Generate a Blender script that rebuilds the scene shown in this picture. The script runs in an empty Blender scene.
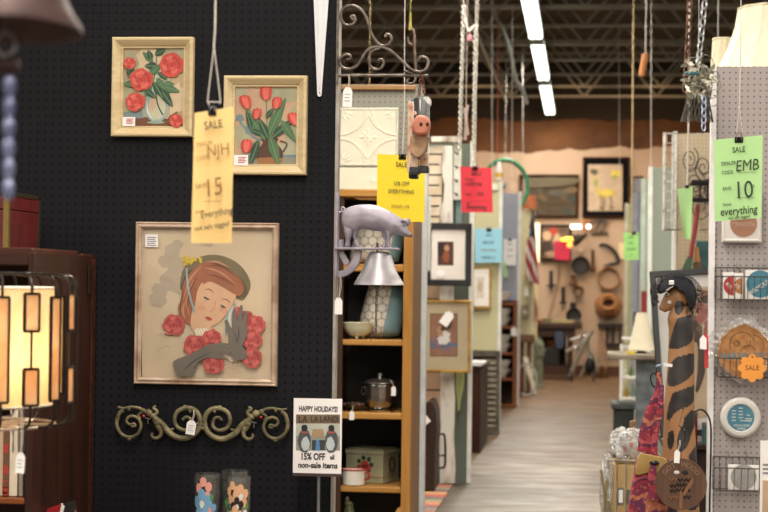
import bpy, bmesh, math, random
from math import pi, sin, cos, radians as R, atan2, hypot
from mathutils import Vector, Matrix
random.seed(7)
COL = bpy.context.scene.collection
LOC = {}

# ---------------------------------------------------------------- camera
FPX = 1800.0
CAMZ = 1.45
def camera_axes(roll=0.011):
    a = Vector(((582-384)/FPX, (256-285)/FPX, -1)).normalized()      # aisle direction (+Y) in camera space
    v = Vector((sin(roll), cos(roll), 0))
    u = (v - v.dot(a)*a).normalized()
    x = a.cross(u)
    return Matrix((x, a, u))                                          # camera -> world
CAMROT = camera_axes()
def W(px, py, d):
    """World point seen at photo pixel (px, py) at distance d down the aisle."""
    v = CAMROT @ Vector(((px-384)/FPX, (256-py)/FPX, -1))
    s = d/v.y
    return Vector((v.x*s, d, CAMZ + v.z*s))
def rect(x0, y0, x1, y1, d):
    ym, xm = (y0+y1)/2, (x0+x1)/2
    return W(x0, ym, d).x, W(x1, ym, d).x, W(xm, y1, d).z, W(xm, y0, d).z   # X0 X1 Z0 Z1
def S(n, d):                                                          # n pixels at distance d, in metres
    return n*d/FPX

# ---------------------------------------------------------------- materials
def lin(h):
    h = h.lstrip('#')
    out = []
    for i in (0, 2, 4):
        c = int(h[i:i+2], 16)/255
        out.append(c/12.92 if c <= .04045 else ((c+.055)/1.055)**2.4)
    return out
MATS = {}
class N:
    def __init__(s, name):
        s.m = bpy.data.materials.new(name); s.m.use_nodes = True
        s.t = s.m.node_tree; s.n = s.t.nodes; s.b = s.n['Principled BSDF']; s.out = s.n['Material Output']
        s.tc = s.n.new('ShaderNodeTexCoord').outputs['Object']
    def node(s, k, **kw):
        n = s.n.new(k)
        for a, b in kw.items():
            if a in n.inputs: n.inputs[a].default_value = b
            else: setattr(n, a, b)
        return n
    def link(s, a, b): s.t.links.new(a, b)
    def mapping(s, scale):
        m = s.n.new('ShaderNodeMapping'); m.inputs['Scale'].default_value = scale
        s.link(s.tc, m.inputs[0]); return m.outputs[0]
    def noise(s, scale, vec=None, detail=4, dist=0):
        n = s.node('ShaderNodeTexNoise', Scale=scale, Detail=detail, Distortion=dist)
        s.link(vec or s.tc, n.inputs['Vector']); return n.outputs['Fac']
    def ramp(s, fac, stops):
        r = s.n.new('ShaderNodeValToRGB'); e = r.color_ramp.elements
        while len(e) < len(stops): e.new(.5)
        for el, (p, c) in zip(e, stops): el.position = p; el.color = (*c, 1)
        s.link(fac, r.inputs[0]); return r.outputs['Color']
    def mix(s, fac, a, b):
        n = s.n.new('ShaderNodeMix'); n.data_type = 'RGBA'
        for k, v in ((0, fac), (6, a), (7, b)):
            if isinstance(v, (int, float)): n.inputs[k].default_value = v
            elif isinstance(v, (list, tuple)): n.inputs[k].default_value = (*v, 1)
            else: s.link(v, n.inputs[k])
        return n.outputs[2]
    def math(s, op, a, b=None):
        n = s.n.new('ShaderNodeMath'); n.operation = op
        for k, v in ((0, a), (1, b)):
            if v is None: continue
            if isinstance(v, (int, float)): n.inputs[k].default_value = v
            else: s.link(v, n.inputs[k])
        return n.outputs[0]
    def color(s, c): s.link(c, s.b.inputs['Base Color'])
    def bump(s, fac, strength=.2, dist=.01):
        b = s.node('ShaderNodeBump', Strength=strength, Distance=dist)
        s.link(fac, b.inputs['Height']); s.link(b.outputs[0], s.b.inputs['Normal'])
def sc(c, k): return [min(1, x*k) for x in c]
def M(name, hexc, rough=.55, metal=0., var=.12, scale=14, bump=0, spec=.5, emit=0):
    if name in MATS: return MATS[name]
    s = N(name); c = lin(hexc)
    f = s.noise(scale)
    s.color(s.ramp(f, [(.3, sc(c, 1-var)), (.7, sc(c, 1+var))]))
    s.b.inputs['Roughness'].default_value = rough; s.b.inputs['Metallic'].default_value = metal
    s.b.inputs['Specular IOR Level'].default_value = spec
    if bump: s.bump(s.noise(scale*4), bump, .004)
    if emit:
        s.b.inputs['Emission Color'].default_value = (*c, 1); s.b.inputs['Emission Strength'].default_value = emit
    MATS[name] = s.m; return s.m
def worn(name, c1, c2, scale=9, lo=.45, hi=.6, rough=.6, metal=0, bump=.15, stretch=(1, 1, 1)):
    """One surface whose paint or metal is worn through to another colour in patches."""
    if name in MATS: return MATS[name]
    s = N(name); v = s.mapping(stretch)
    f = s.noise(scale, v, 8)
    s.color(s.ramp(f, [(lo, lin(c1)), (hi, lin(c2))]))
    s.b.inputs['Roughness'].default_value = rough; s.b.inputs['Metallic'].default_value = metal
    s.bump(f, bump, .004); MATS[name] = s.m; return s.m
def wood(name, c1, c2, axis='z', rough=.45, scale=18):
    if name in MATS: return MATS[name]
    s = N(name); st = {'x': (.08, 1, 1), 'y': (1, .08, 1), 'z': (1, 1, .08)}[axis]
    f = s.noise(scale, s.mapping(st), 7, 1.5)
    s.color(s.ramp(f, [(.3, lin(c1)), (.68, lin(c2))]))
    s.b.inputs['Roughness'].default_value = rough; s.b.inputs['Specular IOR Level'].default_value = .3; s.bump(f, .08, .003)
    MATS[name] = s.m; return s.m
def pegboard(name, hexc, hole, pitch=.0254, radius=.12, var=.1, rough=.55, spec=.5):
    if name in MATS: return MATS[name]
    s = N(name); sx = s.n.new('ShaderNodeSeparateXYZ'); s.link(s.tc, sx.inputs[0])
    def cell(o):
        return s.math('SUBTRACT', s.math('FRACT', s.math('MULTIPLY', o, 1/pitch)), .5)
    a, b = cell(sx.outputs['X']), cell(sx.outputs['Z'])
    d = s.math('SQRT', s.math('ADD', s.math('MULTIPLY', a, a), s.math('MULTIPLY', b, b)))
    k = s.math('LESS_THAN', d, radius)
    c = lin(hexc)
    base = s.ramp(s.noise(2.2, None, 6), [(.3, sc(c, 1-var)), (.7, sc(c, 1+var))])
    speck = s.math('GREATER_THAN', s.noise(55, None, 2), .76)
    base = s.mix(s.math('MULTIPLY', speck, .25), base, sc(c, 2.5))
    s.color(s.mix(k, base, lin(hole)))
    s.b.inputs['Roughness'].default_value = rough
    s.b.inputs['Specular IOR Level'].default_value = spec
    s.bump(k, -.4, .003); MATS[name] = s.m; return s.m
def pattern(name, fn):
    if name in MATS: return MATS[name]
    s = N(name); fn(s); MATS[name] = s.m; return s.m
def clear(name, tint='ffffff', base=.04, rough=.05, crinkle=0, haze=0):
    """Glass or clear wrap: lets light through, reflects by its angle."""
    if name in MATS: return MATS[name]
    s = N(name); s.n.remove(s.b)
    t = s.node('ShaderNodeBsdfTransparent'); t.inputs[0].default_value = (*lin(tint), 1)
    g = s.node('ShaderNodeBsdfGlossy'); g.inputs['Roughness'].default_value = rough
    lw = s.node('ShaderNodeLayerWeight', Blend=.25)
    f = s.math('ADD', s.math('MULTIPLY', lw.outputs['Facing'], .45), base)
    if crinkle:
        nz = s.noise(26, None, 5, 2)
        b = s.node('ShaderNodeBump', Strength=crinkle, Distance=.02); s.link(nz, b.inputs['Height'])
        s.link(b.outputs[0], g.inputs['Normal'])
    m = s.node('ShaderNodeMixShader'); s.link(f, m.inputs[0]); s.link(t.outputs[0], m.inputs[1]); s.link(g.outputs[0], m.inputs[2])
    res = m.outputs[0]
    if haze:
        df = s.node('ShaderNodeBsdfDiffuse'); df.inputs[0].default_value = (*lin('d8d8d6'), 1)  # film haze; the patchy white also stands in for highlights
        hz = s.math('MULTIPLY', s.ramp(s.noise(30, None, 6, 1.5), [(.42, (.15,)*3), (.62, (1,)*3)]), haze)
        m2 = s.node('ShaderNodeMixShader'); s.link(hz, m2.inputs[0]); s.link(res, m2.inputs[1]); s.link(df.outputs[0], m2.inputs[2]); res = m2.outputs[0]
    s.link(res, s.out.inputs[0]); MATS[name] = s.m; return s.m

# ---------------------------------------------------------------- mesh builder
_TXT = {}
def text_geo(body, bold=.008):
    key = (body, bold)
    if key in _TXT: return _TXT[key]
    cu = bpy.data.curves.new('lettering', 'FONT'); cu.body = body; cu.size = 1; cu.align_x = 'CENTER'; cu.resolution_u = 3; cu.offset = bold
    ob = bpy.data.objects.new('lettering', cu); COL.objects.link(ob)
    bpy.context.view_layer.update()
    me = bpy.data.meshes.new_from_object(ob.evaluated_get(bpy.context.evaluated_depsgraph_get()))
    vs = [v.co.copy() for v in me.vertices]; fs = [tuple(p.vertices) for p in me.polygons]
    bpy.data.objects.remove(ob); bpy.data.curves.remove(cu); bpy.data.meshes.remove(me)
    _TXT[key] = (vs, fs); return vs, fs

class MB:
    def __init__(s): s.v = []; s.f = []; s.k = 0; s.X = Matrix.Identity(4); s.names = []
    def mat(s, m):
        if m not in s.names: s.names.append(m)
        s.k = s.names.index(m); return s
    def at(s, mx): s.X = mx; return s
    def add(s, vs, fs):
        b = len(s.v); s.v += [s.X @ Vector(p) for p in vs]
        s.f += [(tuple(b+i for i in f), s.k) for f in fs]; return s
    def box(s, x0, x1, y0, y1, z0, z1):
        v = [(x, y, z) for x in (x0, x1) for y in (y0, y1) for z in (z0, z1)]
        return s.add(v, [(0, 1, 3, 2), (4, 6, 7, 5), (0, 4, 5, 1), (2, 3, 7, 6), (0, 2, 6, 4), (1, 5, 7, 3)])
    def bar(s, a, b, w, h=None):
        """Square bar from point a to point b."""
        a, b = Vector(a), Vector(b); h = h or w
        d = (b-a).normalized(); up = Vector((0, 0, 1)) if abs(d.z) < .95 else Vector((0, 1, 0))
        e = d.cross(up).normalized()*w/2; g = e.cross(d).normalized()*h/2
        v = [p+i*e+j*g for p in (a, b) for i, j in ((-1, -1), (1, -1), (1, 1), (-1, 1))]
        return s.add(v, [(3, 2, 1, 0), (4, 5, 6, 7)]+[(i, (i+1) % 4, (i+1) % 4+4, i+4) for i in range(4)])
    def tube(s, pts, r, n=8, closed=False, flat=1.):
        pts = [Vector(p) for p in pts]; m = len(pts)
        rr = r if isinstance(r, (list, tuple)) else [r]*m
        vs, prev = [], None
        for i, p in enumerate(pts):
            a = pts[i-1] if (i > 0 or closed) else p
            b = pts[(i+1) % m] if (i < m-1 or closed) else p
            d = (b-a)
            d = d.normalized() if d.length > 1e-9 else Vector((0, 0, 1))
            if prev is None:
                up = Vector((0, 1, 0)) if abs(d.y) < .9 else Vector((1, 0, 0))
                e = d.cross(up).normalized()
            else:
                e = prev - prev.dot(d)*d
                e = e.normalized() if e.length > 1e-6 else d.orthogonal().normalized()
            prev = e; g = d.cross(e)
            vs += [p + rr[i]*(cos(2*pi*k/n)*e + flat*sin(2*pi*k/n)*g) for k in range(n)]
        fs = [(i*n+k, i*n+(k+1) % n, ((i+1) % m)*n+(k+1) % n, ((i+1) % m)*n+k)
              for i in range(m if closed else m-1) for k in range(n)]
        if not closed: fs += [tuple(reversed(range(n))), tuple((m-1)*n+k for k in range(n))]
        return s.add(vs, fs)
    def lathe(s, prof, c=(0, 0, 0), n=24, sx=1, sy=1, a0=0, a1=2*pi):
        full = abs(a1-a0-2*pi) < 1e-6; m = n if full else n+1
        c = Vector(c); vs = []
        for r, z in prof:
            r = max(r, 1e-5)
            vs += [c+Vector((sx*r*cos(a0+(a1-a0)*k/n), sy*r*sin(a0+(a1-a0)*k/n), z)) for k in range(m)]
        fs = [(i*m+k, i*m+(k+1) % m, (i+1)*m+(k+1) % m, (i+1)*m+k) for i in range(len(prof)-1) for k in range(n)]
        return s.add(vs, fs)
    def cyl(s, c, r, h, n=20): return s.lathe([(0, 0), (r, 0), (r, h), (0, h)], c, n)
    def disc_y(s, c, r, t, n=28):
        """Disc facing along Y, front face at c.y - t."""
        c = Vector(c); vs = []
        for y in (0, -t): vs += [c+Vector((r*cos(2*pi*k/n), y, r*sin(2*pi*k/n))) for k in range(n)]
        return s.add(vs, [tuple(reversed(range(n))), tuple(n+k for k in range(n))]+[(k, (k+1) % n, n+(k+1) % n, n+k) for k in range(n)])
    def ball(s, c, r, n=12, sx=1, sy=1, sz=1):
        prof = [(r*sin(pi*i/n), -r*cos(pi*i/n)) for i in range(n+1)]
        c = Vector(c); m = n*2; vs = []
        for a, z in prof: vs += [c+Vector((sx*max(a, 1e-5)*cos(2*pi*k/m), sy*max(a, 1e-5)*sin(2*pi*k/m), sz*z)) for k in range(m)]
        return s.add(vs, [(i*m+k, i*m+(k+1) % m, (i+1)*m+(k+1) % m, (i+1)*m+k) for i in range(n) for k in range(m)])
    def prism(s, poly, y0, y1):
        """Outline in (x, z) extruded between y0 and y1."""
        n = len(poly); v = [(x, y, z) for y in (y0, y1) for x, z in poly]
        return s.add(v, [tuple(range(n)), tuple(reversed(range(n, 2*n)))]+[(i, i+n, (i+1) % n+n, (i+1) % n) for i in range(n)])
    def prism_x(s, poly, x0, x1):
        """Outline in (y, z) extruded between x0 and x1."""
        n = len(poly); v = [(x, y, z) for x in (x0, x1) for y, z in poly]
        return s.add(v, [tuple(reversed(range(n))), tuple(range(n, 2*n))]+[(i, (i+1) % n, (i+1) % n+n, i+n) for i in range(n)])
    def rings(s, loops, caps=True, closed=True):
        n = len(loops[0]); v = [p for l in loops for p in l]
        m = n if closed else n-1
        f = [(i*n+k, i*n+(k+1) % n, (i+1)*n+(k+1) % n, (i+1)*n+k) for i in range(len(loops)-1) for k in range(m)]
        if caps: f += [tuple(reversed(range(n))), tuple((len(loops)-1)*n+k for k in range(n))]
        return s.add(v, f)
    def grid(s, fn, nu, nv):
        v = [fn(i/nu, j/nv) for j in range(nv+1) for i in range(nu+1)]
        return s.add(v, [(j*(nu+1)+i, j*(nu+1)+i+1, (j+1)*(nu+1)+i+1, (j+1)*(nu+1)+i) for j in range(nv) for i in range(nu)])
    def frame_loop(s, X0, X1, Z0, Z1, y, prof):
        """Mitred picture frame: prof = [(inset, out)], swept round the rectangle (out = towards -Y from y)."""
        loops = []
        for i, o in prof:
            loops.append([(X0+i, y-o, Z0+i), (X1-i, y-o, Z0+i), (X1-i, y-o, Z1-i), (X0+i, y-o, Z1-i)])
        return s.rings(loops, caps=False)
    def text(s, body, c, h, wscale=1., shear=0., rot=0., bold=.008):
        """Lettering in the XZ plane, centred on c, capital height about h."""
        vs, fs = text_geo(body, bold); k = h/.7; c = Vector(c); out = []
        for p in vs:
            x, z = p.x*k*wscale + p.y*k*shear, p.y*k - h/2
            x, z = x*cos(rot)-z*sin(rot), x*sin(rot)+z*cos(rot)
            out.append(c+Vector((x, 0, z)))
        return s.add(out, fs)
    def chain(s, pts, L, w, r):
        """Chain of oval links along a polyline."""
        pts = [Vector(p) for p in pts]; seg = []
        for a, b in zip(pts, pts[1:]):
            n = max(1, round((b-a).length/L))
            seg += [(a.lerp(b, i/n), a.lerp(b, (i+1)/n)) for i in range(n)]
        for i, (a, b) in enumerate(seg):
            d = (b-a).normalized(); side = d.orthogonal().normalized()
            if i % 2: side = d.cross(side)
            c = (a+b)/2; hl = (b-a).length*.62
            s.tube([c+d*(hl*cos(t))+side*(w/2*sin(t)) for t in [2*pi*j/10 for j in range(10)]], r, 5, True)
        return s
    def build(s, name, mats=None, parent=None, label=None, cat=None, group=None, kind=None, bevel=0, sub=0, smooth=True, angle=35):
        if mats is None: mats = s.names
        if not isinstance(mats, (list, tuple)): mats = [mats]
        if parent is not None: org = LOC[parent.name]
        else:
            xs = [p.x for p in s.v]; ys = [p.y for p in s.v]; zs = [p.z for p in s.v]
            org = Vector(((min(xs)+max(xs))/2, (min(ys)+max(ys))/2, min(zs)))
        me = bpy.data.meshes.new(name)
        me.from_pydata([p-org for p in s.v], [], [f for f, _ in s.f])
        for m in mats: me.materials.append(m)
        if len(mats) > 1: me.polygons.foreach_set('material_index', [min(k, len(mats)-1) for _, k in s.f])
        bm = bmesh.new(); bm.from_mesh(me); bmesh.ops.recalc_face_normals(bm, faces=bm.faces[:]) if not getattr(s, 'keep', 0) else None
        bm.to_mesh(me); bm.free()
        if smooth:
            me.polygons.foreach_set('use_smooth', [True]*len(me.polygons)); me.set_sharp_from_angle(angle=R(angle))
        o = bpy.data.objects.new(name, me); COL.objects.link(o)
        if parent is not None: o.parent = parent
        else: o.location = org
        LOC[o.name] = org
        tag(o, label, cat, group, kind)
        if bevel:
            b = o.modifiers.new('bevel', 'BEVEL'); b.width = bevel; b.segments = 2; b.limit_method = 'ANGLE'
        if sub:
            b = o.modifiers.new('subsurf', 'SUBSURF'); b.levels = b.render_levels = sub
        return o
def tag(o, label=None, cat=None, group=None, kind=None):
    for k, v in (('label', label), ('category', cat), ('group', group), ('kind', kind)):
        if v: o[k] = v
def thing(name, label, cat, loc, group=None):
    o = bpy.data.objects.new(name, None); COL.objects.link(o); o.location = loc; o.empty_display_size = .05
    LOC[o.name] = Vector(loc); tag(o, label, cat, group); return o
def copy_tree(o, parent=None):
    c = o.copy(); COL.objects.link(c); c.parent = parent
    for ch in list(o.children): copy_tree(ch, c)
    return c
def spot(c): return Matrix.Translation(Vector(c))
def turn(c, deg, axis='Z'): return Matrix.Translation(Vector(c)) @ Matrix.Rotation(R(deg), 4, axis)
def cat_rom(pts, n=6):
    """Smooth curve through points (any dimension)."""
    P = [Vector(p) for p in pts]; out = []
    for i in range(len(P)-1):
        a, b, c, d = P[max(i-1, 0)], P[i], P[i+1], P[min(i+2, len(P)-1)]
        for k in range(n):
            t = k/n
            out.append(.5*((2*b)+(c-a)*t+(2*a-5*b+4*c-d)*t*t+(3*b-a-3*c+d)*t**3))
    return out+[P[-1]]
def outline(px, d, y=None, n=4, closed=True):
    """Smooth (x, z) outline from photo points at distance d."""
    P = [Vector((*p, 0)) for p in px]; out = []; m = len(P)
    for i in range(m):
        a, b, c, e = P[i-1], P[i], P[(i+1) % m], P[(i+2) % m]
        for k in range(n):
            t = k/n; q = .5*((2*b)+(c-a)*t+(2*a-5*b+4*c-e)*t*t+(3*b-a-3*c+e)*t**3)
            w = W(q.x, q.y, d); out.append((w.x, w.z))
    return out

def puffed(b, o, th, rad, y, step=.004, both=True):
    """Cushioned relief filling an (x, z) outline: rises with distance from its edge, up to th towards -Y."""
    from mathutils.geometry import delaunay_2d_cdt
    n = len(o); P = [Vector(p) for p in o]
    x0, x1 = min(p.x for p in P), max(p.x for p in P); z0, z1 = min(p.y for p in P), max(p.y for p in P)
    def dist(q):
        best = 1e9; ins = False
        for i in range(n):
            a, c = P[i], P[(i+1) % n]; e = c-a; L = e.length_squared
            t = max(0, min(1, (q-a).dot(e)/L)) if L > 1e-14 else 0
            best = min(best, (q-a-e*t).length)
            if (a.y > q.y) != (c.y > q.y) and q.x < (c.x-a.x)*(q.y-a.y)/(c.y-a.y)+a.x: ins = not ins
        return best if ins else -best
    pts = list(P); x = x0; j = 0
    while x < x1:
        z = z0+(step/2 if j % 2 else 0)
        while z < z1:
            if dist(Vector((x, z))) > step*.45: pts.append(Vector((x, z)))
            z += step
        x += step*.866; j += 1
    vs, es, fs, *_ = delaunay_2d_cdt(pts, [(i, (i+1) % n) for i in range(n)], [], 1, 1e-7)
    hs = []
    for v in vs:
        t = min(max(dist(v), 0)/rad, 1); hs.append(th*(1-(1-t)**2)**.5)
    k = len(vs)
    b.add([(v.x, y-h, v.y) for v, h in zip(vs, hs)], [tuple(f) for f in fs])
    if both: b.add([(v.x, y+.0004+h, v.y) for v, h in zip(vs, hs)], [tuple(reversed(f)) for f in fs])
    return b
# flat painted pictures: shapes laid on a canvas, each one a hair above the last
class Art:
    def __init__(s, d, step=.00012): s.mb = MB(); s.d = d; s.n = 0; s.step = step; s.rnd = random.Random(3)
    def P(s, x, y):
        w = W(x, y, s.d); return (w.x, s.d - s.n*s.step, w.z)
    def poly(s, m, pts, smooth=3):
        s.n += 1; s.mb.mat(m)
        if smooth:
            P = [Vector((*p, 0)) for p in pts]; q = []
            for i in range(len(P)):
                a, b, c, e = P[i-1], P[i], P[(i+1) % len(P)], P[(i+2) % len(P)]
                for k in range(smooth):
                    t = k/smooth; q.append(.5*((2*b)+(c-a)*t+(2*a-5*b+4*c-e)*t*t+(3*b-a-3*c+e)*t**3))
            pts = [(p.x, p.y) for p in q]
        s.mb.add([s.P(*p) for p in pts], [tuple(range(len(pts)))]); return s
    def ell(s, m, cx, cy, rx, ry, rot=0, wob=0, n=20):
        pts = []
        for k in range(n):
            t = 2*pi*k/n; j = 1+wob*s.rnd.uniform(-1, 1)
            x, y = rx*cos(t)*j, ry*sin(t)*j
            pts.append((cx+x*cos(rot)-y*sin(rot), cy+x*sin(rot)+y*cos(rot)))
        return s.poly(m, pts, 0)
    def line(s, m, pts, w, taper=False):
        pts = [Vector(p) for p in pts]
        if len(pts) > 2: pts = [Vector((p.x, p.y)) for p in cat_rom([(p.x, p.y, 0) for p in pts], 5)]
        s.n += 1; s.mb.mat(m); L, Rr = [], []
        for i, p in enumerate(pts):
            t = (pts[min(i+1, len(pts)-1)]-pts[max(i-1, 0)]).normalized(); q = Vector((-t.y, t.x))
            ww = w/2*(sin(pi*min(max(i/(len(pts)-1), .08), .92)) if taper else 1)
            L.append(p+q*ww); Rr.append(p-q*ww)
        v = [s.P(*p) for p in L]+[s.P(*p) for p in Rr]; k = len(L)
        s.mb.add(v, [(i, i+1, k+i+1, k+i) for i in range(k-1)]); return s
    def leaf(s, m, a, b, w, m2=None):
        a, b = Vector(a), Vector(b); d = b-a; q = Vector((-d.y, d.x)).normalized()*w
        s.poly(m, [tuple(a), tuple(a+d*.35+q), tuple(a+d*.7+q*.7), tuple(b), tuple(a+d*.7-q*.7), tuple(a+d*.35-q)], 3)
        if m2: s.line(m2, [tuple(a), tuple(b)], w*.25)
        return s
    def rose(s, cx, cy, r, base, light, dark, n=7):
        s.ell(base, cx, cy, r, r*.95, 0, .1, 22)
        for k in range(n):
            t = 2*pi*k/n+s.rnd.random()*.5
            s.ell(light if k % 2 else dark, cx+r*.55*cos(t), cy+r*.52*sin(t), r*.42, r*.22, t+pi/2, .12, 12)
        s.ell(base, cx, cy, r*.5, r*.46, 0, .08, 14)
        for k in range(4):
            t = 2*pi*k/4+.6
            s.line(dark if k % 2 else light, [(cx+r*.34*cos(t+a)*(1-.18*k/4), cy+r*.32*sin(t+a)) for a in (0, .5, 1.0, 1.5)], r*.12, True)
        s.ell(dark, cx, cy, r*.16, r*.13, .4, .1, 8); return s
# ---------------------------------------------------------------- camera, world, light
cam = bpy.data.cameras.new('camera'); cam.sensor_width = 36; cam.lens = FPX/768*36
cam.clip_start = .1; cam.clip_end = 200
cam.dof.use_dof = True; cam.dof.focus_distance = 6.0; cam.dof.aperture_fstop = cam.lens/1000/.016
co = bpy.data.objects.new('camera', cam); COL.objects.link(co)
co.matrix_world = Matrix.Translation((0, 0, CAMZ)) @ CAMROT.to_4x4()
SCN = bpy.context.scene
SCN.camera = co
SCN.view_settings.view_transform = 'Standard'; SCN.view_settings.look = 'None'
SCN.view_settings.gamma = 1; SCN.view_settings.use_curve_mapping = False
SCN.view_settings.exposure = 0.22
SCN.cycles.use_denoising = True
SCN.cycles.max_bounces = 6; SCN.cycles.diffuse_bounces = 3; SCN.cycles.transparent_max_bounces = 16
SCN.cycles.sample_clamp_indirect = 6
wd = bpy.data.worlds.new('world'); SCN.world = wd; wd.use_nodes = True
wd.node_tree.nodes['Background'].inputs[0].default_value = (*lin('fff1e0'), 1)
wd.node_tree.nodes['Background'].inputs[1].default_value = .30
def area(loc, sx, sy, watts, col, rot=(0, 0, 0), spread=180):
    l = bpy.data.lights.new('lamp', 'AREA'); l.shape = 'RECTANGLE'; l.size = sx; l.size_y = sy
    l.energy = watts; l.color = lin(col); l.spread = R(spread)
    o = bpy.data.objects.new('lamp_light', l); COL.objects.link(o); o.location = loc; o.rotation_euler = rot; return o
LX = -.535
for X in (-5.2, LX, 4.2):
    for Y in (-6.5, -2.2, 2.1, 6.4, 10.7, 15, 21.9, 26.6):
        area((X, Y, 4.12), .25, 3.4, 150 if Y < 20 else 105, 'fff6e8')
def spotlight(loc, to, watts, col, size, blend=.6, rad=.06):
    l = bpy.data.lights.new('spot', 'SPOT'); l.energy = watts; l.color = lin(col); l.spot_size = R(size); l.spot_blend = blend; l.shadow_soft_size = rad
    o = bpy.data.objects.new('spot_light', l); COL.objects.link(o); o.location = loc
    o.rotation_euler = (Vector(to)-Vector(loc)).to_track_quat('-Z', 'Y').to_euler(); return o
# warm track spots over the end of the aisle
for x in (-1.6, -.2, 1.0):
    spotlight((x, 25.2, 4.0), (x+.1, 29, 2.3), 115, 'ffcf98', 95, .8, .12)

# ---------------------------------------------------------------- room
def concrete(s):
    big = s.noise(1.1, s.mapping((.55, .6, 1)), 9, .6); fine = s.noise(6, s.mapping((.4, .8, 1)), 9, .5)
    a = s.ramp(big, [(.32, lin('4d4339')), (.48, lin('6a5f54')), (.66, lin('8b8075'))])
    b = s.mix(s.math('MULTIPLY', s.ramp(fine, [(.38, (0, 0, 0)), (.62, (1, 1, 1))]), .5), a, lin('5f544a'))
    sx = s.n.new('ShaderNodeSeparateXYZ'); s.link(s.tc, sx.inputs[0])
    far = s.n.new('ShaderNodeMapRange'); far.inputs[1].default_value = 15; far.inputs[2].default_value = 24
    yy = s.math('ADD', sx.outputs['Y'], s.math('MULTIPLY', s.noise(.8), 4)); s.link(yy, far.inputs[0])
    wd_ = s.ramp(s.noise(7, s.mapping((.12, 1.6, 1)), 5), [(.32, lin('4a3423')), (.68, lin('8a6844'))])
    c = s.mix(s.math('MULTIPLY', far.outputs[0], .92), b, wd_)
    s.color(c); s.b.inputs['Roughness'].default_value = .42
    s.link(s.ramp(fine, [(.3, (.3,)*3), (.7, (.6,)*3)]), s.b.inputs['Roughness'])
    s.bump(fine, .05, .003)
m = pattern('floor_concrete', concrete)
def floor_mesh():
    b = MB(); b.mat(m); b.box(-9, 9, -8, 29.4, -.1, 0); return b
fl = floor_mesh(); o = fl.build('floor', kind='structure'); 
o.data.transform(Matrix.Translation(o.location)); o.location = (0, 0, 0)
m_deck = pattern('roof_deck', lambda s: (s.color(s.ramp(s.noise(.7, None, 5), [(.35, lin('493c32')), (.7, lin('655544'))])), s.b.inputs['Roughness'].__setattr__('default_value', .8)))
b = MB(); b.mat(m_deck)
n = 180; y0, y1 = -8, 29.4                                  # ribbed steel roof deck
prof = []
for i in range(n):
    ya = y0+(y1-y0)*i/n; w = (y1-y0)/n
    prof += [(ya, 5.06), (ya+w*.35, 5.06), (ya+w*.5, 5.12), (ya+w*.85, 5.12)]
prof += [(y1, 5.06), (y1, 5.25), (y0, 5.25)]
b.prism_x(prof, -9, 9); b.build('ceiling', kind='structure', smooth=False)
def back_paint(s):
    sx = s.n.new('ShaderNodeSeparateXYZ'); s.link(s.tc, sx.inputs[0])
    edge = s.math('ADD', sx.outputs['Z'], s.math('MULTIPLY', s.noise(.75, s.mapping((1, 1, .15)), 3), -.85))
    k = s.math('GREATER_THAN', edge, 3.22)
    low = s.math('LESS_THAN', sx.outputs['Z'], .16)
    wallc = s.ramp(s.noise(.9, None, 6), [(.3, lin('ab9482')), (.7, lin('bea792'))])
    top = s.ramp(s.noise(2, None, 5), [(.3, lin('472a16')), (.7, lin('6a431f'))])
    c = s.mix(k, wallc, top); c = s.mix(low, c, lin('5b3b2c')); c = s.mix(s.math('GREATER_THAN', s.math('ADD', sx.outputs['Z'], s.math('MULTIPLY', s.noise(2.1, s.mapping((1, 1, .1)), 3), .25)), 4.22), c, lin('241b16'))  # above the brown band, unlit gloom under the roof put into the colour
    s.color(c); s.b.inputs['Roughness'].default_value = .8
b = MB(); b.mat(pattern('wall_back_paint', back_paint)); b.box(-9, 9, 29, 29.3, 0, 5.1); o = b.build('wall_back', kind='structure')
for nme, xa, xb in (('wall_left', -9.2, -9), ('wall_right', 9, 9.2)):
    b = MB(); b.mat(M('side_wall', '6d6358', .8)); b.box(xa, xb, -8, 29.3, 0, 5.1); b.build(nme, kind='structure')

# open web steel joists under the roof
m_joist = M('joist_steel', '989286', .6, .0, .15, 6)
jp = MB(); jp.mat(m_joist)
def joist(b, y):
    jz, tz = 4.35, 5.02
    for z in (jz, tz): 
        b.box(-9, 9, y-.045, y-.012, z-.016, z+.016); b.box(-9, 9, y+.012, y+.045, z-.016, z+.016)
    x = -8.8; k = 0
    while x < 8.8:
        b.bar((x, y, jz), (x+.55, y, tz), .028); b.bar((x+.55, y, tz), (x+1.1, y, jz), .028); x += 1.1
joists = []
ys = [9.6, 11.2, 12.8, 14.4, 15.9, 17.4, 18.8, 20.2, 21.75, 23.3, 24.9, 26.4, 27.8]
for i, y in enumerate(ys):
    b = MB(); b.mat(m_joist); joist(b, y); b.build(f'trim_{i+1}', kind='structure')
# conduit run along the underside of the joists
b = MB(); b.mat(M('conduit', '9a958b', .5, .3)); b.tube([(-1.25, 9, 4.28), (-1.2, 28, 4.28)], .02, 6); b.build('trim_20', kind='structure')

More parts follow.
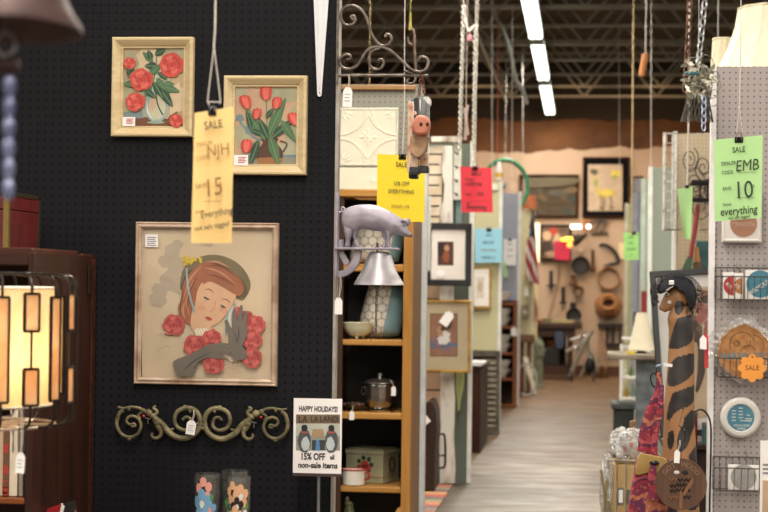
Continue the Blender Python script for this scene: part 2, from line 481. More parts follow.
# fluorescent strip lights hung end to end above the aisle
m_tube = M('fluorescent_tube', 'f6fff4', .4, emit=3.2, var=0)
m_hous = M('fixture_enamel', 'd8d8d4', .4)
names = ['long fluorescent strip light nearest the top edge of the photo', 'middle fluorescent strip light of the row above the aisle', 'smallest and farthest fluorescent strip light above the aisle']
for (ya, yb, lb) in ((15.6, 19.8, names[0]), (20.25, 23.8, names[1]), (24.4, 28.6, names[2])):
    t = thing('fluorescent_light', lb, 'ceiling light', (LX, (ya+yb)/2, 4.15), 'fluorescent strip lights above the aisle')
    b = MB(); b.mat(m_hous); b.prism([(LX-.08, 4.2), (LX+.08, 4.2), (LX+.05, 4.29), (LX-.05, 4.29)], ya, yb); b.build('housing', parent=t)
    for s_ in (-1, 1):
        b = MB(); b.mat(m_tube); b.tube([(LX+s_*.042, ya+.03, 4.17), (LX+s_*.042, yb-.03, 4.17)], .03, 10); b.build('tube', parent=t)
    for yy in (ya, yb):
        b = MB(); b.mat(m_hous); b.box(LX-.078, LX+.078, yy-.02, yy+.02, 4.14, 4.22); b.build('end_cap', parent=t)
        b = MB(); b.mat(m_joist); b.tube([(LX, yy+(.4 if yy == ya else -.4), 4.28), (LX, yy+(.4 if yy == ya else -.4), 4.36)], .01, 5); b.build('hanger', parent=t)
# ================================================================ LEFT: black pegboard wall and what hangs on it
D = 5.6
MWHT = M('white_paint', 'e9e6e0', .5); MPAPER = M('white_paper', 'efeceb', .7, var=.03); MINK = M('black_ink', '2a2626', .7, var=.05)
MBLK = M('black_metal', '17171a', .35, .3); MSTR = M('string', 'c9c2b8', .8); MIRON = worn('wrought_iron', '4a3f36', '7b7066', 30, .4, .65, .55, .4)
MRED = M('ink_red', 'b8383a', .7)
WH, CR = M('paint_white', 'f2ede2', .6), M('cream', 'e9dcc0', .6)

b = MB(); b.mat(pegboard('pegboard_black', '1a191e', '020202', .0254, .14, .15, .75, .15))
x1 = W(334, 256, D).x
b.box(-4.2, x1, D, D+.012, 0, 2.5); b.build('partition_panel', kind='structure')
b = MB(); b.mat(worn('post_paint', '8f8981', 'a8a29a', 12, .4, .6, .5, .2)); b.box(x1, x1+.011, D-.01, D+.03, 0, 2.52)
b.build('trim_30', kind='structure', bevel=.002)

def price_tag(px, py, d, w, h, sx, sy, label, rot=0, lean=0, lines=True, color=MPAPER):
    """Hang tag: a card with clipped top corners on a loop of thread that hangs from (sx, sy)."""
    c = W(px, py, d); w, h = S(w, d), S(h, d); top = W(sx, sy, d)
    t = thing('price_tag', label, 'price tag', (c.x, d, c.z-h/2), 'white price tags on strings')
    b = MB(); b.mat(color); Rm = turn((c.x, d, c.z), rot, 'Y'); b.at(Rm)
    b.prism([(-w/2, -h/2), (w/2, -h/2), (w/2, h*.3), (w*.22, h/2), (-w*.22, h/2), (-w/2, h*.3)], -.0006, .0006)
    if lines:
        b.mat(M('faint_ink', '8d8a90', .8))
        for k in range(3): b.box(-w*.32, w*(.3-.1*(k % 2)), -.0012, -.0007, h*(.12-.17*k), h*(.155-.17*k))
    b.build('card', parent=t)
    b = MB(); b.mat(MSTR); e = Rm @ Vector((0, 0, h*.4))
    b.tube(cat_rom([top, (top.x*.6+e.x*.4+.002, d-.002, top.z*.6+e.z*.4), e], 4), .0011, 5)
    b.tube(cat_rom([top+Vector((.003, -.003, 0)), (top.x*.5+e.x*.5+.006, d-.004, top.z*.5+e.z*.5), e], 4), .0009, 5)
    b.build('hanging_string', parent=t); return t

def picture(name, label, cat, r, d, prof, mframe, art, y=None, glass=False, extra=None, group=None):
    X0, X1, Z0, Z1 = rect(*r, d-max(o for _, o in prof)*.45)
    yb = d if y is None else y
    t = thing(name, label, cat, ((X0+X1)/2, yb, Z0), group)
    b = MB(); b.mat(mframe); b.frame_loop(X0, X1, Z0, Z1, yb, prof); b.build('frame', parent=t, angle=25)
    if art:
        art.mb.build('print', parent=t)
    ins, out = prof[-1]
    if glass:
        b = MB(); b.mat(clear('picture_glass', base=.025)); b.box(X0+ins-.002, X1-ins+.002, yb-.0115, yb-.0105, Z0+ins-.002, Z1-ins+.002); b.build('glass', parent=t)
    return t
GOLDPROF = [(0, 0), (0, .026), (.003, .03), (.009, .03), (.026, .017), (.027, .013), (.033, .013), (.035, .004)]
m_goldf = wood('pale_gilt_frame', 'bfa880', 'd8c59c', 'x', .45, 25)
rd, rl, rdk = M('rose_red', 'c24a40', .7), M('rose_light', 'd2695c', .7), M('rose_dark', 'ad3d35', .7)
gr, gl, gd = M('leaf_green', '4d6e4c', .7), M('leaf_light', '66805f', .7), M('leaf_dark', '2f4a38', .7)
AD = D-.005
def art_bg(a, m, r): a.poly(m, [(r[0], r[1]), (r[2], r[1]), (r[2], r[3]), (r[0], r[3])], 0)
def sticker(t, r, d, red=True):
    X0, X1, Z0, Z1 = rect(*r, d); b = MB(); b.mat(MPAPER)
    b.prism([(X0, Z0+.002), (X0+.002, Z0), (X1, Z0), (X1, Z1), (X0, Z1)], d-.0008, d)
    b.mat(MRED if red else M('faint_ink', '8d8a90', .8)); w, h = X1-X0, Z1-Z0
    for k in range(4 if red else 5):
        zz = Z1-h*(.22+.16*k); b.box(X0+w*(.15 if not red else .3), X1-w*(.12+.1*(k % 2)), d-.0014, d-.0009, zz-h*.045, zz+h*.03)
    b.build('price_sticker', parent=t, label='small white price sticker')

# --- roses in a glass vase
a = Art(AD); r = (121, 46, 187, 130)
tan, tan2, tan3 = M('canvas_tan', 'b59f7e', .8), M('canvas_sage', 'a3a184', .8), M('canvas_sand', 'cbb899', .8)
art_bg(a, tan, r)
a.ell(tan2, 140, 95, 19, 26, 0, .18); a.ell(tan3, 150, 60, 14, 12, 0, .2); a.ell(tan2, 176, 52, 9, 8, 0, .25); a.ell(tan3, 176, 98, 9, 16, 0, .2); a.ell(tan2, 130, 62, 8, 10, 0, .2)
a.ell(M('canvas_pale', 'c3c4a8', .8), 160, 85, 12, 16, 0, .2)
a.poly(M('canvas_umber', '6d4a36', .8), [(121.5, 118), (150, 117), (186.5, 121), (186.5, 129.5), (121.5, 129.5)], 0)
a.poly(M('canvas_blue', '7b8c90', .8), [(124, 112), (142, 110), (144, 118), (124, 119)], 0)
for x0, y0, x1, y1 in ((150, 95, 157, 48), (152, 95, 168, 72), (152, 100, 140, 86), (156, 96, 178, 90)): a.line(gr, [(x0, y0), ((x0+x1)/2+2, (y0+y1)/2), (x1, y1)], 1)
a.ell(M('vase_glass', '8fa3a3', .6), 156.5, 107, 11.5, 16, 0, .02); a.ell(M('vase_inner', 'b9b79c', .6), 157, 107, 8.5, 13, 0, .03)
a.ell(M('vase_pink', 'c3a58a', .6), 153.5, 103, 3.5, 9, .2, .1); a.line(gd, [(156, 93), (158, 105), (163, 115)], 1.4); a.line(M('vase_shine', 'dfe3d8', .6), [(147, 100), (148, 112), (154, 121)], 1.2, True)
a.ell(M('vase_foot', '8d9c86', .6), 156, 122.5, 9, 1.4)
for p, q, w in (((153, 62), (143, 52), 3.2), ((152, 60), (148, 50), 3), ((155, 55), (166, 49), 3.2), ((158, 66), (145, 66), 4), ((150, 75), (162, 64), 3.6), ((160, 85), (180, 92), 4.2), ((160, 88), (173, 107), 4.4), ((163, 84), (175, 84), 3), ((154, 82), (163, 98), 4), ((157, 78), (165, 90), 3.2), ((135, 84), (124, 84), 3.5), ((134, 78), (127, 70), 3.2), ((136, 70), (128, 77), 3), ((151, 84), (145, 96), 3), ((168, 122), (178, 112), 2.6), ((146, 90), (156, 98), 3), ((158, 72), (168, 80), 2.4)):
    a.leaf(gr if (p[0]+p[1]) % 2 else gd, p, q, w, gl)
a.rose(172, 65, 12.3, rd, rl, rdk); a.rose(142, 80, 11.6, rd, rl, rdk); a.rose(136, 102, 9.8, rd, rl, rdk); a.rose(130.5, 63.5, 6.3, rd, rl, rdk); a.rose(177, 121, 7, rd, rl, rdk)
t = picture('framed_painting', 'cream-framed painting of red roses in a glass vase, highest on the black pegboard', 'painting', (112.5, 37.5, 193.5, 136.8), D-.001, GOLDPROF, m_goldf, a, group='flower paintings in cream frames')
sticker(t, (122.5, 117, 135.2, 126), AD-.011)

# --- tulips in a jug
a = Art(AD); r = (231, 83, 302, 169); art_bg(a, M('tulip_ground', 'bf9f83', .8), r)
for x, y, rx, ry in ((285, 95, 14, 8), (293, 130, 7, 20), (240, 92, 6, 5), (270, 92, 10, 6), (288, 148, 11, 8), (243, 135, 8, 14)): a.ell(tan2 if x % 2 else M('tulip_sage', 'a8a58c', .8), x, y, rx, ry, 0, .25)
a.poly(M('tulip_table', '8b8878', .8), [(231.5, 155), (301.5, 155), (301.5, 168.5), (231.5, 168.5)], 0); a.line(M('tulip_line', '6b8290', .8), [(231.5, 156), (301.5, 156)], 2.4)
bl = M('tulip_blue', '74868a', .8)
a.ell(bl, 240, 118, 4, 4, 0, .2); a.ell(bl, 250, 130, 6, 5, .6, .2); a.line(bl, [(240, 122), (252, 136), (262, 140)], 2)
for x0, y0, x1, y1 in ((266, 97, 266, 140), (278, 106, 270, 140), (247, 105, 262, 140), (293, 122, 272, 140), (246, 148, 258, 140), (258, 115, 262, 140)): a.line(gl, [(x0, y0), ((x0+x1)/2+1, (y0+y1)/2), (x1, y1)], 1.1)
jug, jugl = M('jug_brown', '54372c', .7), M('jug_lower', '95683f', .7)
a.poly(jug, [(262, 138), (278, 138), (277, 143), (283, 152), (281, 163), (275, 169), (264, 169), (258, 163), (257, 152), (263, 143)], 3)
a.poly(jugl, [(258, 158), (282, 158), (280, 164), (275, 168.5), (264, 168.5), (259, 164)], 2); a.line(jug, [(280, 141), (287, 144), (283, 152)], 1.6)
for p, q, w in (((267, 138), (286, 98), 5), ((265, 140), (248, 112), 4.2), ((268, 138), (259, 118), 4), ((272, 138), (295, 118), 4.2), ((281, 120), (296, 142), 4), ((270, 136), (279, 165), 5), ((259, 140), (250, 165), 4), ((262, 134), (250, 130), 3), ((252, 132), (246, 108), 2.5), ((266, 118), (274, 108), 2.6)):
    a.leaf(gr if (p[0]+q[1]) % 2 else gd, p, q, w, gl)
def tulip(x, y, s_, rot=0):
    for dx, dy, m_, w in ((-.45, 0, rdk, .5), (.45, 0, rd, .5), (0, -.1, rd, .55), (-.2, .1, rl, .22), (.25, .15, rl, .2)):
        a.ell(m_, x+dx*s_*.75, y+dy*s_, s_*w, s_*.95, rot+dx*.35, .06, 14)
for x, y, s_, ro in ((266, 93, 7.2, 0), (246, 102, 7, -.3), (277, 103, 6, .2), (257, 114, 5.5, .2), (294, 119, 6.6, -.3), (247, 146, 6.8, .1)): tulip(x, y, s_, ro)
t = picture('framed_painting', 'cream-framed painting of red tulips in a brown jug behind the yellow sale slip', 'painting', (224, 76, 307, 175), D-.001, GOLDPROF, m_goldf, a, group='flower paintings in cream frames')
sticker(t, (234, 155, 248, 165.5), AD-.011)

# --- lady with roses, the large print
a = Art(AD); r = (142, 229, 272, 379)
pap = pattern('aged_paper', lambda s: (s.color(s.ramp(s.noise(3.5, None, 5), [(.3, lin('cdb99a')), (.7, lin('dccab0'))])), s.b.inputs['Roughness'].__setattr__('default_value', .7)))
art_bg(a, pap, r)
gy, gy2 = M('wash_grey', 'b9aa96', .8, .0, .08), M('wash_grey_deep', 'ab9c8b', .8)
for x, y, rx, ry in ((172, 252, 8, 8), (165, 262, 7, 6), (177, 266, 11, 9), (170, 280, 10, 10), (160, 290, 8, 7), (158, 300, 9, 7), (180, 285, 10, 10), (178, 244, 6, 4), (206, 243, 8, 3)): a.ell(gy, x, y, rx, ry, .3, .13, 18)
hatm, hatd = M('hat_olive', '7d7055', .8), M('hat_shadow', '5f5844', .8)
a.poly(hatm, [(181, 290), (180.5, 280), (184, 268), (193, 260), (205, 255.5), (218, 255), (231, 259), (242, 267), (249, 278), (250.5, 287), (246, 297), (239, 300), (215, 285), (190, 285)], 4)
a.poly(hatd, [(183, 292), (184, 278), (194, 268), (212, 266), (232, 272), (245, 284), (247, 294), (240, 298), (215, 290)], 4)
for k in range(26): a.ell(M('mimosa', 'd9bd3e', .7), 183+a.rnd.uniform(0, 19), 264-6*a.rnd.random()+a.rnd.uniform(-3, 3)-(.22*k*.2), 1.5, 1.4, 0, .2, 8)
hr, hrl, hrd = M('hair_auburn', 'a4674c', .7), M('hair_light', 'c08c6c', .7), M('hair_dark', '7d4836', .7)
a.poly(hr, [(181, 300), (184, 283), (192, 271), (201, 263.5), (210, 262.5), (222, 267), (234, 273), (242, 281), (244, 289), (240, 296), (231, 294), (220, 287), (208, 283), (203, 290), (202, 300), (203, 312), (197, 318), (195, 325), (188, 324), (181, 318), (178, 308)], 4)
skin, skd = M('paint_skin', 'd9b08f', .7, .0, .04), M('paint_blush', 'd3a085', .7)
a.poly(skin, [(195, 306), (204, 312), (212, 324), (206, 334), (193, 330), (191, 320)], 3)
a.poly(skin, [(196, 301), (198, 290), (204, 281), (211, 279.5), (222, 285), (234, 292), (236, 297), (232, 306), (226, 315), (219, 322.5), (213, 325.5), (206, 324.5), (199, 318), (195, 310)], 4)
a.ell(skd, 224, 310, 4.5, 3.5, .5, .05); a.ell(skd, 202, 308, 3.5, 3, 0, .05)
a.poly(hr, [(203, 284), (206, 274), (216, 270), (228, 274), (239, 282), (243, 290), (238, 295), (230, 291.5), (220, 285.5), (210, 281.5)], 3)
for pts in ([(184, 300), (190, 280), (202, 266)], [(190, 316), (187, 300), (194, 280)], [(206, 262), (218, 262), (230, 268)], [(205, 268), (220, 272), (236, 284)], [(186, 320), (183, 310), (186, 300)]): a.line(hrl, pts, 2.4, True)
for pts in ([(187, 312), (190, 292), (198, 276)], [(206, 274), (222, 278), (238, 288)], [(208, 266), (222, 266), (238, 278)], [(181, 316), (181, 304), (184, 288)]): a.line(hrd, pts, 1.3, True)
eye, lip = M('paint_eye', '4a3c34', .7), M('paint_lip', 'a5343a', .7)
a.line(eye, [(205, 290), (210, 289), (214, 293)], .7, True); a.line(eye, [(222, 299), (227, 299.5), (231, 303)], .7, True)
a.ell(eye, 207, 298.3, 3.4, .9, .45); a.ell(M('paint_iris', '59636b', .7), 207.4, 299, 1.5, .9, .4); a.ell(eye, 223.5, 306.4, 3, .8, .45); a.ell(M('paint_iris', '59636b', .7), 223.3, 307, 1.3, .8, .4)
a.line(M('paint_nose', 'c19273', .7), [(216, 301), (214.5, 309), (210.5, 311)], .6); a.ell(lip, 209, 318.3, 3.3, 1.5, .3); a.ell(M('paint_lip_light', 'c05a5c', .7), 208.8, 319.4, 2.2, .7, .3)
rib = M('paint_ribbon', '8fa0a0', .7); a.line(rib, [(187, 268), (189, 290), (195, 312)], 2); a.line(rib, [(236, 303), (229, 315), (226, 335)], 4, True); a.line(M('ribbon_pale', 'c6c8c0', .7), [(234, 306), (230, 320), (236, 338)], 3, True)
a.ell(M('lace', 'ddd0bb', .7), 203, 332, 9, 4.5, .1, .2); a.ell(M('lace', 'ddd0bb', .7), 232, 352, 9, 9, 0, .25)
for k in range(5): a.line(M('lace_line', 'a89d8a', .7), [(196+3*k, 328), (199+3*k, 334), (197+3*k, 337)], .5)
pr, prl, prd = M('print_rose', 'b5524e', .75), M('print_rose_light', 'c26a62', .75), M('print_rose_dark', '9c4242', .75)
for x, y, rr in ((174, 325, 11), (196, 346, 12), (213, 338, 9.5), (247, 318, 8), (256, 325, 10), (253, 340, 10), (253, 358, 10.5), (215, 364, 10.5), (239, 312, 5.5)): a.rose(x, y, rr, pr, prl, prd)
gv, gvd = M('glove_grey', '6d655d', .7), M('glove_dark', '4e4842', .7)
a.poly(gv, [(230, 334), (226, 322), (229, 320), (233, 328), (234, 312), (237, 309), (239, 322), (241, 307), (244, 306), (244, 322), (246, 311), (249, 314), (247, 328), (249, 325), (248, 336), (244, 346), (249, 356), (238, 360), (230, 350)], 3)
a.poly(gv, [(175, 361), (192, 354), (206, 346), (218, 343), (229, 343), (233, 346), (226, 348), (231, 352), (228, 355), (222, 353), (226, 358), (218, 358), (206, 358), (196, 366), (197, 373), (184, 376), (178, 372)], 3)
a.line(gvd, [(184, 372), (194, 362), (212, 352)], 1.6, True); a.line(gvd, [(240, 326), (240, 336), (238, 344)], 1.3, True); a.line(gvd, [(234, 330), (237, 336), (238, 342)], .9, True)
for pts in ([(160, 335), (166, 332), (170, 334)], [(158, 352), (166, 346), (172, 347)], [(228, 363), (236, 368), (243, 362)], [(224, 370), (230, 367), (236, 370)]): a.line(gy2, pts, .7)
ROSEPROF = [(0, 0), (0, .02), (.003, .024), (.007, .02), (.009, .021), (.014, .026), (.018, .022), (.019, .012), (.022, .011)]
m_pinkf = worn('rose_gilt_frame', 'a78c76', 'd3bda8', 16, .35, .65, .4, .25, .05)
t = picture('framed_print', 'large framed print of an auburn-haired woman in a hat with roses', 'print', (135.3, 222.5, 278, 385), D-.001, ROSEPROF, m_pinkf, a, glass=True)
sticker(t, (145.2, 234.5, 158, 247), AD-.0075, red=False)

# --- long tapered white slat at the top of the pegboard
b = MB(); b.mat(M('white_plastic', 'dcdde2', .35, var=.04))
P = lambda pts, d=D-.004: [(W(x, y, d).x, W(x, y, d).z) for x, y in pts]
b.prism(P([(313.7, -40), (330.5, -40), (328.9, 0), (321.8, 95), (320.6, 96.8), (318.8, 96.8), (317.6, 95), (314, 0)]), D-.012, D-.004)
b.prism(P([(318.5, -40), (325.5, -40), (324, 0), (320.9, 88), (319.6, 88), (318.8, 0)]), D-.018, D-.011)
b.mat(MINK); c = W(319.8, 93, D-.0122); b.disc_y((c.x, D-.0119, c.z), .0022, .0008, 10)
tag(b.build('hanging_spike', bevel=.0015), 'long white tapered slat hanging point-down near the pegboard edge', 'slat')

# --- cast iron scroll bracket
DB = D-.03
m_scroll = worn('verdigris_iron', '5f5840', '8d8463', 26, .4, .62, .6, .35, .3, )
t = thing('scroll_hardware', 'verdigris cast iron scroll with four curls under the large print', 'wall ornament', (W(202, 425, DB).x, DB, W(202, 440, DB).z))
def scroll(pts, r0, r1, b, d=DB, n=7, mid=None):
    q = cat_rom([W(x, y, d) for x, y in pts], n); m_ = len(q)
    rr = [r0+(r1-r0)*i/(m_-1) if mid is None else (r0+(mid-r0)*sin(pi*i/(m_-1)) if i < m_/2 else r1+(mid-r1)*sin(pi*i/(m_-1))) for i in range(m_)]
    b.tube(q, rr, 8, flat=.8)
def mirror(p): return [(404.6-x, y+.004*(x-202)*0+1.2*(1-(x-116)/87) if False else y+1.6*(404.6-2*x)/170) for x, y in p]
halfs = [
 [(131.5, 426.5), (135.3, 426), (134, 423.6), (129.5, 424.5), (126.5, 421), (128, 417.5), (133, 416), (138.5, 419), (141, 426), (137.5, 434), (129, 437.3), (120.5, 433), (116.8, 424), (119, 414), (123.5, 410)],
 [(118, 407), (123, 408.2), (131, 407), (139, 408), (145, 412), (151, 414)],
 [(140.5, 419), (138.5, 415), (144, 411.5), (150, 410)],
 [(152.5, 417), (157, 412), (153.5, 408), (156, 406.2)],
 [(154, 418), (162, 424), (170, 433), (181, 438.5), (192, 436), (199, 428), (199.5, 417), (194, 409.5), (185.5, 408), (177, 412), (174.5, 420), (178, 427.5), (186, 430), (191.5, 426), (190.5, 419), (186, 417), (182.5, 420)],
 [(160, 425), (168, 430), (174, 428.5)],
 [(155, 420), (158, 427), (161, 431), (160, 436), (155.5, 438.3), (151.6, 435.8), (152.6, 432.8)],
]
for hm in (0, 1):
    b = MB(); b.mat(m_scroll)
    for i, p in enumerate(halfs):
        q = mirror(p) if hm else p
        scroll(q, *(( .0035, .0065) if i == 0 else (.003, .006) if i == 1 else (.004, .0045) if i == 2 else (.007, .004) if i == 3 else (.010, .0045) if i == 4 else (.006, .003) if i == 5 else (.009, .0035)), b)
    for x, y, rr in ((149, 413, .013), (153, 416, .011), (157, 423, .012), (160, 428, .009), (143, 410.5, .009)):
        x, y = (mirror([(x, y)])[0] if hm else (x, y)); b.ball(W(x, y, DB), rr, 7, 1, .7, .85)
    for x, y in ((129, 439), (117.5, 419), (185, 406.5), (182, 437)):
        x, y = (mirror([(x, y)])[0] if hm else (x, y)); b.ball(W(x, y, DB), .0065, 6, 1.2, .7, .8)
    for x, y in ((129, 409), (190, 411)):
        x, y = (mirror([(x, y)])[0] if hm else (x, y)); b.ball(W(x, y, DB), .007, 6, .8, .7, 1)
    b.mat(M('red_bead', 'd8362c', .5)); x, y = mirror([(143.6, 416)])[0] if hm else (143.6, 416); b.ball(W(x, y, DB-.012), .0045, 6)
    b.build('scroll', parent=t)
b = MB(); b.mat(m_scroll); w0, w1 = W(196.5, 423.6, DB), W(207, 425, DB); b.tube([w0, w1], .006, 8); b.tube([w0+Vector((0, 0, -.012)), w1+Vector((0, 0, -.012))], .006, 8); b.build('connecting_bar', parent=t)
for x, y in ((148, 419), (254, 423)):
    b = MB(); b.mat(M('peg_hook', '8e9193', .35, .7)); w0 = W(x, y, DB); b.tube([w0+Vector((-.01, 0, .004)), w0+Vector((.008, 0, 0))], .0016, 6); b.tube([w0, w0+Vector((0, 0, -.015))], .0016, 6); b.tube([w0, w0+Vector((0, .03, 0))], .0016, 6); b.build('peg_hook', parent=t)
price_tag(191, 427.5, DB-.02, 9.6, 14.5, 193.5, 410, 'white price tag tied to the verdigris scroll', 8)

# --- yellow sale slip on a string
def binder_clip(t, c, w, d):
    b = MB(); b.mat(MBLK); b.prism_x([(d-.008, c.z+w*.28), (d+.008, c.z+w*.28), (d+.002, c.z-w*.42), (d-.002, c.z-w*.42)], c.x-w/2, c.x+w/2)
    b.mat(M('clip_wire', '9ea0a2', .3, .9))
    for s_ in (-1, 1): b.tube([(c.x-w*.32, d+s_*.004, c.z-.1*w), (c.x-w*.3, d+s_*.012, c.z+w*.8), (c.x+w*.3, d+s_*.012, c.z+w*.8), (c.x+w*.32, d+s_*.004, c.z-.1*w)], w*.05, 5)
    b.build('binder_clip', parent=t, label='black binder clip')
def sale_sign(name, label, mcol, corners, d, texts, clip, string, curl=0., group='paper sale signs hung on strings', strands=None, sr=.0012, lt=.0012):
    """corners: TL TR BR BL photo points; texts: (body, x, y, height px, ink, shear)."""
    tl, tr, br, bl_ = [W(x, y, d) for x, y in corners]
    ctr = (tl+tr+br+bl_)/4
    t = thing(name, label, 'sale sign', (ctr.x, d, min(br.z, bl_.z)), group)
    b = MB(); b.mat(mcol); cx0, cx1 = min(tl.x, bl_.x), max(tr.x, br.x)
    def pt(u, v, off=0):
        p = tl.lerp(tr, u).lerp(bl_.lerp(br, u), v); return Vector((p.x, d+curl*(4*u*(1-u)-.5)*(v)*.03-off, p.z))
    g = MB(); g.mat(mcol); g.grid(lambda u, v: pt(u, v), 8, 10); g.grid(lambda u, v: pt(u, v, -.0004), 8, 10)
    for body, x, y, h, ink, shear in texts:
        ink = ink or MINK; g.mat(ink); hh = S(h, d); wv = W(x, y, d)
        ang = atan2(tr.z-tl.z, tr.x-tl.x)
        dep = d-lt-abs(curl)*.016
        if body == '_': g.box(wv.x-hh, wv.x+hh, dep, dep+.0002, wv.z-.0008, wv.z+.0004)
        else: g.text(body, (wv.x, dep, wv.z), hh, .8, shear, rot=ang, bold=0 if h > 8 else .012)
    g.build('sheet', parent=t)
    if clip: binder_clip(t, W(clip[0], clip[1], d), S(clip[2], d), d)
    if string:
        b = MB(); b.mat(MSTR)
        pts = [W(x, y, d) for x, y in string]; zt = (strands or 4.33)
        b.tube(pts+[Vector((pts[-1].x, d, max(zt, pts[-1].z+.1)))], sr, 6); b.build('string', parent=t)
    return t
m_yel = M('paper_amber', 'efcb86', .75, var=.03); m_ink2 = M('pencil_ink', '8e6a3c', .8)
t = sale_sign('sale_sign', 'long amber sale slip hanging in front of the black pegboard', m_yel, [(194.5, 113), (233.8, 106.6), (232.5, 243), (192, 243)], 3.75,
  [('SALE', 214, 125, 8, MINK, .05), ('DEALER', 205.5, 144, 4.2, m_ink2, 0), ('CODE:', 204, 158, 4.2, m_ink2, 0), ('NJH', 218.5, 150, 12, m_ink2, .1), ('SAVE', 202.5, 186, 5, m_ink2, 0), ('15', 213.5, 187, 18, m_ink2, .1), ('%', 221.5, 184, 4, m_ink2, 0), ('_', 213, 201.5, 8.5, m_ink2, 0), ('Details', 201, 211.5, 3, m_ink2, 0), ('Everything', 217.5, 212.5, 7, MINK, .1), ('not sale tagged', 212.5, 226, 5.2, MINK, .1)],
  (212.5, 112.5, 8), None, .6)
b = MB(); b.mat(MSTR); d = 3.75; p = lambda x, y: W(x, y, d)
b.tube([p(213.5, -400), p(215.5, 0), p(215, 30), p(213.8, 48)], .0022, 6)
b.tube([p(213.8, 48), p(207.5, 101), p(209, 105)], .0013, 5); b.tube([p(214.2, 48), p(220.5, 101), p(219.5, 104)], .0013, 5); b.tube([p(207.5, 102), p(220.5, 102)], .0013, 5)
b.build('string', parent=t)

# --- hallway of the left bottom corner: table, glasses, sign holder
zt = .70
t = thing('side_table', 'plain dark table just below the frame under the drinking glasses', 'table', (-1.12, 5.3, 0))
mt = wood('table_walnut', '3a2419', '563626', 'x')
b = MB(); b.mat(mt); b.box(-1.47, -.70, 5.02, 5.57, zt-.025, zt); b.build('table_top', parent=t, bevel=.004)
for x in (-1.43, -.78):
    for y in (5.06, 5.53):
        b = MB(); b.mat(mt); b.box(x-.02, x+.02, y-.02, y+.02, 0, zt-.025); b.build('leg', parent=t)
m_glass = clear('tumbler_glass', 'f3f6f5', .10, .03, haze=.05)  # a little white mixed in to stand in for highlights on the glass
def tumbler(px, d, w, toppx, label, prints):
    X = W(px, 490, d).x; Zt = W(px, toppx, d).z; r = S(w/2, d)
    t = thing('drinking_glass', label, 'glass', (X, d, zt), 'printed drinking glasses')
    b = MB(); b.mat(m_glass); h = Zt-zt
    b.lathe([(r*.86, 0), (r*.88, .006), (r, h), (r*.94, h), (r*.8, .014), (0, .012)], (X, d, zt), 28); b.lathe([(0, 0), (r*.86, 0)], (X, d, zt), 28); b.build('tumbler', parent=t)
    g = MB()
    for m_, u, v, rw, rh in prints:                     # printed patches wrapped on the glass, u = angle, v = height share
        g.mat(m_)
        def pt(k, s_=1.):
            a_ = -pi/2+u+rw*cos(k)*s_; z = h*(v+rh*sin(k)*s_); rr = r*(.885+.115*z/h)+.0009+.000004*len(g.f)
            return (X+rr*cos(a_), d+rr*sin(a_), zt+z)
        ks = [2*pi*i/18 for i in range(18)]
        g.add([pt(k) for k in ks]+[pt(k, .5) for k in ks]+[pt(0, 0)], [(i, (i+1) % 18, 18+(i+1) % 18, 18+i) for i in range(18)]+[(18+i, 18+(i+1) % 18, 36) for i in range(18)])
    g.build('printed_design', parent=t)
cb, cp, ck, cg, cw, cpe = M('enamel_blue', '6f9fc4', .5), M('enamel_pink', 'd7968a', .5), M('enamel_black', '19171a', .5), M('enamel_green', '4d8c4a', .5), M('enamel_white', 'd8dcd4', .5), M('enamel_peach', 'dba782', .5)
def bloom(m_, core, u, v, r_=.2): return [(m_, u+r_*cos(2*pi*k/5+.4), v+.33*r_*sin(2*pi*k/5+.4), r_*.62, r_*.2) for k in range(5)]+[(core, u, v, r_*.4, r_*.14)]
tumbler(235, 5.42, 29, 470.5, 'plain-backed drinking glass behind the other two on the table', bloom(cw, cg, .6, .6)+bloom(cg, cw, -.3, .45)+bloom(cw, cpe, .9, .35))
tumbler(207.5, 5.28, 27, 473.5, 'drinking glass with a pink and blue flower print below the scroll', [(ck, -.1, .84, .4, .05)]+bloom(cp, ck, -.1, .74, .42)+bloom(cb, cw, -.2, .5, .5)+bloom(cb, cp, .4, .4, .34)+[(cg, .5, .62, .12, .06), (cg, .1, .2, .3, .05)])
tumbler(239, 5.28, 25, 476, 'drinking glass with a peach and black flower print beside the sign holder', bloom(cpe, ck, -.35, .72, .4)+bloom(cpe, cw, .35, .66, .42)+bloom(ck, cw, .05, .48, .34)+bloom(cpe, cp, -.1, .3, .4)+[(cg, .85, .5, .12, .06), (cg, -.8, .4, .12, .05), (cw, .7, .4, .15, .03)])
def outlinebox(b, X0, X1, Z0, Z1, y): b.box(X0, X1, y-.0006, y, Z0, Z1)

# --- holiday sign in a stand
d = 5.4; X0, X1, Z0, Z1 = rect(293.5, 398.5, 341.8, 473.5, d)
t = thing('sign_stand', 'white holiday discount sign on a thin metal stand at the pegboard edge', 'sign', (W(318, 500, d).x, d, zt))
b = MB(); b.mat(MPAPER); b.box(X0, X1, d-.004, d, Z0, Z1)
b.mat(MINK)
def tx(b, body, x, y, h, ws=1., shear=0, m_=MINK, dd=.0048): b.mat(m_); w_ = W(x, y, d); b.text(body, (w_.x, d-dd, w_.z), S(h, d), ws, shear, bold=.035)
tx(b, 'HAPPY HOLIDAYS!', 318.5, 408.8, 5.2, .64); tx(b, '15% OFF', 313, 456.3, 6.6, .72); tx(b, 'all', 332.5, 457, 4.5, .8); tx(b, 'non-sale items', 318, 465, 5.6, .86)
b.build('card', parent=t)
a = Art(d-.0045); pr_ = (296, 414.5, 340, 450.5)
art_bg(a, M('photo_grey', '8f9488', .7), pr_)
a.poly(M('photo_wall', 'b6b9ae', .7), [(296, 422), (340, 422), (340, 436), (296, 436)], 0); a.poly(M('photo_plank', '75604b', .7), [(296, 414.5), (340, 414.5), (340, 423.5), (296, 423.5)], 0)
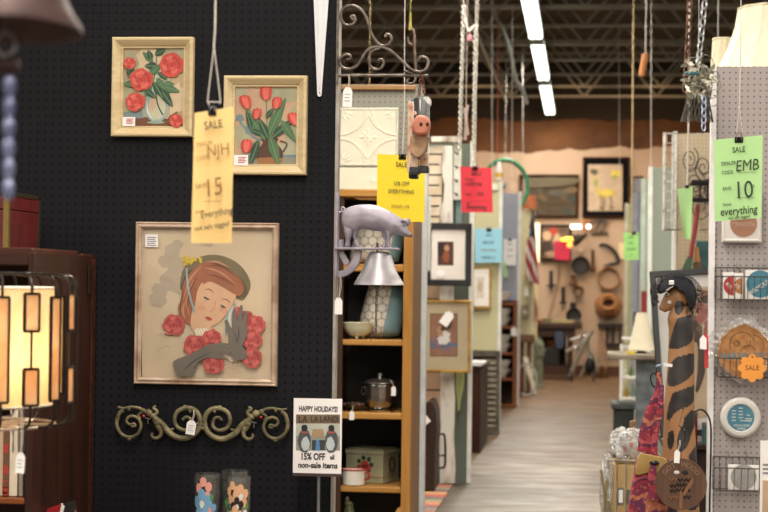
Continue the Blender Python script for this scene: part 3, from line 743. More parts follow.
for body, x, h in (('LA', 303, 6.6), ('LA', 314.5, 5.6), ('LAND', 329, 5.8)):
    a.n += 1; a.mb.mat(MINK); w_ = W(x, 419, a.d); a.mb.text(body, (w_.x, a.d-.002, w_.z), S(h, d), .85)
a.poly(M('photo_dark', '3b3d3e', .7), [(312, 440), (325, 440), (325, 450.3), (312, 450.3)], 0); a.poly(M('photo_tan', 'a58a6c', .7), [(313, 429), (323, 429), (325, 437), (311, 437)], 0)
for sx_ in (-1, 1):
    cx = 318+sx_*13.5
    a.ell(M('photo_fig_grey', '4d5256', .7), cx, 441, 6.5, 12, 0, .05); a.ell(M('photo_fig_white', 'b9c3c6', .7), cx-sx_*1.2, 444, 4.2, 7, 0, .1); a.ell(M('photo_black', '20242a', .7), cx, 428, 3, 3.4, 0, .1); a.line(M('photo_red', 'c1543c', .7), [(cx-3, 432), (cx+3, 432.5)], 1.6)
a.poly(M('photo_blue', '4d80b4', .7), [(316.3, 440), (319.3, 440), (320.2, 450.3), (315.5, 450.3)], 0)
a.mb.build('photo', parent=t)
b = MB(); b.mat(M('tray_dark', '41302b', .5)); b.box(X0+.001, X1+.001, d-.012, d+.012, Z0-.0075, Z0+.001); b.build('sign_tray', parent=t)
b = MB(); b.mat(M('acrylic_rod', '8d8f94', .25, .6)); xs = W(318.5, 490, d).x; b.tube([(xs, d, zt+.006), (xs, d, Z0-.006)], .0048, 10); b.build('stem', parent=t)
b = MB(); b.mat(MBLK); b.cyl((xs, d, zt), .045, .006, 24); b.build('base', parent=t)

# --- hutch cabinet with books
cab = thing('hutch_cabinet', 'dark mahogany hutch with an open bookshelf behind the lit lamp', 'cabinet', (-1.8, 5.2, 0))
mc = wood('mahogany', '210f09', '3e1e12', 'z', .5, 14); mcx = wood('mahogany_rail', '28130b', '4c2616', 'x', .5, 14)
xs_ = W(91.5, 380, 5.53).x; yf, yb = 4.93, 5.55
xl = -2.35
b = MB(); b.mat(mc); b.box(xs_-.022, xs_, yf, yb, 0, 1.522); b.build('side_panel', parent=cab, bevel=.003)
b = MB(); b.mat(mc); b.box(xl, xl+.022, yf, yb, 0, 1.522); b.build('side_panel', parent=cab, bevel=.003)
b = MB(); b.mat(mcx); b.box(xl, xs_-.022, yb-.012, yb-.002, 0, 1.50); b.build('back_panel', parent=cab)
b = MB(); b.mat(mcx); b.box(xl+.022, xs_-.022, yf, yb-.012, 1.488, 1.508); b.build('top_board', parent=cab)
b = MB(); b.mat(mcx); X0, X1, Z0, Z1 = rect(-60, 247.5, 40.5, 266, 5.0)
b.prism([(xl, Z0), (X1, Z0), (X1, Z1-.008), (X1-.008, Z1), (xl, Z1)], 4.94, 5.40); b.build('plinth_shelf', parent=cab, bevel=.003)
b = MB(); b.mat(mcx); b.prism([(X1+.003, 1.50), (W(83.5, 255, 5.5).x, 1.50), (W(83.5, 255, 5.5).x, W(80, 258, 5.5).z), (W(80, 254, 5.5).x, W(80, 254.5, 5.5).z), (X1+.003, W(45, 253.5, 5.5).z)], 5.43, 5.545); b.build('gallery_rail', parent=cab, bevel=.003)
b = MB(); b.mat(mcx); b.box(xs_-.001, xs_+.004, 5.515, 5.55, 0, 1.515); b.build('edge_strip', parent=cab)
b = MB(); b.mat(M('old_brass_dark', '3f3323', .4, .6)); w_ = W(86, 280, 5.48); b.box(xs_+.003, xs_+.0065, 5.46, 5.5, w_.z-.045, w_.z+.045); b.build('hinge', parent=cab)
for zz in (.03, W(10, 497, 4.95).z-.018, 1.14):
    b = MB(); b.mat(wood('shelf_front', '5c2f18', '8c4f2a', 'x', .3, 14)); b.box(xl+.022, xs_-.022, yf+(.0 if zz < 1 else .05), yb-.012, zz, zz+.018); b.build('shelf', parent=cab, bevel=.004)
zs = W(10, 497, 4.95).z+.002
books = [((-2, 3), 'bda48a', 74, 'thin pale book beside the red-patterned spine'), ((3.2, 9.3), '6b4a33', 82, 'brown book with red blocks on its spine on the hutch shelf'), ((9.8, 17.5), 'd9cbb6', 88, 'white book with black title down its spine on the hutch shelf'), ((19.5, 23.2), '94887a', 45, 'small grey book leaning by the hutch side')]
for (xa, xb), hx, hp, lb in books:
    X0, X1 = W(xa, 450, 4.96).x, W(xb, 450, 4.96).x; zt_ = zs+S(hp, 4.96)
    t = thing('book', lb, 'book', ((X0+X1)/2, 5.03, zs), 'books on the hutch shelf')
    b = MB(); mcov = M('cover_'+hx, hx, .6); b.mat(mcov); b.box(X0, X0+.0018, 4.962, 5.12, zs, zt_); b.box(X1-.0018, X1, 4.962, 5.12, zs, zt_); b.box(X0, X1, 4.96, 4.963, zs, zt_)
    if hx == '6b4a33':
        b.mat(M('spine_red', 'a8382c', .6))
        for k in range(4): b.box(X0+.002, X1-.002, 4.9588, 4.9599, zt_-.02-.06*k-.025, zt_-.02-.06*k)
        for k in range(3):
            for j in range(2): b.box(X0+.002+j*.007, X0+.007+j*.007, 4.9588, 4.9599, zs+.005+.016*k, zs+.012+.016*k)
    if hx == 'd9cbb6':
        b.mat(MINK); v_, f_ = text_geo('rajapan modellus'); k_ = .011
        mxc = Matrix.Translation(((X0+X1)/2, 4.9589, zs+.16)) @ Matrix.Rotation(R(90), 4, 'Y'); b.at(mxc); b.add([(p_.x*k_, 0, p_.y*k_-.004) for p_ in v_], f_); b.at(Matrix.Identity(4))
    b.build('cover', parent=t)
    b = MB(); b.mat(M('page_edges', 'd8cbb2', .8)); b.box(X0+.0018, X1-.0018, 4.963, 5.117, zs+.002, zt_-.003); b.build('pages', parent=t)

# --- red chest with brass edges on top of the hutch
xr = W(39, 220, 5.38).x; y0_, y1_ = 5.08, 5.385; xl_ = xr-.36; z0 = W(20, 247.5, 5.0).z; z1_ = z0+.163
ch = thing('trinket_chest', 'dark red chest with brass corners on top of the hutch', 'chest', ((xl_+xr)/2, 5.23, z0))
mred = worn('red_leatherette', '470c0f', '651618', 20, .35, .7, .5); mbr = M('aged_brass', '8a7340', .4, .7); mdk = M('chest_dark_trim', '3a3420', .5, .4)
zm = z1_-.052
b = MB(); b.mat(mred); b.box(xl_, xr, y0_, y1_, z0, zm-.001); b.build('box', parent=ch, bevel=.002)
lid = None
b = MB(); b.mat(mred); b.box(xl_, xr, y0_, y1_, zm+.001, z1_); lid = b.build('lid', parent=ch, bevel=.003)
for x in (xl_-.0022, xr-.014):
    b = MB(); b.mat(mbr); b.box(x, x+.0162, y0_-.0022, y0_+.016, z0, z1_-.005); b.build('brass_corner', parent=ch, label='brass corner strip')
b = MB(); b.mat(mdk); b.box(xl_, xr+.002, y1_-.012, y1_+.002, z0, z1_); b.box(xl_, xr+.002, y0_, y1_, z1_-.01, z1_+.002); b.build('edge_trim', parent=ch)
b = MB(); b.mat(mbr); xm = (xl_+xr)/2; b.box(xm-.018, xm+.018, y0_-.004, y0_, zm-.03, zm+.02); b.build('latch', parent=ch)

# --- folded packet on the table end
d = 5.08
b = MB(); b.mat(M('packet_red', 'a02028', .4)); P5 = lambda pts: [(W(x, y, d).x, W(x, y, d).z) for x, y in pts]
zb = zt+.002
b.prism(P5([(46, 509), (62, 503.5), (64, 505.5), (58, 530), (50, 528)]), d-.004, d+.004); b.mat(MPAPER); b.prism(P5([(62, 503.5), (65, 506), (60, 528), (57.5, 528)]), d-.006, d+.006); b.prism(P5([(45.5, 508), (47.5, 511.5), (52, 528), (49, 528)]), d-.005, d+.005)
b.mat(M('packet_black', '1b1718', .4)); b.prism(P5([(63, 504), (75, 500), (78, 512), (79, 529), (60, 529)]), d-.003, d+.003)
b.mat(M('packet_orange', 'b5602c', .5)); b.prism(P5([(75, 509), (77.4, 513), (78, 520), (76, 520)]), d-.0042, d-.0032)
tag(b.build('folded_packet'), 'red, white and black folded packet at the hutch foot', 'packet')

# --- lit lamp with amber glass panes
d = 4.0; cx, cy = W(-22, 350, d).x, 4.0
zt1, zb1 = W(20, 288, 3.9).z, W(20, 406, 3.9).z
lp = thing('floor_lamp', 'lit drum lamp caged in black wire with amber glass panes', 'lamp', (cx, cy, 0))
def shade(s):
    s.n.remove(s.b); dif = s.node('ShaderNodeBsdfDiffuse'); tr = s.node('ShaderNodeBsdfTranslucent')
    nz = s.noise(160, s.mapping((1, 1, .15)), 3); c = s.ramp(nz, [(.3, lin('ecd2a4')), (.7, lin('f6e2bd'))])
    s.link(c, dif.inputs[0]); s.link(c, tr.inputs[0]); m_ = s.node('ShaderNodeMixShader'); m_.inputs[0].default_value = .6
    s.link(dif.outputs[0], m_.inputs[1]); s.link(tr.outputs[0], m_.inputs[2]); s.link(m_.outputs[0], s.out.inputs[0])
rs = .172
b = MB(); b.mat(pattern('linen_shade', shade)); b.lathe([(rs, zb1-.003), (rs, zt1)], (cx, cy, 0), 48); b.build('lamp_shade', parent=lp)
b = MB(); b.mat(M('shade_rim', 'efe6d2', .6)); 
for z in (zb1-.003, zt1): b.tube([(cx+rs*cos(t_), cy+rs*sin(t_), z) for t_ in [2*pi*k/48 for k in range(48)]], .003, 6, True)
b.build('shade_rim', parent=lp)
mw = M('cage_wire', '2c2420', .35, .6); rc = .222
zt2, zb2 = zt1+.02, zb1-.045
for z, rr in ((zt2+.012, rc-.07), (zb2-.005, rc-.045)):
    b = MB(); b.mat(mw if z > zt1 else M('cage_wire_lit', 'b3a596', .35, .4)); b.tube([(cx+rr*cos(t_), cy+rr*sin(t_), z) for t_ in [2*pi*k/60 for k in range(60)]], .0035, 6, True)  # lower ring paler: the lamp's light is put into its wire colour
    for k in range(8):
        t_ = 2*pi*k/8+.2
        b.tube([(cx+.012*cos(t_), cy+.012*sin(t_), z), (cx+(rc-.06)*cos(t_), cy+(rc-.06)*sin(t_), z)], .003, 5)
    b.build('wire_cage', parent=lp)
m_amb = pattern('amber_slag_glass', lambda s: (s.color(s.ramp(s.noise(14, None, 6, 1), [(.3, lin('c98e58')), (.7, lin('efcf9f'))])), s.b.inputs['Roughness'].__setattr__('default_value', .2), s.b.inputs['Transmission Weight'].__setattr__('default_value', .0), s.b.inputs['Subsurface Weight'].__setattr__('default_value', .0)))
def slag(s):
    s.n.remove(s.b); dif = s.node('ShaderNodeBsdfDiffuse'); tr = s.node('ShaderNodeBsdfTranslucent'); c = s.ramp(s.noise(14, None, 6, 1), [(.3, lin('e6c296')), (.7, lin('f8e8cc'))])
    s.link(c, dif.inputs[0]); s.link(c, tr.inputs[0]); m_ = s.node('ShaderNodeMixShader'); m_.inputs[0].default_value = .75
    s.link(dif.outputs[0], m_.inputs[1]); s.link(tr.outputs[0], m_.inputs[2]); s.link(m_.outputs[0], s.out.inputs[0])
m_amb = pattern('amber_slag_glass_lit', slag)
H = zt1-zb1; NP = 20
for k in range(NP):
    t_ = 2*pi*k/NP - pi/2 - .07
    c_ = Vector((cx+rc*cos(t_), cy+rc*sin(t_), 0)); mx = Matrix.Translation(c_) @ Matrix.Rotation(t_-pi/2, 4, 'Z')
    panes = [(zb1+.012, zt1-.02)] if k % 2 == 0 else [(zb1+.004, zb1+.085), (zt1-.095, zt1-.012)]
    hw = .0155 if k % 2 == 0 else .0185
    w = MB(); w.mat(mw)
    ez = Vector((0, 0, 1)); er = Vector((cos(t_), sin(t_), 0))
    base = Vector((cx, cy, 0))
    top = [base+er*(rc-.07)+ez*(zt2+.012), base+er*(rc-.02)+ez*(zt2+.008), base+er*(rc-.003)+ez*(zt2-.008), c_+ez*panes[-1][1]]
    bot = [base+er*(rc-.045)+ez*(zb2-.005), base+er*(rc-.015)+ez*(zb2), base+er*(rc-.002)+ez*(zb2+.015), c_+ez*panes[0][0]]
    w.tube(cat_rom(top, 4), .0034, 6); w.tube(cat_rom(bot, 4), .0034, 6)
    if len(panes) == 2: w.tube([c_+ez*panes[0][1], c_+ez*panes[1][0]], .003, 6)
    for za, zb_ in panes:
        w.at(mx); loop = [(-hw, 0, za), (hw, 0, za), (hw, 0, zb_), (-hw, 0, zb_)]
        for p_, q_ in zip(loop, loop[1:]+loop[:1]): w.bar(p_, q_, .0055)
        w.at(Matrix.Identity(4))
    wo = w.build('wire_upright', parent=lp)
    for za, zb_ in panes:
        g = MB(); g.mat(m_amb); g.at(mx); g.box(-hw, hw, -.0015, .0015, za, zb_); g.build('amber_pane', parent=wo)
b = MB(); b.mat(M('lamp_post', '3a2c22', .4, .6)); b.tube([(cx, cy, .03), (cx, cy, zt2+.012)], .011, 10); b.build('pole', parent=lp)
b = MB(); b.mat(M('lamp_post', '3a2c22', .4, .6)); b.lathe([(0, 0), (.15, 0), (.15, .015), (.04, .03), (0, .03)], (cx, cy, 0), 32); b.build('base', parent=lp)
b = MB(); b.mat(M('bulb_glow', 'ffd89a', .4, emit=3, var=0)); b.ball((cx, cy-.04, (zt1+zb1)/2+.02), .03, 8); b.build('bulb', parent=lp)
pl_ = bpy.data.lights.new('bulb_light', 'POINT'); pl_.energy = 1.35; pl_.color = lin('ffd6a0'); pl_.shadow_soft_size = .05
po = bpy.data.objects.new('bulb_light', pl_); COL.objects.link(po); po.location = (cx+.05, cy-.06, (zt1+zb1)/2-.03)
price_tag(20.2, 463, 3.86, 9.5, 21, 21, 409, 'white price tag hanging from the lamp cage', 3, lines=True)

# --- brown bell with a twisted glass clapper chain, close to the camera
d = 2.1; c = W(6, 30, d); Rb = S(79, d)
bl = thing('hanging_bell', 'brown metal bell hanging out of focus close at the photo top corner', 'bell', (c.x, d, c.z))
mb_ = worn('bronze_patina', '33211f', '452e2b', 18, .35, .65, .5, .4, .1)
b = MB(); b.mat(mb_)
prof = [(Rb, 0), (Rb*.985, .006), (Rb*.87, S(18, d)), (Rb*.72, S(44, d)), (Rb*.62, S(72, d)), (Rb*.55, S(100, d)), (Rb*.4, S(122, d)), (0, S(130, d))]
inner = [(0, S(120, d)), (Rb*.36, S(114, d)), (Rb*.5, S(96, d)), (Rb*.68, S(42, d)), (Rb*.83, S(15, d)), (Rb*.955, .001), (Rb, 0)]
b.at(Matrix.Translation(c) @ Matrix.Rotation(R(-3), 4, 'X')); b.lathe(inner+prof, (0, 0, 0), 48); b.build('bell_body', parent=bl)
b = MB(); b.mat(M('clapper_metal', '8a8488', .3, .8)); p0 = W(6, 44, d)
b.tube([p0+Vector((.012*cos(t_), 0, .014*sin(t_)+.0)) for t_ in [2*pi*k/16 for k in range(16)]], .0025, 6, True); b.tube([W(6, 10, d), p0+Vector((0, 0, .014))], .0025, 6); b.build('ring', parent=bl)
b = MB(); b.mat(mb_); b.ball(W(9, 65, d), S(11, d), 10, 1, 1, .9); b.build('clapper', parent=bl)
def beads(s):
    f = s.noise(30, None, 3); s.color(s.ramp(f, [(.3, lin('515a80')), (.7, lin('8d95b8'))])); s.b.inputs['Roughness'].default_value = .15
    s.b.inputs['Metallic'].default_value = .2
b = MB(); b.mat(pattern('blue_glass', beads)); n_ = 6
for k in range(44):                                      # flat ribbon twisted into a pull cord
    pass
pts = []; wid = []
for k in range(73):
    y = 76+k*1.72; pts.append(W(9.5-.012*(y-76), y, d)); wid.append(S(4.2+2.6*abs(sin(pi*k/12)), d))
b.tube(pts, wid, 8, flat=.75); b.build('twisted_cord', parent=bl, label='twisted pale blue glass pull cord')
b = MB(); b.mat(mb_); b.tube([c+Vector((0, 0, S(128, d))), c+Vector((0, .05, .9))], .004, 6); b.build('hanger', parent=bl)
# ================================================================ MIDDLE: pegboard edge fittings, bookcase and the booths down the left side
DF = 5.585
def P3(pts, d): return [W(x, y, d) for x, y in pts]
def spiral(cx, cy, r0, r1, a0, a1, n=16):
    return [(cx+(r0+(r1-r0)*k/n)*cos(a0+(a1-a0)*k/n), cy+(r0+(r1-r0)*k/n)*sin(a0+(a1-a0)*k/n)) for k in range(n+1)]
# --- wrought iron plant hook
t = thing('plant_bracket', 'wrought iron scroll bracket sticking out from the top of the pegboard edge', 'bracket', W(339, 76, DF))
b = MB(); b.mat(MIRON)
b.tube(P3([(338.5, 75.5), (428, 75.5)], DF), .0048, 6); b.build('arm', parent=t)
b = MB(); b.mat(MIRON); w_ = W(340, 40, DF); b.box(w_.x-.009, w_.x-.004, DF-.01, DF+.006, W(340, 84, DF).z, W(340, -2, DF).z); b.build('wall_plate', parent=t)
sc1 = [(353.5, 20), (351, 17), (354, 16.2), (355.3, 20.5), (352, 24.5), (346, 25), (341.5, 20), (341.5, 12), (346.5, 6.5), (354, 6), (361, 10), (366.5, 18), (370, 30), (375, 40), (381, 45.5), (387, 45.3), (391.3, 40.5), (390.5, 35.5), (386.5, 34.5), (385.6, 37.3)]
sc2 = [(347, 59.5), (350, 59), (350.5, 56), (346, 54.6), (341, 58), (340, 64), (343.5, 68), (349, 69.2), (356, 66.5), (361.5, 60), (365, 53.5), (370, 49), (377, 46.8), (385, 48), (392, 52), (398, 57.5), (405, 64), (412, 70), (419, 72), (425, 70), (428, 65), (427.5, 59.5), (423.5, 57), (419.5, 58), (418.3, 61)]
sc3 = [(378.5, 61), (380.5, 59.2), (383.5, 61.5), (382.5, 66.5), (378, 69.5), (372.5, 68), (369, 62.5), (369.5, 55.5), (374, 50), (380, 48.5)]
sc4 = [(411, 81.5), (407.5, 80.5), (407.5, 77.8), (411, 77.5), (415.3, 80), (413.5, 83.3), (410, 84.6), (407, 82)]
sc4 = [(409.5, 78.6), (407.3, 80), (408, 83), (411.5, 83.6), (414.8, 81.2), (415.4, 77), (412, 73.5), (404, 71)]
for s_, r_ in ((sc1, .0048), (sc2, .0048), (sc3, .0042), (sc4, .004)):
    b = MB(); b.mat(MIRON); b.tube(cat_rom(P3(s_, DF), 6), r_, 6, flat=1.3); b.build('scroll', parent=t)
price_tag(347.5, 97, DF-.012, 9.5, 20, 348.5, 75, 'white price tag hanging from the wrought iron bracket', 2)
# --- carved wooden pig hanging on a chain
DP = DF-.005
t = thing('hanging_wooden_pig', 'carved wooden pig with a pink snout hanging on a chain from the iron bracket', 'ornament', W(416, 178, DP))
b = MB(); b.mat(worn('rusty_chain', '4a2b20', '7a4f3a', 40, .4, .6, .7, .4)); b.chain(P3([(421.5, 73), (418.5, 100)], DP), .011, .009, .0018); b.chain(P3([(422, 73), (424.5, 94)], DP+.015), .011, .009, .0018); b.build('chain', parent=t)
mblk = worn('carved_black_paint', '1c2026', '9aa1a6', 26, .43, .58, .45, 0, .2, (1, 1, .12)); mtanw = worn('carved_tan_wood', '8d6a4e', 'b39274', 25, .35, .65, .7, 0, .3)
mbare = worn('carved_bare_wood', 'cdb29b', 'a5543f', 22, .5, .66, .7)
def slab(pts, d, y0, y1, m, name, bev=.006, **kw):
    b = MB(); b.mat(m); b.prism(outline(pts, d, n=3), y0, y1); return b.build(name, parent=t, bevel=bev, **kw)
slab([(409.5, 104), (413, 99), (418, 97), (423.5, 98.5), (426, 103), (425.5, 118), (424, 150), (411, 158), (409, 140)], DP, DP-.01, DP+.12, mblk, 'body')
slab([(408.5, 105), (411.5, 102), (413.6, 108), (412.6, 135), (411.5, 160), (411, 171), (407.5, 171), (408, 140)], DP, DP-.016, DP+.06, mbare, 'flank')
slab([(412, 138), (416, 135.5), (428, 136.5), (429.3, 140), (427, 149), (423.5, 156), (419, 158.5), (414.5, 156.5), (412, 151)], DP, DP-.05, DP-.004, mtanw, 'jowl')
msn = worn('snout_pink', 'b3644c', 'c88870', 18, .3, .7, .6)
slab([(415.5, 124), (418.5, 118.5), (424, 117.3), (429.5, 119.5), (431.8, 125), (430.8, 132), (428.5, 136), (421, 137), (416.5, 135.3), (414.8, 130)], DP, DP-.085, DP-.03, msn, 'snout', .008)
b = MB(); b.mat(M('carved_white', 'd9d3ca', .6))
for pts in ([(412.5, 106), (413.4, 101), (414.4, 106), (414, 122), (413, 130)], [(419.8, 102), (420.6, 99), (421.2, 103), (420.6, 112)]):
    b.prism(outline(pts, DP, n=3), DP-.0135, DP-.008)
b.build('paint_streaks', parent=t, label='white paint streaks')
b = MB(); b.mat(M('nostril', '3a1c18', .8))
for x in (421, 427.2): b.at(Matrix.Translation(W(x, 124.3, DP-.085))); b.ball((0, 0, 0), .0058, 7, .9, .5, 1.1)
b.at(Matrix.Identity(4)); b.build('nostril', parent=t)
b = MB(); b.mat(mbare); b.ball(W(415, 113.3, DP-.012), .006, 6, 1, .5, 1.2); b.build('eye', parent=t)
for xa, xb, ya, yb_, dd in ((411, 418.5, 155, 168, .0), (419.5, 427, 152, 166.5, .02), (407.5, 414, 160, 172, .09)):
    X0, X1, Z0, Z1 = rect(xa, ya, xb, yb_, DP)
    b = MB(); b.mat(mbare); b.box(X0, X1, DP-.02+dd, DP+.03+dd, Z0, Z1); lg = b.build('leg', parent=t, bevel=.004)
    b = MB(); b.mat(M('hoof_black', '22262b', .4)); b.box(X0-.003, X1+.004, DP-.024+dd, DP+.033+dd, Z0-S(6 if dd < .05 else 5, DP), Z0+.002); b.build('hoof', parent=lg, bevel=.003)
slab([(426, 97), (428.5, 96.5), (429.2, 100), (428.6, 103.5), (426.8, 102.5)], DP, DP+.05, DP+.09, M('carved_white', 'd9d3ca', .6), 'ear')
# --- cast pig bell
m_pig = pattern('galvanised_pig', lambda s: (s.color(s.ramp(s.noise(16, None, 7, .4), [(.3, lin('777180')), (.5, lin('948d99')), (.72, lin('aaa3ad'))])), s.b.inputs['Roughness'].__setattr__('default_value', .5), s.b.inputs['Metallic'].__setattr__('default_value', .25), s.bump(s.noise(40), .12, .004)))
DG = 5.55
pb = thing('pig_bell', 'grey cast metal dinner bell with a standing pig, on the pegboard edge', 'bell', W(374, 285, DG))
def blend(pts, th, d, m, name, n=4, y=0, rad=.03):
    b = MB(); b.mat(m); puffed(b, outline(pts, d, n=n), th, rad, d+y); return b.build(name, parent=pb, angle=80)
body = [(341.5, 216), (343.5, 210.5), (349, 207), (357, 205), (365, 204.3), (374, 205), (383, 208), (391, 212), (398, 216.3), (403, 219.5), (406.5, 223), (407.5, 228), (412, 234.5), (411.5, 237), (406, 236.8), (400.5, 235.5), (396, 234), (392, 236), (388, 234), (382, 231.5), (374, 230.8), (365, 229.2), (360, 228.8), (354, 232), (348, 231), (344, 229), (341.5, 223)]
blend(body, .03, DG, m_pig, 'pig_body', rad=.034)
for pts, yy in (([(343.5, 219), (354.5, 222), (352, 236), (350.5, 241), (350.3, 247.5), (345, 247.8), (345.8, 240), (344.5, 234)], -.016), ([(350, 222), (361, 222), (357, 234), (356, 239), (358.5, 243), (359.3, 247.8), (354.8, 247.8), (353.5, 240), (351.5, 235)], .012),
                ([(380, 224), (387, 224), (386, 238), (386.5, 243), (386.3, 248.3), (381.8, 248.3), (383.6, 240), (382, 235)], .012), ([(383, 221), (394, 221), (391, 237), (390.3, 242), (392, 248.5), (387, 248.5), (387.3, 242), (386.3, 236)], -.016)):
    blend(pts, .013, DG, m_pig, 'leg', 4, yy*.5, .011)
blend([(400, 222), (404, 218.8), (408, 219.5), (411, 219), (410.6, 224.5), (407.5, 226), (405, 222.5), (402.5, 222.8)], .006, DG, m_pig, 'ear', 4, -.02, .008)
b = MB(); b.mat(M('pig_dark', '5b545e', .6)); b.ball(W(411.2, 235.5, DG-.012), .006, 6, .7, 1, 1); b.build('snout', parent=pb)
b = MB(); b.mat(m_pig); b.tube(cat_rom(P3([(344, 212), (341.5, 210), (342, 207.5), (344.3, 208), (344, 211), (340.5, 212.2), (337.5, 212)], DG), 5), .0026, 6); b.build('tail', parent=pb)
b = MB(); b.mat(m_pig); X0, X1, Z0, Z1 = rect(336, 247.6, 399, 250, DG); b.box(X0, X1, DG-.035, DG+.035, Z0, Z1); b.build('shelf_plate', parent=pb, bevel=.002)
b = MB(); b.mat(m_pig); X0, X1, Z0, Z1 = rect(337.5, 193, 341.5, 277, DG); b.box(X0-.006, X0+.003, DG-.02, DG+.02, Z0, Z1); b.build('back_plate', parent=pb, bevel=.002)
b = MB(); b.mat(m_pig)
arm = [(337.5, 272), (337.5, 277), (345, 276.5), (352, 272.5), (358, 266), (360.8, 258), (361.2, 250), (354.5, 250), (353.5, 257), (350, 264), (345, 269.5)]
b.prism(outline(arm, DG, n=3), DG-.012, DG+.012); b.prism([(W(x, y, DG).x, W(x, y, DG).z) for x, y in ((337.5, 252), (344, 252), (350, 263), (345, 266))], DG-.008, DG+.008); b.build('bracket_arm', parent=pb, bevel=.002)
b = MB(); b.mat(m_pig); b.at(spot(W(340.5, 246, DG))); b.cyl((0, 0, -.004), .011, .024, 14); b.at(Matrix.Identity(4)); b.build('bolt', parent=pb)
m_bell = pattern('galvanised_bell', lambda s: (s.color(s.ramp(s.noise(14, None, 6), [(.3, lin('8f8a90')), (.7, lin('b5b1b4'))])), s.b.inputs['Roughness'].__setattr__('default_value', .42), s.b.inputs['Metallic'].__setattr__('default_value', .55)))
cb_ = W(379, 285, DG); px_ = lambda n: S(n, DG)
b = MB(); b.mat(m_bell)
outer = [(25.4, 0), (25, 1.8), (21.6, 7), (18.4, 12.5), (16, 18.5), (14, 24.5), (12.4, 29), (11, 31.6), (8.5, 33.2), (7.2, 33.6), (0, 33.8)]
b.lathe([(0, px_(32)), (px_(9), px_(30)), (px_(13.5), px_(20)), (px_(20), px_(6)), (px_(24), px_(.8))]+[(px_(r_), px_(z)) for r_, z in outer], cb_, 40); b.build('bell_body', parent=pb)
b = MB(); b.mat(M('bolt_steel', '4d4a4e', .4, .7)); b.tube([W(377.3, 252, DG), W(377.3, 243, DG)], .0035, 8); b.tube([W(377.3, 249, DG), W(377.3, 246.5, DG)], .0075, 6); b.build('bolt', parent=pb)
b = MB(); b.mat(M('clapper_steel', '77757c', .35, .7)); b.ball(W(377, 287, DG), .0085, 8, 1, 1, .8); b.build('clapper', parent=pb)
b = MB(); b.mat(M('pull_chain_steel', '3c3a3e', .4, .6)); b.chain(P3([(376.8, 289), (375.5, 335)], DG), .0095, .0075, .0013); b.tube(cat_rom(P3([(375.5, 335), (372, 338), (370.5, 341)], DG), 3), .0012, 5); b.build('pull_chain', parent=pb)
price_tag(338.5, 306, DG-.016, 7.8, 17, 340, 277, 'white price tag hanging under the pig bell bracket', 0, lines=False)

# ---------------------------------------------------------------- booth divider behind the bookcase, with olive pegboard
def divider(d, xe, top, m, name, xw=-9, tw=.018, trimm=None, tlen=.05, base=0, ptop=None):
    b = MB(); b.mat(m); b.box(xw, xe, d, d+.03, base, top); b.build('partition_panel', kind='structure')
    b = MB(); b.mat(trimm or MWHT); b.box(xe, xe+tw, d-.012, d+tlen, 0, ptop or top+.02); b.build(name, kind='structure', bevel=.002)
X9 = W(421, 330, 9.2).x
divider(9.2, X9, 2.47, pegboard('pegboard_olive', '8d8b80', '4d4c44', .0275, .14, .06), 'trim_31', tw=.026, trimm=M('post_bluewhite', 'c9cdce', .5), ptop=2.405)
b = MB(); b.mat(wood('cap_pine', '8c6a45', 'b08a5c', 'x', .5)); X0, X1, Z0, Z1 = rect(338, 84.5, 415, 89, 9.15); b.box(X0-.5, X1, 9.17, 9.26, Z0, Z1); b.build('trim_32', kind='structure', bevel=.003)

# --- wooden bookcase
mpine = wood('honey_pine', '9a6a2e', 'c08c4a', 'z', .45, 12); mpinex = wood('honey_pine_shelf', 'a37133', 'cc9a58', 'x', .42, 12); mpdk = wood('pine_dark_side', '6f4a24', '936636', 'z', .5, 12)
df, dbk = 8.72, 9.17
bc = thing('bookcase', 'narrow honey pine bookcase with a black pegboard back holding bowls and tins', 'bookcase', (W(375, 500, 8.9).x, 8.95, 0))
XR0, XR1 = W(402.5, 350, df).x, W(411.8, 350, df).x; XL0, XL1 = W(331, 450, df).x, W(341, 450, df).x
zt_ = W(370, 190.5, df).z
b = MB(); b.mat(mpine); b.box(XR0, XR1, df, df+.02, 0, zt_); b.build('stile', parent=bc, bevel=.003)
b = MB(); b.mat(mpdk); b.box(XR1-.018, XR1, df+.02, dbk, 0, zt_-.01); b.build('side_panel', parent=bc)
mdk2 = wood('pine_walnut', '35231a', '51382a', 'z', .5, 12)
b = MB(); b.mat(mdk2); b.box(XL0, XL1, df, df+.02, 0, zt_); b.build('stile', parent=bc, bevel=.003, label='dark brown left upright')
b = MB(); b.mat(mdk2); b.box(XL0, XL0+.018, df+.02, dbk, 0, zt_-.01); b.build('side_panel', parent=bc, label='dark brown left side')
b = MB(); b.mat(pegboard('pegboard_back', '26231f', '0c0b0a', .0265, .12, .1)); b.box(XL0+.018, XR1-.018, dbk-.012, dbk-.004, 0, zt_-.02); b.build('back_panel', parent=bc)
for k, (ya, yb_) in enumerate(((189.8, 197), (264, 271.5), (339.8, 345.6), (413, 419.5), (487.3, 493), (566, 572))):
    z1, z0 = W(372, ya, df).z, W(372, yb_, df).z
    b = MB(); b.mat(mpinex)
    if k: b.box(XL1-.012, XR0+.004, df+.012, dbk-.012, z0, z1)
    else: b.box(XL0, XR1+.004, df-.012, dbk, z0, z1)
    b.build('shelf', parent=bc, bevel=.005)
b = MB(); b.mat(mpinex); b.prism([(W(x, y, df).x, W(x, y, df).z) for x, y in ((352, 197), (402.5, 197), (402.5, 212), (398, 204), (390, 200.5), (358, 199.5))], df+.004, df+.018); b.build('apron', parent=bc)
b = MB(); b.mat(mpinex); b.prism([(W(x, y, df).x, W(x, y, df).z) for x, y in ((402.5, 505), (397, 509), (394.5, 514), (395, 530), (402.5, 540))], df+.002, df+.02); b.build('corner_bracket', parent=bc)
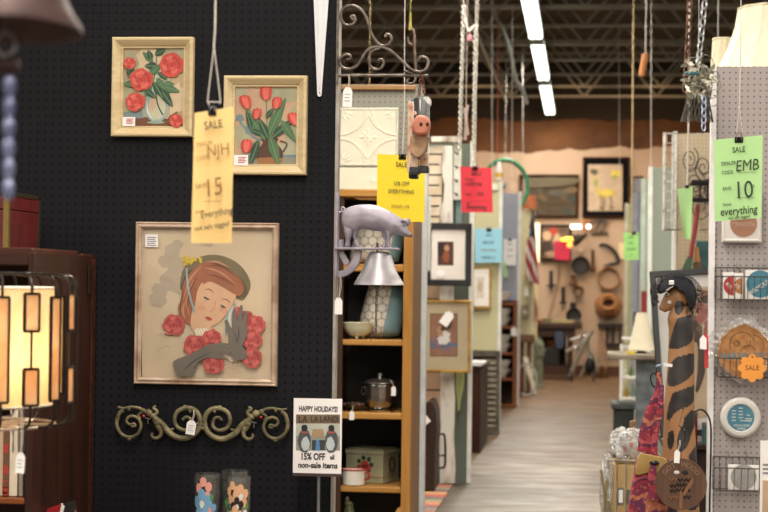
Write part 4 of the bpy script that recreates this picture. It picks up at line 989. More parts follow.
b = MB(); b.mat(M('peg_holes', '3a2612', .8))
for k in range(70):
    z = .1+k*.026
    b.box(XR1-.0006, XR1+.0006, df+.16, df+.17, z, z+.008)
b.build('shelf_pin_holes', parent=bc)
def shelfz(k): return W(372, (189.8, 264, 339.8, 413, 487.3, 566)[k], df).z+.002

# tin ceiling tiles
def tin_tile(r, d, label, full=True, y=None):
    X0, X1, Z0, Z1 = rect(*r, d); cx, cz = (X0+X1)/2, (Z0+Z1)/2; w = (X1-X0)
    b = MB(); m_ = M('tile_cream', 'dfdcc9', .45, var=.04); b.mat(m_); b.box(X0, X1, d, d+.012, Z0, Z1)
    t_ = thing('hanging_tin_tile', label, 'decorative tile', (cx, d, Z0), 'embossed cream tin tiles')
    b.build('panel', parent=t_, bevel=.003)
    g = MB(); g.mat(M('tile_relief', 'e4e1cf', .4, var=.04)); yy = d-.001
    if full:
        h = (Z1-Z0)
        for i in (.03,): 
            l = [(X0+i*w, yy, Z0+i*h), (X1-i*w, yy, Z0+i*h), (X1-i*w, yy, Z1-i*h), (X0+i*w, yy, Z1-i*h)]
            g.tube(l, .004, 6, True)
        for sx_ in (-1, 1):
            for sz_ in (-1, 1):
                g.tube(cat_rom([(cx+sx_*w*.48, yy, cz+sz_*.03*h), (cx+sx_*w*.28, yy, cz+sz_*.08*h), (cx+sx_*w*.12, yy, cz+sz_*.24*h), (cx+sx_*w*.05, yy, cz+sz_*.47*h)], 5), .0045, 6)
                g.tube(cat_rom([(cx+sx_*w*.2, yy, cz+sz_*.12*h), (cx+sx_*w*.1, yy, cz+sz_*.22*h), (cx+sx_*w*.02, yy, cz+sz_*.36*h)], 4), .005, 6)
                for a_ in (.4, .8, 1.2):
                    p0 = Vector((cx+sx_*w*.45, yy, cz+sz_*h*.45)); p1 = p0-Vector((sx_*w*.2*cos(a_), 0, sz_*h*.2*sin(a_))); g.tube([p0-(p0-p1)*.35, p0-(p0-p1)*.6, p1], [.002, .009, .002], 6, flat=.5)
    for k in range(8 if full else 4):
        a_ = pi/4*k if full else pi/2*k; L = w*(.17 if k % 2 == 0 else .12) if full else w*.07
        if not full: cxx, czz = cx+w*.08, cz-(Z1-Z0)*.1
        else: cxx, czz = cx, cz
        p1 = Vector((cxx+L*cos(a_), yy, czz+L*sin(a_))); p0 = Vector((cxx, yy, czz)); g.tube([p0, p0.lerp(p1, .6), p1], [.003, w*.03, .002], 7, flat=.4)
    g.ball((cx if full else cxx, yy, cz if full else czz), w*.03, 7, 1, .5, 1)
    g.build('embossed_relief', parent=t_); return t_
tin_tile((338.5, 107.5, 398, 166.5), 9.17, 'whole embossed cream tin tile hung on the olive pegboard above the bookcase')
tin_tile((338.5, 167.5, 398, 189.7), 9.12, 'lower cream tin tile standing on the bookcase top behind the yellow sign', False)

# pillows
def hexfab(s):
    v = s.mapping((26, 26, 26)); n = s.node('ShaderNodeTexVoronoi', Scale=1.0, feature='DISTANCE_TO_EDGE'); n.inputs['Randomness'].default_value = .12; s.link(v, n.inputs['Vector'])
    s.color(s.ramp(n.outputs['Distance'], [(.08, lin('a39b8c')), (.16, lin('d8d2c4'))])); s.b.inputs['Roughness'].default_value = .9
m_hex = pattern('hexagon_fabric', hexfab); m_teal = worn('teal_satin', '4b6e78', '7fa0a6', 9, .35, .65, .35, 0, .2, (1, 1, .3))
def hexfab2(s):
    sx = s.n.new('ShaderNodeSeparateXYZ'); s.link(s.tc, sx.inputs[0]); p = .043
    x, z = sx.outputs['X'], sx.outputs['Z']
    def cell(ox, oz):
        a_ = s.math('SUBTRACT', s.math('FRACT', s.math('ADD', s.math('MULTIPLY', x, 1/p), ox)), .5); b_ = s.math('SUBTRACT', s.math('FRACT', s.math('ADD', s.math('MULTIPLY', z, 1/(p*1.73)), oz)), .5)
        b_ = s.math('MULTIPLY', b_, 1.73); return s.math('SQRT', s.math('ADD', s.math('MULTIPLY', a_, a_), s.math('MULTIPLY', b_, b_)))
    d_ = s.math('MINIMUM', cell(0, 0), cell(.5, .5))
    s.color(s.ramp(d_, [(.40, lin('ddd7ca')), (.47, lin('a9a192'))])); s.b.inputs['Roughness'].default_value = .9
m_hex = pattern('circle_fabric', hexfab2)
def pillow(xa, xb, ya, k, label, xs, h2):
    z0 = shelfz(k)+.003; z1 = W(380, ya, 8.9).z; X0, X1 = W(xa, 300, 8.9).x, W(xb, 300, 8.9).x; Xs = W(xs, 300, 8.9).x
    t_ = thing('pillow', label, 'pillow', ((X0+X1)/2, 8.93, z0), 'patterned pillows with teal edges')
    cx, cz, w, h = (X0+X1)/2, (z0+z1)/2, (X1-X0)/2, (z1-z0)/2
    def puff(u0, u1, m_, nm, col=None):
        def f(u, v, sgn=1):
            u = u0+(u1-u0)*u; a_, c_ = 2*u-1, 2*v-1
            e = max(0, (1-abs(a_)**2.4))*max(0, (1-abs(c_)**2.4)); pin = 1-.07*(c_*c_) ; pin2 = 1-.07*a_*a_
            lean = .07*(v)
            return (cx+w*a_*pin+ (-.02+.045*v if True else 0), 8.93+lean-sgn*.085*e**.45+.012*sin(9*u+5*v)*e, cz+h*c_*pin2)
        b = MB(); b.mat(m_); b.grid(lambda u, v: f(u, v, 1), 16, 20); b.grid(lambda u, v: f(u, v, -1), 16, 20); b.build(nm, parent=t_, angle=80)
    us = (Xs-X0)/(X1-X0); puff(0, us, m_hex, 'printed_cover'); puff(us-.001, 1, m_teal, 'teal_border', 1)
pillow(351, 403, 207, 1, 'cream circle-patterned pillow on the upper bookcase shelf behind the pig bell', 392, 0)
pillow(360, 404.5, 283, 2, 'cream and teal pillow on the bookcase shelf behind the footed bowl', 387, 0)
# footed bowl
c = W(357.5, 338.5, 8.79); c.z = shelfz(2); q = lambda n: S(n, 8.79)
t = thing('footed_bowl', 'pale green footed bowl beside the pillow on the bookcase', 'bowl', c)
b = MB(); b.mat(M('celadon_glaze', 'd5d3b4', .3, var=.03)); b.lathe([(0, q(3)), (q(6), q(2.5)), (q(8), q(3.2)), (q(12.5), q(7)), (q(15), q(12)), (q(16), q(15.5)), (q(16.6), q(16.2)), (q(15.6), q(16.5)), (q(14), q(12)), (q(11), q(7)), (0, q(5))], c, 32); b.build('bowl', parent=t)
for k in range(3):
    b = MB(); b.mat(M('celadon_glaze', 'd5d3b4', .3)); a_ = -pi/2+2*pi*k/3; b.ball(c+Vector((q(6)*cos(a_), q(6)*sin(a_), q(1.5))), q(1.6), 6, 1, 1, 1); b.build('foot', parent=t)
# ice bucket
c = W(379.5, 411.5, 8.85); c.z = shelfz(3); q = lambda n: S(n, 8.85)
m_ch = pattern('brushed_chrome', lambda s: (s.color(s.ramp(s.noise(6, s.mapping((1, 1, 4))), [(.3, lin('8c8884')), (.7, lin('b9b5b0'))])), s.b.inputs['Roughness'].__setattr__('default_value', .22), s.b.inputs['Metallic'].__setattr__('default_value', .95)))
t = thing('ice_bucket', 'silver lidded ice bucket with ring handles on the bookcase', 'ice bucket', c)
b = MB(); b.mat(m_ch); b.lathe([(0, 0), (q(10), 0), (q(10.5), q(1)), (q(8), q(2)), (q(9), q(3)), (q(13), q(7)), (q(14.6), q(14)), (q(14.8), q(24)), (q(15.2), q(25)), (q(15.2), q(26)), (q(14.2), q(27.5)), (0, q(27.5))], c, 36); b.build('bucket', parent=t)
b = MB(); b.mat(m_ch); b.lathe([(q(14.6), q(27.5)), (q(16.8), q(27.8)), (q(16.6), q(29)), (q(13), q(31.5)), (q(5), q(33.3)), (q(2.2), q(33.6)), (q(1.8), q(35)), (q(3), q(36)), (q(2.8), q(37.6)), (q(1), q(38.4)), (0, q(38.4))], c, 36); b.build('lid', parent=t)
for s_ in (-1, 1):
    b = MB(); b.mat(m_ch); e = c+Vector((s_*q(15.8), -q(6), q(20))); b.tube([e+Vector((q(1.9)*cos(a_), 0, q(3.8)*sin(a_))) for a_ in [2*pi*k/16 for k in range(16)]], .003, 6, True); b.tube([c+Vector((s_*q(13.5), -q(5), q(24))), e+Vector((0, 0, q(3.8)))], .005, 6); b.build('ring_handle', parent=t)
price_tag(393.5, 391, 8.72, 4.6, 9.5, 390, 380, 'small white price tag on the silver ice bucket', 0, lines=False)
c = W(353.5, 411.8, 8.86); c.z = shelfz(3)
t = thing('woven_tray', 'dark brown glossy dish beside the silver ice bucket', 'dish', c)
b = MB(); b.mat(worn('brown_glaze', '2a1c19', '6e5247', 20, .45, .65, .25)); b.lathe([(0, .004), (.03, 0), (.045, .012), (.058, .03), (.064, .032), (.056, .034), (.04, .02), (0, .012)], c, 30, 1, 1.2)
for k in range(14): a_ = 2*pi*k/14; b.ball(c+Vector((.058*cos(a_), .07*sin(a_), .031)), .008, 6)
b.build('dish', parent=t)
price_tag(351.8, 415.5, 8.7, 5, 9, 352.5, 405, 'small white price tag below the brown dish on the bookcase', 0, lines=False)
# flowered tin box
mt_ = worn('tin_green', 'a4a686', 'c2c3a4', 8, .3, .7, .4); z0 = shelfz(4); cA = W(383, 487, 8.82)
t = thing('tin_box', 'faded green tin chest with a painted rose on the lower bookcase shelf', 'tin box', (cA.x-.02, 8.95, z0))
h = S(33, 8.85); ang = 14; mx = turn((W(374.5, 487, 8.99).x, 8.99, z0), -20)
b = MB(); b.mat(mt_); b.at(mx); b.box(-.115, .09, -.09, .09, 0, h); b.mat(M('tin_ochre', 'b08f58', .5)); b.box(-.1165, .0915, -.0915, .0915, h*.16, h*.19)
b.mat(rd); 
for dx, dz, rr in ((-.045, .55, .021), (-.06, .48, .016), (-.03, .46, .018)): b.disc_y((dx+.035, -.09, h*dz), rr, .002, 12)
b.mat(gd)
for k in range(7): a_ = 2*pi*k/7; b.disc_y((-.01+.036*cos(a_), -.09, h*.55+.034*sin(a_)), .012, .0012, 8)
b.build('box', parent=t, bevel=.004)
b = MB(); b.mat(mt_); b.at(mx); b.box(-.12, .095, -.095, .095, h*.86, h); b.box(-.11, .085, -.085, .085, h, h+.006); b.build('lid', parent=t, bevel=.004)
b = MB(); b.mat(M('tin_handle', '5d5a4c', .4, .5)); b.at(mx); b.tube([(.097, -.0+.03*cos(a_), h*.55+.034*sin(a_)) for a_ in [2*pi*k/16 for k in range(16)]], .004, 6, True); b.build('ring_handle', parent=t)
# enamel pot
c = W(353.4, 486.5, 8.79); c.z = shelfz(4); q = lambda n: S(n, 8.5)
t = thing('enamel_pot', 'white enamel pot with a red rim and handle beside the tin chest', 'pot', c)
b = MB(); b.mat(M('enamel_cream', 'e6e0d4', .2, var=.03)); b.lathe([(0, 0), (q(11), 0), (q(12), q(1)), (q(12.3), q(16)), (q(11.5), q(16)), (q(11), q(2)), (0, q(1.5))], c, 32); b.build('pot', parent=t)
b = MB(); b.mat(M('enamel_red', 'b02a2a', .3)); b.tube([c+Vector((q(12.3)*cos(a_), q(12.3)*sin(a_), q(16.2))) for a_ in [2*pi*k/30 for k in range(30)]], .0035, 6, True); b.build('rim', parent=t, label='red enamel rim')
b = MB(); b.mat(M('enamel_red', 'b02a2a', .3)); b.tube(cat_rom([c+Vector((q(11.8), -q(3), q(13))), c+Vector((q(16), -q(4.5), q(13))), c+Vector((q(17), -q(5), q(9))), c+Vector((q(15), -q(4), q(6.5))), c+Vector((q(12), -q(3), q(6)))], 5), .0045, 8); b.build('handle', parent=t, label='red enamel handle')
# green ceramic jar low on the bookcase
c = W(348.5, 545, 8.85); c.z = shelfz(5); q = lambda n: S(n, 8.85)
t = thing('ceramic_jar', 'green rounded jar with a leafy lid at the foot of the bookcase', 'jar', c)
b = MB(); b.mat(worn('jar_green', '5e6b45', '8a9466', 12, .4, .6, .3)); ht = shelfz(5)-W(343, 505, 8.85).z; b.lathe([(0, 0), (q(4), 0), (q(5.6), -ht*.3), (q(6), -ht*.6), (q(5.4), -ht*.92), (q(4), -ht), (0, -ht)], c, 28); b.build('jar', parent=t)
b = MB(); b.mat(worn('jar_lid', 'cfd0b0', '6f7a48', 30, .45, .6, .4))
for k in range(9): b.ball(c+Vector((q(2.6)*cos(k*2.2), q(2.6)*sin(k*2.2), -ht+q(1.5+.6*(k % 3)))), q(2.6), 6, 1, 1, .7)
b.ball(c+Vector((-q(2), 0, -ht+q(5.5))), q(2.8), 7, .8, .8, 1.3); b.build('lid', parent=t)
# yellow 15% sale sign
my_ = M('paper_yellow', 'e8cc2b', .75, var=.03)
d = 7.6
sale_sign('sale_sign', 'bright yellow 15% off everything sign hanging over the bookcase', my_, [(377.3, 154), (425, 156), (424.5, 222.3), (376.8, 220)], d,
  [('SALE', 401.5, 164.5, 4.8, MINK, 0), ('15% OFF', 401.5, 183.5, 3.9, MINK, 0), ('EVERYTHING', 401.5, 191.5, 3.9, MINK, 0), ('DEALER: CFB', 400.5, 206.3, 2.8, m_ink2, 0)], (402.5, 156.5, 7.5), [(402.5, 153), (404.5, 110), (404.5, 40)], .2, sr=.0018)
# ---------------------------------------------------------------- second booth: divider at 13.1 with hanging art and salvage
d = 13.1; X13 = W(467.5, 400, d).x
m_pgreen = pegboard('pegboard_green', '5d665b', '363c35', .0254, .16, .06)
divider(d, X13, 2.47, m_pgreen, 'trim_33', tw=.03, trimm=M('post_white', 'd9d8d2', .5))
DBD = 12.95
def wallflat(name, label, cat, r, d, mats, th=.025, group=None, fn=None):
    X0, X1, Z0, Z1 = rect(*r, d); b = MB(); b.mat(mats); b.box(X0, X1, d, d+th, Z0, Z1)
    if fn: fn(b, X0, X1, Z0, Z1, d)
    o = b.build(name, bevel=.004); tag(o, label, cat, group); return o
mold = worn('peeling_white_paint', 'd9d4ca', '8a765f', 9, .5, .66, .75, 0, .3, (1, 1, .35))
# tall salvaged door board with flaking paint
b = MB(); b.mat(mold); rr_ = random.Random(5)
pts = [(442.5, 146), (452.5, 146), (452.8, 240), (453.5, 300), (453, 360), (455, 400), (454, 440), (455.5, 470), (455, 483.5), (440, 483.5), (439.5, 440), (440.5, 400), (439.8, 330), (440, 210), (443.5, 200), (444.5, 185), (442, 174)]
b.prism([(W(x, y, DBD).x, W(x, y, DBD).z) for x, y in pts], DBD-.02, DBD+.02); 
tag(b.build('salvaged_board', bevel=.004), 'tall white board with peeling paint standing beside the striped rug', 'board')
def slotted(b, X0, X1, Z0, Z1, d):
    b.mat(M('slot_dark', '463a30', .8)); w = X1-X0
    for k in range(7):
        z = Z1-(Z1-Z0)*(.1+.13*k); b.box(X0-.002, X1-w*.15*(k % 2), d-.004, d+.004, z-.006, z+.006)
mcr = worn('crate_cream', 'cdb79a', 'e0d3bd', 6, .4, .6, .7, 0, .15)
wallflat('hanging_crate', 'cream slatted crate panel beside the hanging wooden pig', 'crate', (424, 146, 442, 226), 12.98, mcr, .05, None, slotted)
wallflat('hanging_crate', 'lower pink-cream slatted crate panel showing under the gold-framed print', 'crate', (424, 285, 444, 425), 13.0, worn('crate_pink', 'bd9a80', 'd0b296', 6, .4, .6, .7, 0, .15), .05, None, slotted)
def louv(b, X0, X1, Z0, Z1, d):
    b.mat(M('slot_dark', '463a30', .8))
    for k in range(4):
        z = Z1-(Z1-Z0)*(.22+.22*k); b.prism([(X0, z), (X0+.035, z-.008), (X1-.02, z-.022), (X1-.03, z-.03), (X0+.02, z-.02)], d-.004, d+.002)
wallflat('hanging_board', 'short white slatted board beside the red sale sign', 'board', (453.5, 138, 461, 200), 13.0, worn('board_white', 'dcdcd2', 'c3c2b4', 8, .4, .6, .7), .03, None, louv)
wallflat('hanging_board', 'narrow teal board hanging behind the black-framed print', 'board', (455.5, 193, 461.5, 225), 13.04, worn('board_teal', '5f7d7c', '7d9693', 9, .4, .6, .6), .02)
wallflat('salvaged_beam', 'white painted beam end lying across the top of the salvaged boards', 'beam', (431, 136.5, 461.5, 142), 12.93, mold, .06)
wallflat('hanging_plank', 'narrow pale grey-green board hanging over the left edge of the black-framed print', 'board', (422, 196, 430.5, 271), 12.55, worn('board_palegreen', 'aab0a6', 'c5c8be', 8, .4, .6, .7), .02)
# green cloth hanging from the pegboard
d_ = 12.99; o_ = outline([(457, 366), (463, 366), (463.5, 385), (461, 398), (459.5, 409), (458, 411), (456.5, 400), (455.5, 385)], d_, n=3); b = MB(); b.mat(worn('cloth_lime', '98a063', 'b9bf88', 8, .35, .65, .9, 0, .4, (3, 1, .4))); b.prism(o_, d_, d_+.03); tag(b.build('hanging_cloth', bevel=.008), 'pale green cloth hanging beside the peeling white board', 'cloth')
# art on the aisle end
mblkf = M('frame_black', '1f1f22', .35)
FLAT = lambda w: [(0, 0), (0, .02), (.004, .025), (w-.004, .025), (w, .018), (w+.001, .008)]
d_ = 12.8
a = Art(d_-.006); r = (428, 229, 466, 281); art_bg(a, M('mat_white', 'e4ddd6', .8, var=.03), r)
a.poly(M('photo_brown', '4c2f26', .7), [(437.5, 241.5), (453.5, 241.5), (453.5, 265.5), (437.5, 265.5)], 0); a.ell(M('photo_rust', '8c4a32', .7), 446, 257, 3.5, 6, 0, .2); a.ell(M('photo_sand', 'b98a66', .7), 447, 248, 2.5, 3, 0, .2); a.ell(M('photo_deep', '2a1a18', .7), 441, 250, 2.5, 7, 0, .2)
picture('framed_print', 'black-framed print with a wide white mat hanging beside the bookcase', 'print', (424.8, 223, 471.6, 286), d_, FLAT(S(6.3, d_)), mblkf, a)
price_tag(441, 273, d_-.04, 7, 7.5, 441, 267, 'square white tag on the black-framed print', 45, lines=False)
a = Art(d_-.006); r = (425, 303, 468, 370); art_bg(a, M('mat_olive', 'a99c80', .8, var=.04), r)
a.poly(M('print_edge', '3c332c', .7), [(430, 313.5), (457.5, 313.5), (457.5, 356.5), (430, 356.5)], 0)
a.poly(M('print_rust', '86604a', .7), [(430.8, 314.3), (456.8, 314.3), (456.8, 355.7), (430.8, 355.7)], 0); a.poly(M('print_blue', '54637c', .7), [(430.8, 340), (440, 339), (456.8, 344), (456.8, 347), (440, 349), (430.8, 348)], 0)
for k in range(14): a.ell((M('print_rust2', 'a98262', .7), M('print_dk', '4d3a33', .7), M('print_mauve', '7a5f62', .7))[k % 3], 434+a.rnd.random()*20, 318+a.rnd.random()*34, 3, 4, a.rnd.random()*3, .25, 12)
a.ell(M('print_white', 'c9c6c4', .7), 444, 340, 6.5, 4.5, 0, .25); a.ell(M('print_white', 'c9c6c4', .7), 446, 334, 3.5, 4, .5, .3)
m_gold = worn('gold_leaf', '9c7430', 'cda554', 14, .35, .65, .35, .5)
picture('framed_print', 'gold-framed print with an olive mat and a white flower, below the black frame', 'print', (422, 300, 471, 372.5), d_, FLAT(S(2.6, d_)), m_gold, a)
price_tag(447, 318.5, d_-.04, 9.5, 15, 448.5, 308, 'slanted white price tag on the gold-framed print', 35, lines=False)
# dark carved piece and iron handle low beside the board
b = MB(); b.mat(wood('dark_oak', '201512', '3d2a22', 'z', .5)); pts = [(424, 405), (429, 400), (433, 402), (436, 412), (437, 430), (435, 455), (434, 492), (424, 494)]
b.prism([(W(x, y, 12.4).x, max(W(x, y, 12.4).z, .0135)) for x, y in pts], 12.4, 12.75)
o = b.build('carved_chair', bevel=.008); tag(o, 'dark oak carved chair side standing behind the striped rug', 'chair')
price_tag(425, 420, 12.3, 8, 9, 424, 408, 'white tag on the dark oak chair beside the bookcase', -40, lines=False)
t = thing('iron_rack', 'small black iron rail standing against the peeling white board', 'iron rack', W(441, 466, 12.86))
b = MB(); b.mat(MBLK); b.tube(cat_rom(P3([(436, 436), (443, 434), (445, 440), (445.3, 460), (444, 467), (440, 468)], 12.86), 4), .008, 6); b.tube(P3([(436, 436), (436.5, 468)], 12.86), .006, 6); b.build('rail', parent=t)
b = MB(); b.mat(MBLK); b.tube(P3([(436, 455.5), (445.3, 455.5)], 12.86), .006, 6); b.tube(P3([(436, 467.5), (441, 468)], 12.86), .006, 6); b.build('crossbar', parent=t)
# striped rug
def stripes(s):
    sx = s.n.new('ShaderNodeSeparateXYZ'); s.link(s.tc, sx.inputs[0]); f = s.math('FRACT', s.math('MULTIPLY', sx.outputs['Y'], .62))
    r = s.n.new('ShaderNodeValToRGB'); r.color_ramp.interpolation = 'CONSTANT'; e = r.color_ramp.elements
    cols = ['a8442c', '6a6a58', '7c2f33', 'bd6a35', '8a8560', '5b4a3f', 'b93a34', 'c9964e', '6f3d4d', '96906c', 'b5512f']
    while len(e) < len(cols): e.new(.5)
    for i, cc in enumerate(cols): e[i].position = i/len(cols); e[i].color = (*lin(cc), 1)
    s.link(f, r.inputs[0]); s.color(s.mix(.15, r.outputs[0], s.ramp(s.noise(60), [(.3, (0, 0, 0)), (.7, (1, 1, 1))]))); s.b.inputs['Roughness'].default_value = .95
b = MB(); b.mat(pattern('striped_weave', stripes)); xr_ = W(447, 486, 13).x
b.prism_x([(9.6, 0.001), (12.85, .001), (12.85, .012), (9.6, .012)], -1.9, -.905); tag(b.build('striped_rug'), 'red, orange and green striped rug on the floor beside the bookcase', 'rug')
b = MB()
# red sale sign
d_ = 12.0
sale_sign('sale_sign', 'red sale sign hanging over the aisle', M('paper_red', 'd0303f', .75, var=.03), [(460.2, 166.5), (491.5, 168), (493, 212.5), (461.5, 212.2)], d_,
  [('SALE', 476.5, 173.2, 4.3, MINK, 0), ('DEALER', 469, 179.5, 2, MINK, 0), ('CODE 3XE', 474, 184, 3, MINK, 0), ('SAVE', 468.5, 194.4, 2.2, MINK, 0), ('25%', 480.5, 193.8, 3.4, MINK, .1), ('_', 479.5, 201, 10, MINK, 0), ('details', 468, 202.5, 1.6, MINK, 0), ('Everything', 476.5, 206.8, 4.2, MINK, .1)], (475, 168, 6), [(475.4, 165), (476.3, 100), (477.5, 40)], .1, sr=.0025)
# ---------------------------------------------------------------- third booth: yellow-green pegboard at 18
d = 18.0; X18 = W(498, 300, d).x
m_py = pegboard('pegboard_yellow', 'c3bc94', '8f8a68', .03, .16, .04)
divider(d, X18, 2.47, m_py, 'trim_34', tw=.035, trimm=M('post_white', 'd9d8d2', .5), xw=-6)
a = Art(17.92); r = (474, 269, 489, 306); art_bg(a, M('mat_white', 'e4ddd6', .8), r); a.poly(M('print_pale', 'cfc3b4', .7), [(476, 277), (484, 277), (484, 298), (476, 298)], 0); a.ell(M('print_pale2', 'b5a48f', .7), 480, 287, 2.5, 6, 0, .2)
picture('framed_print', 'narrow gold-framed print hanging on the yellow-green pegboard', 'print', (462, 267.5, 491.5, 308.5), 17.95, FLAT(S(3, 18)), m_gold, a)
sale_sign('sale_sign', 'light blue notice hung on the yellow-green pegboard', M('paper_blue', '8fc3d6', .75, var=.03), [(474.8, 228.6), (502.2, 228.6), (502.2, 262.3), (475, 262.6)], 17.85,
  [('SALE', 489, 235, 2.3, MINK, 0), ('30% OFF', 488.5, 242.5, 2.6, MINK, 0), ('EVERYTHING', 488.5, 250.2, 2.2, m_ink2, 0), ('DEALER 22', 488.5, 257.5, 2.4, MINK, 0)], (489, 229.6, 5), None, lt=.002)
price_tag(470, 316.5, 17.9, 5, 9, 470.5, 308, 'white tag below the narrow gold-framed print', 8, lines=False)
b = MB(); b.mat(M('small_card', 'dedccb', .7)); X0, X1, Z0, Z1 = rect(486, 184, 497.5, 190, 17.96); b.box(X0, X1, 17.96, 17.98, Z0, Z1); tag(b.build('shelf_card'), 'pale name card near the top of the yellow-green pegboard', 'card')
# shutter / louvred rack
d_ = 17.3; zb = 0
mgr = worn('weathered_grey_wood', '3a342c', '5c5548', 12, .35, .65, .7, 0, .2)
X0, X1 = W(470, 400, d_).x, W(499.5, 400, d_).x; Z1 = W(490, 350.5, d_).z
t = thing('louvred_shutter', 'weathered grey louvred shutter standing on the floor under the yellow-green pegboard', 'shutter', ((X0+X1)/2, d_, 0))
for x in (X0, X1-.035):
    b = MB(); b.mat(mgr); b.box(x, x+.035, d_, d_+.05, 0, Z1); b.build('stile', parent=t, bevel=.004)
for z in (0.0, Z1-.06):
    b = MB(); b.mat(mgr); b.box(X0+.035, X1-.035, d_, d_+.05, z, z+.06); b.build('rail', parent=t, bevel=.004)
b = MB(); b.mat(M('shutter_dark', '2a241d', .8)); b.box(X0+.03, X1-.03, d_+.045, d_+.055, .02, Z1-.02); b.build('back', parent=t)
n_ = 12
for k in range(n_):
    z = .075+(Z1-.15)*k/n_; b = MB(); b.mat(worn('louvre_wood', '5b5143', '7c715f', 12, .35, .65, .7)); b.prism_x([(d_+.004, z), (d_+.012, z-.006), (d_+.046, z+.045), (d_+.038, z+.051)], X0+.035, X1-.035); b.build('louvre', parent=t)
# dark cabinet with papers
d_ = 15.4; X0, X1 = W(462, 400, d_).x, W(480.5, 400, d_).x; Z1 = W(475, 366, d_).z
t = thing('narrow_cabinet', 'narrow dark mahogany cabinet in front of the grey shutter', 'cabinet', ((X0+X1)/2, d_+.4, 0))
b = MB(); b.mat(mc); b.box(X0, X1, d_, d_+1.2, .0, Z1-.02); b.build('body', parent=t, bevel=.004)
b = MB(); b.mat(mc); b.box(X0-.02, X1+.02, d_-.02, d_+1.2, Z1-.02, Z1); b.build('top', parent=t, bevel=.004)
b = MB(); b.mat(mc); b.box(X0+.03, X1-.03, d_-.012, d_, .1, Z1-.08); dr = b.build('door', parent=t, bevel=.003)
for k in range(3):
    o = MB(); o.mat(MPAPER); z = Z1+.001+.012*k; dx = .015*((k*7) % 3-1); o.box(X0+.0+dx, X1+.015+dx, d_+.02, d_+.3, z, z+.011)
    tag(o.build('paper_pad'), ('lowest', 'middle', 'topmost')[k]+' white paper pad of the pile on the narrow dark cabinet', 'paper pad', 'paper pads on the narrow cabinet')
# green bicycle wheel hung over the third booth
d_ = 22.6; c = W(505, 186.5, d_); Rw = S(27, d_)
t = thing('bicycle_wheel', 'green-rimmed bicycle wheel hanging above the yellow-green pegboard', 'wheel', (c.x, d_, c.z-Rw))
b = MB(); b.mat(worn('rim_green', '1f6b46', '3d9165', 8, .35, .65, .35)); 
el = lambda rr, n, k: c+Vector((rr*.82*cos(2*pi*k/n), .3*rr*cos(2*pi*k/n), rr*sin(2*pi*k/n)))
b.tube([el(Rw, 40, k) for k in range(40)], .024, 8, True); b.build('tyre', parent=t)
b = MB(); b.mat(M('rim_steel', '9a9a98', .3, .8)); b.tube([el(Rw*.92, 40, k) for k in range(40)], .01, 6, True); b.build('rim', parent=t)
b = MB(); b.mat(M('rim_steel', '9a9a98', .3, .8)); b.tube([c+Vector((.02, -.06, 0)), c+Vector((-.02, .06, 0))], .02, 8); b.build('hub', parent=t)
b = MB(); b.mat(M('spoke_steel', '8f9090', .3, .8))
for k in range(18): b.tube([c, el(Rw*.92, 18, k)], .002, 4)
b.build('spokes', parent=t)
b = MB(); b.mat(MSTR); b.tube([el(Rw, 40, 10), Vector((c.x, d_, 4.32))], .004, 5); b.build('hanging_string', parent=t)
# bottle on the panel post
c = W(499, 180, 18); c.z = 2.492
t = thing('yellow_bottle', 'small white and yellow bottle standing on top of the yellow-green pegboard post', 'bottle', c)
q = lambda n: S(n, 18)
b = MB(); b.mat(M('bottle_white', 'e2ddd0', .4)); b.lathe([(0, 0), (q(3.5), 0), (q(3.5), q(10)), (q(2.2), q(14)), (0, q(14))], c, 16); b.build('bottle', parent=t)
b = MB(); b.mat(M('bottle_yellow', 'd0a53a', .4)); b.lathe([(q(3.6), q(2)), (q(3.6), q(7))], c, 16); b.build('band', parent=t)
b = MB(); b.mat(M('cap_white', 'efece4', .4)); b.lathe([(q(2), q(14)), (q(1.8), q(18)), (0, q(18))], c, 14); b.build('cap', parent=t)
# ---------------------------------------------------------------- fourth booth: lavender panel at 21.6
d = 21.6; X21 = W(517, 300, d).x
divider(d, X21, 2.54, M('panel_lavender', '9c9fae', .7, var=.04), 'trim_35', tw=.04, trimm=M('post_white', 'd9d8d2', .5), xw=-6)
d_ = 21.15; X0, X1 = W(501, 400, d_).x-.15, W(515.5, 400, d_).x; Z1 = W(510, 300.5, d_).z
mbk = wood('rust_pine', '6d3d22', '93572f', 'z', .5)
t = thing('display_shelf', 'reddish wooden shelf unit stacked with white dishes', 'shelf unit', ((X0+X1)/2, d_+.2, 0))
for x in (X0, X1-.035):
    b = MB(); b.mat(mbk); b.box(x, x+.035, d_, d_+.4, 0, Z1); b.build('side_panel', parent=t)
b = MB(); b.mat(M('shelf_back', '3a221a', .7)); b.box(X0+.03, X1-.03, d_+.38, d_+.4, 0, Z1); b.build('back_panel', parent=t)
szs = [Z1-.03]+[W(510, y, d_).z for y in (326, 352.5, 378, 404.5)]
for z in szs:
    b = MB(); b.mat(mbk); b.box(X0+.035, X1-.035, d_, d_+.38, max(z-.03, 0), max(z, .03)); b.build('shelf', parent=t)
mdish = M('dish_white', 'ded8d2', .35, var=.05)
for k, z in enumerate(szs[:4]):
    xm = (X0+X1)/2
    for j in range(2 if k else 1):
        c = Vector((xm+.012*(j-.5), d_+.17, (z if k else Z1)+.001+.105*j)); nm = ('topmost dish', 'dish on the first shelf down', 'dish on the second shelf down', 'dish on the third shelf down')[k]
        b = MB(); b.mat(mdish); b.lathe([(0, 0), (.05, 0), (.055, .02), (.095, .075), (.1, .1), (.094, .1), (.085, .07), (0, .025)], c, 20)
        tag(b.build('serving_bowl'), f'white bowl, {("lower one of the " if j == 0 else "upper one of the ") if k else "standing as "}{nm} of the reddish unit', 'bowl', 'white bowls on the reddish shelf unit')
price_tag(514, 331.5, d_-.04, 6, 9, 514, 326, 'white square tag on the reddish shelf unit', 0, lines=False)
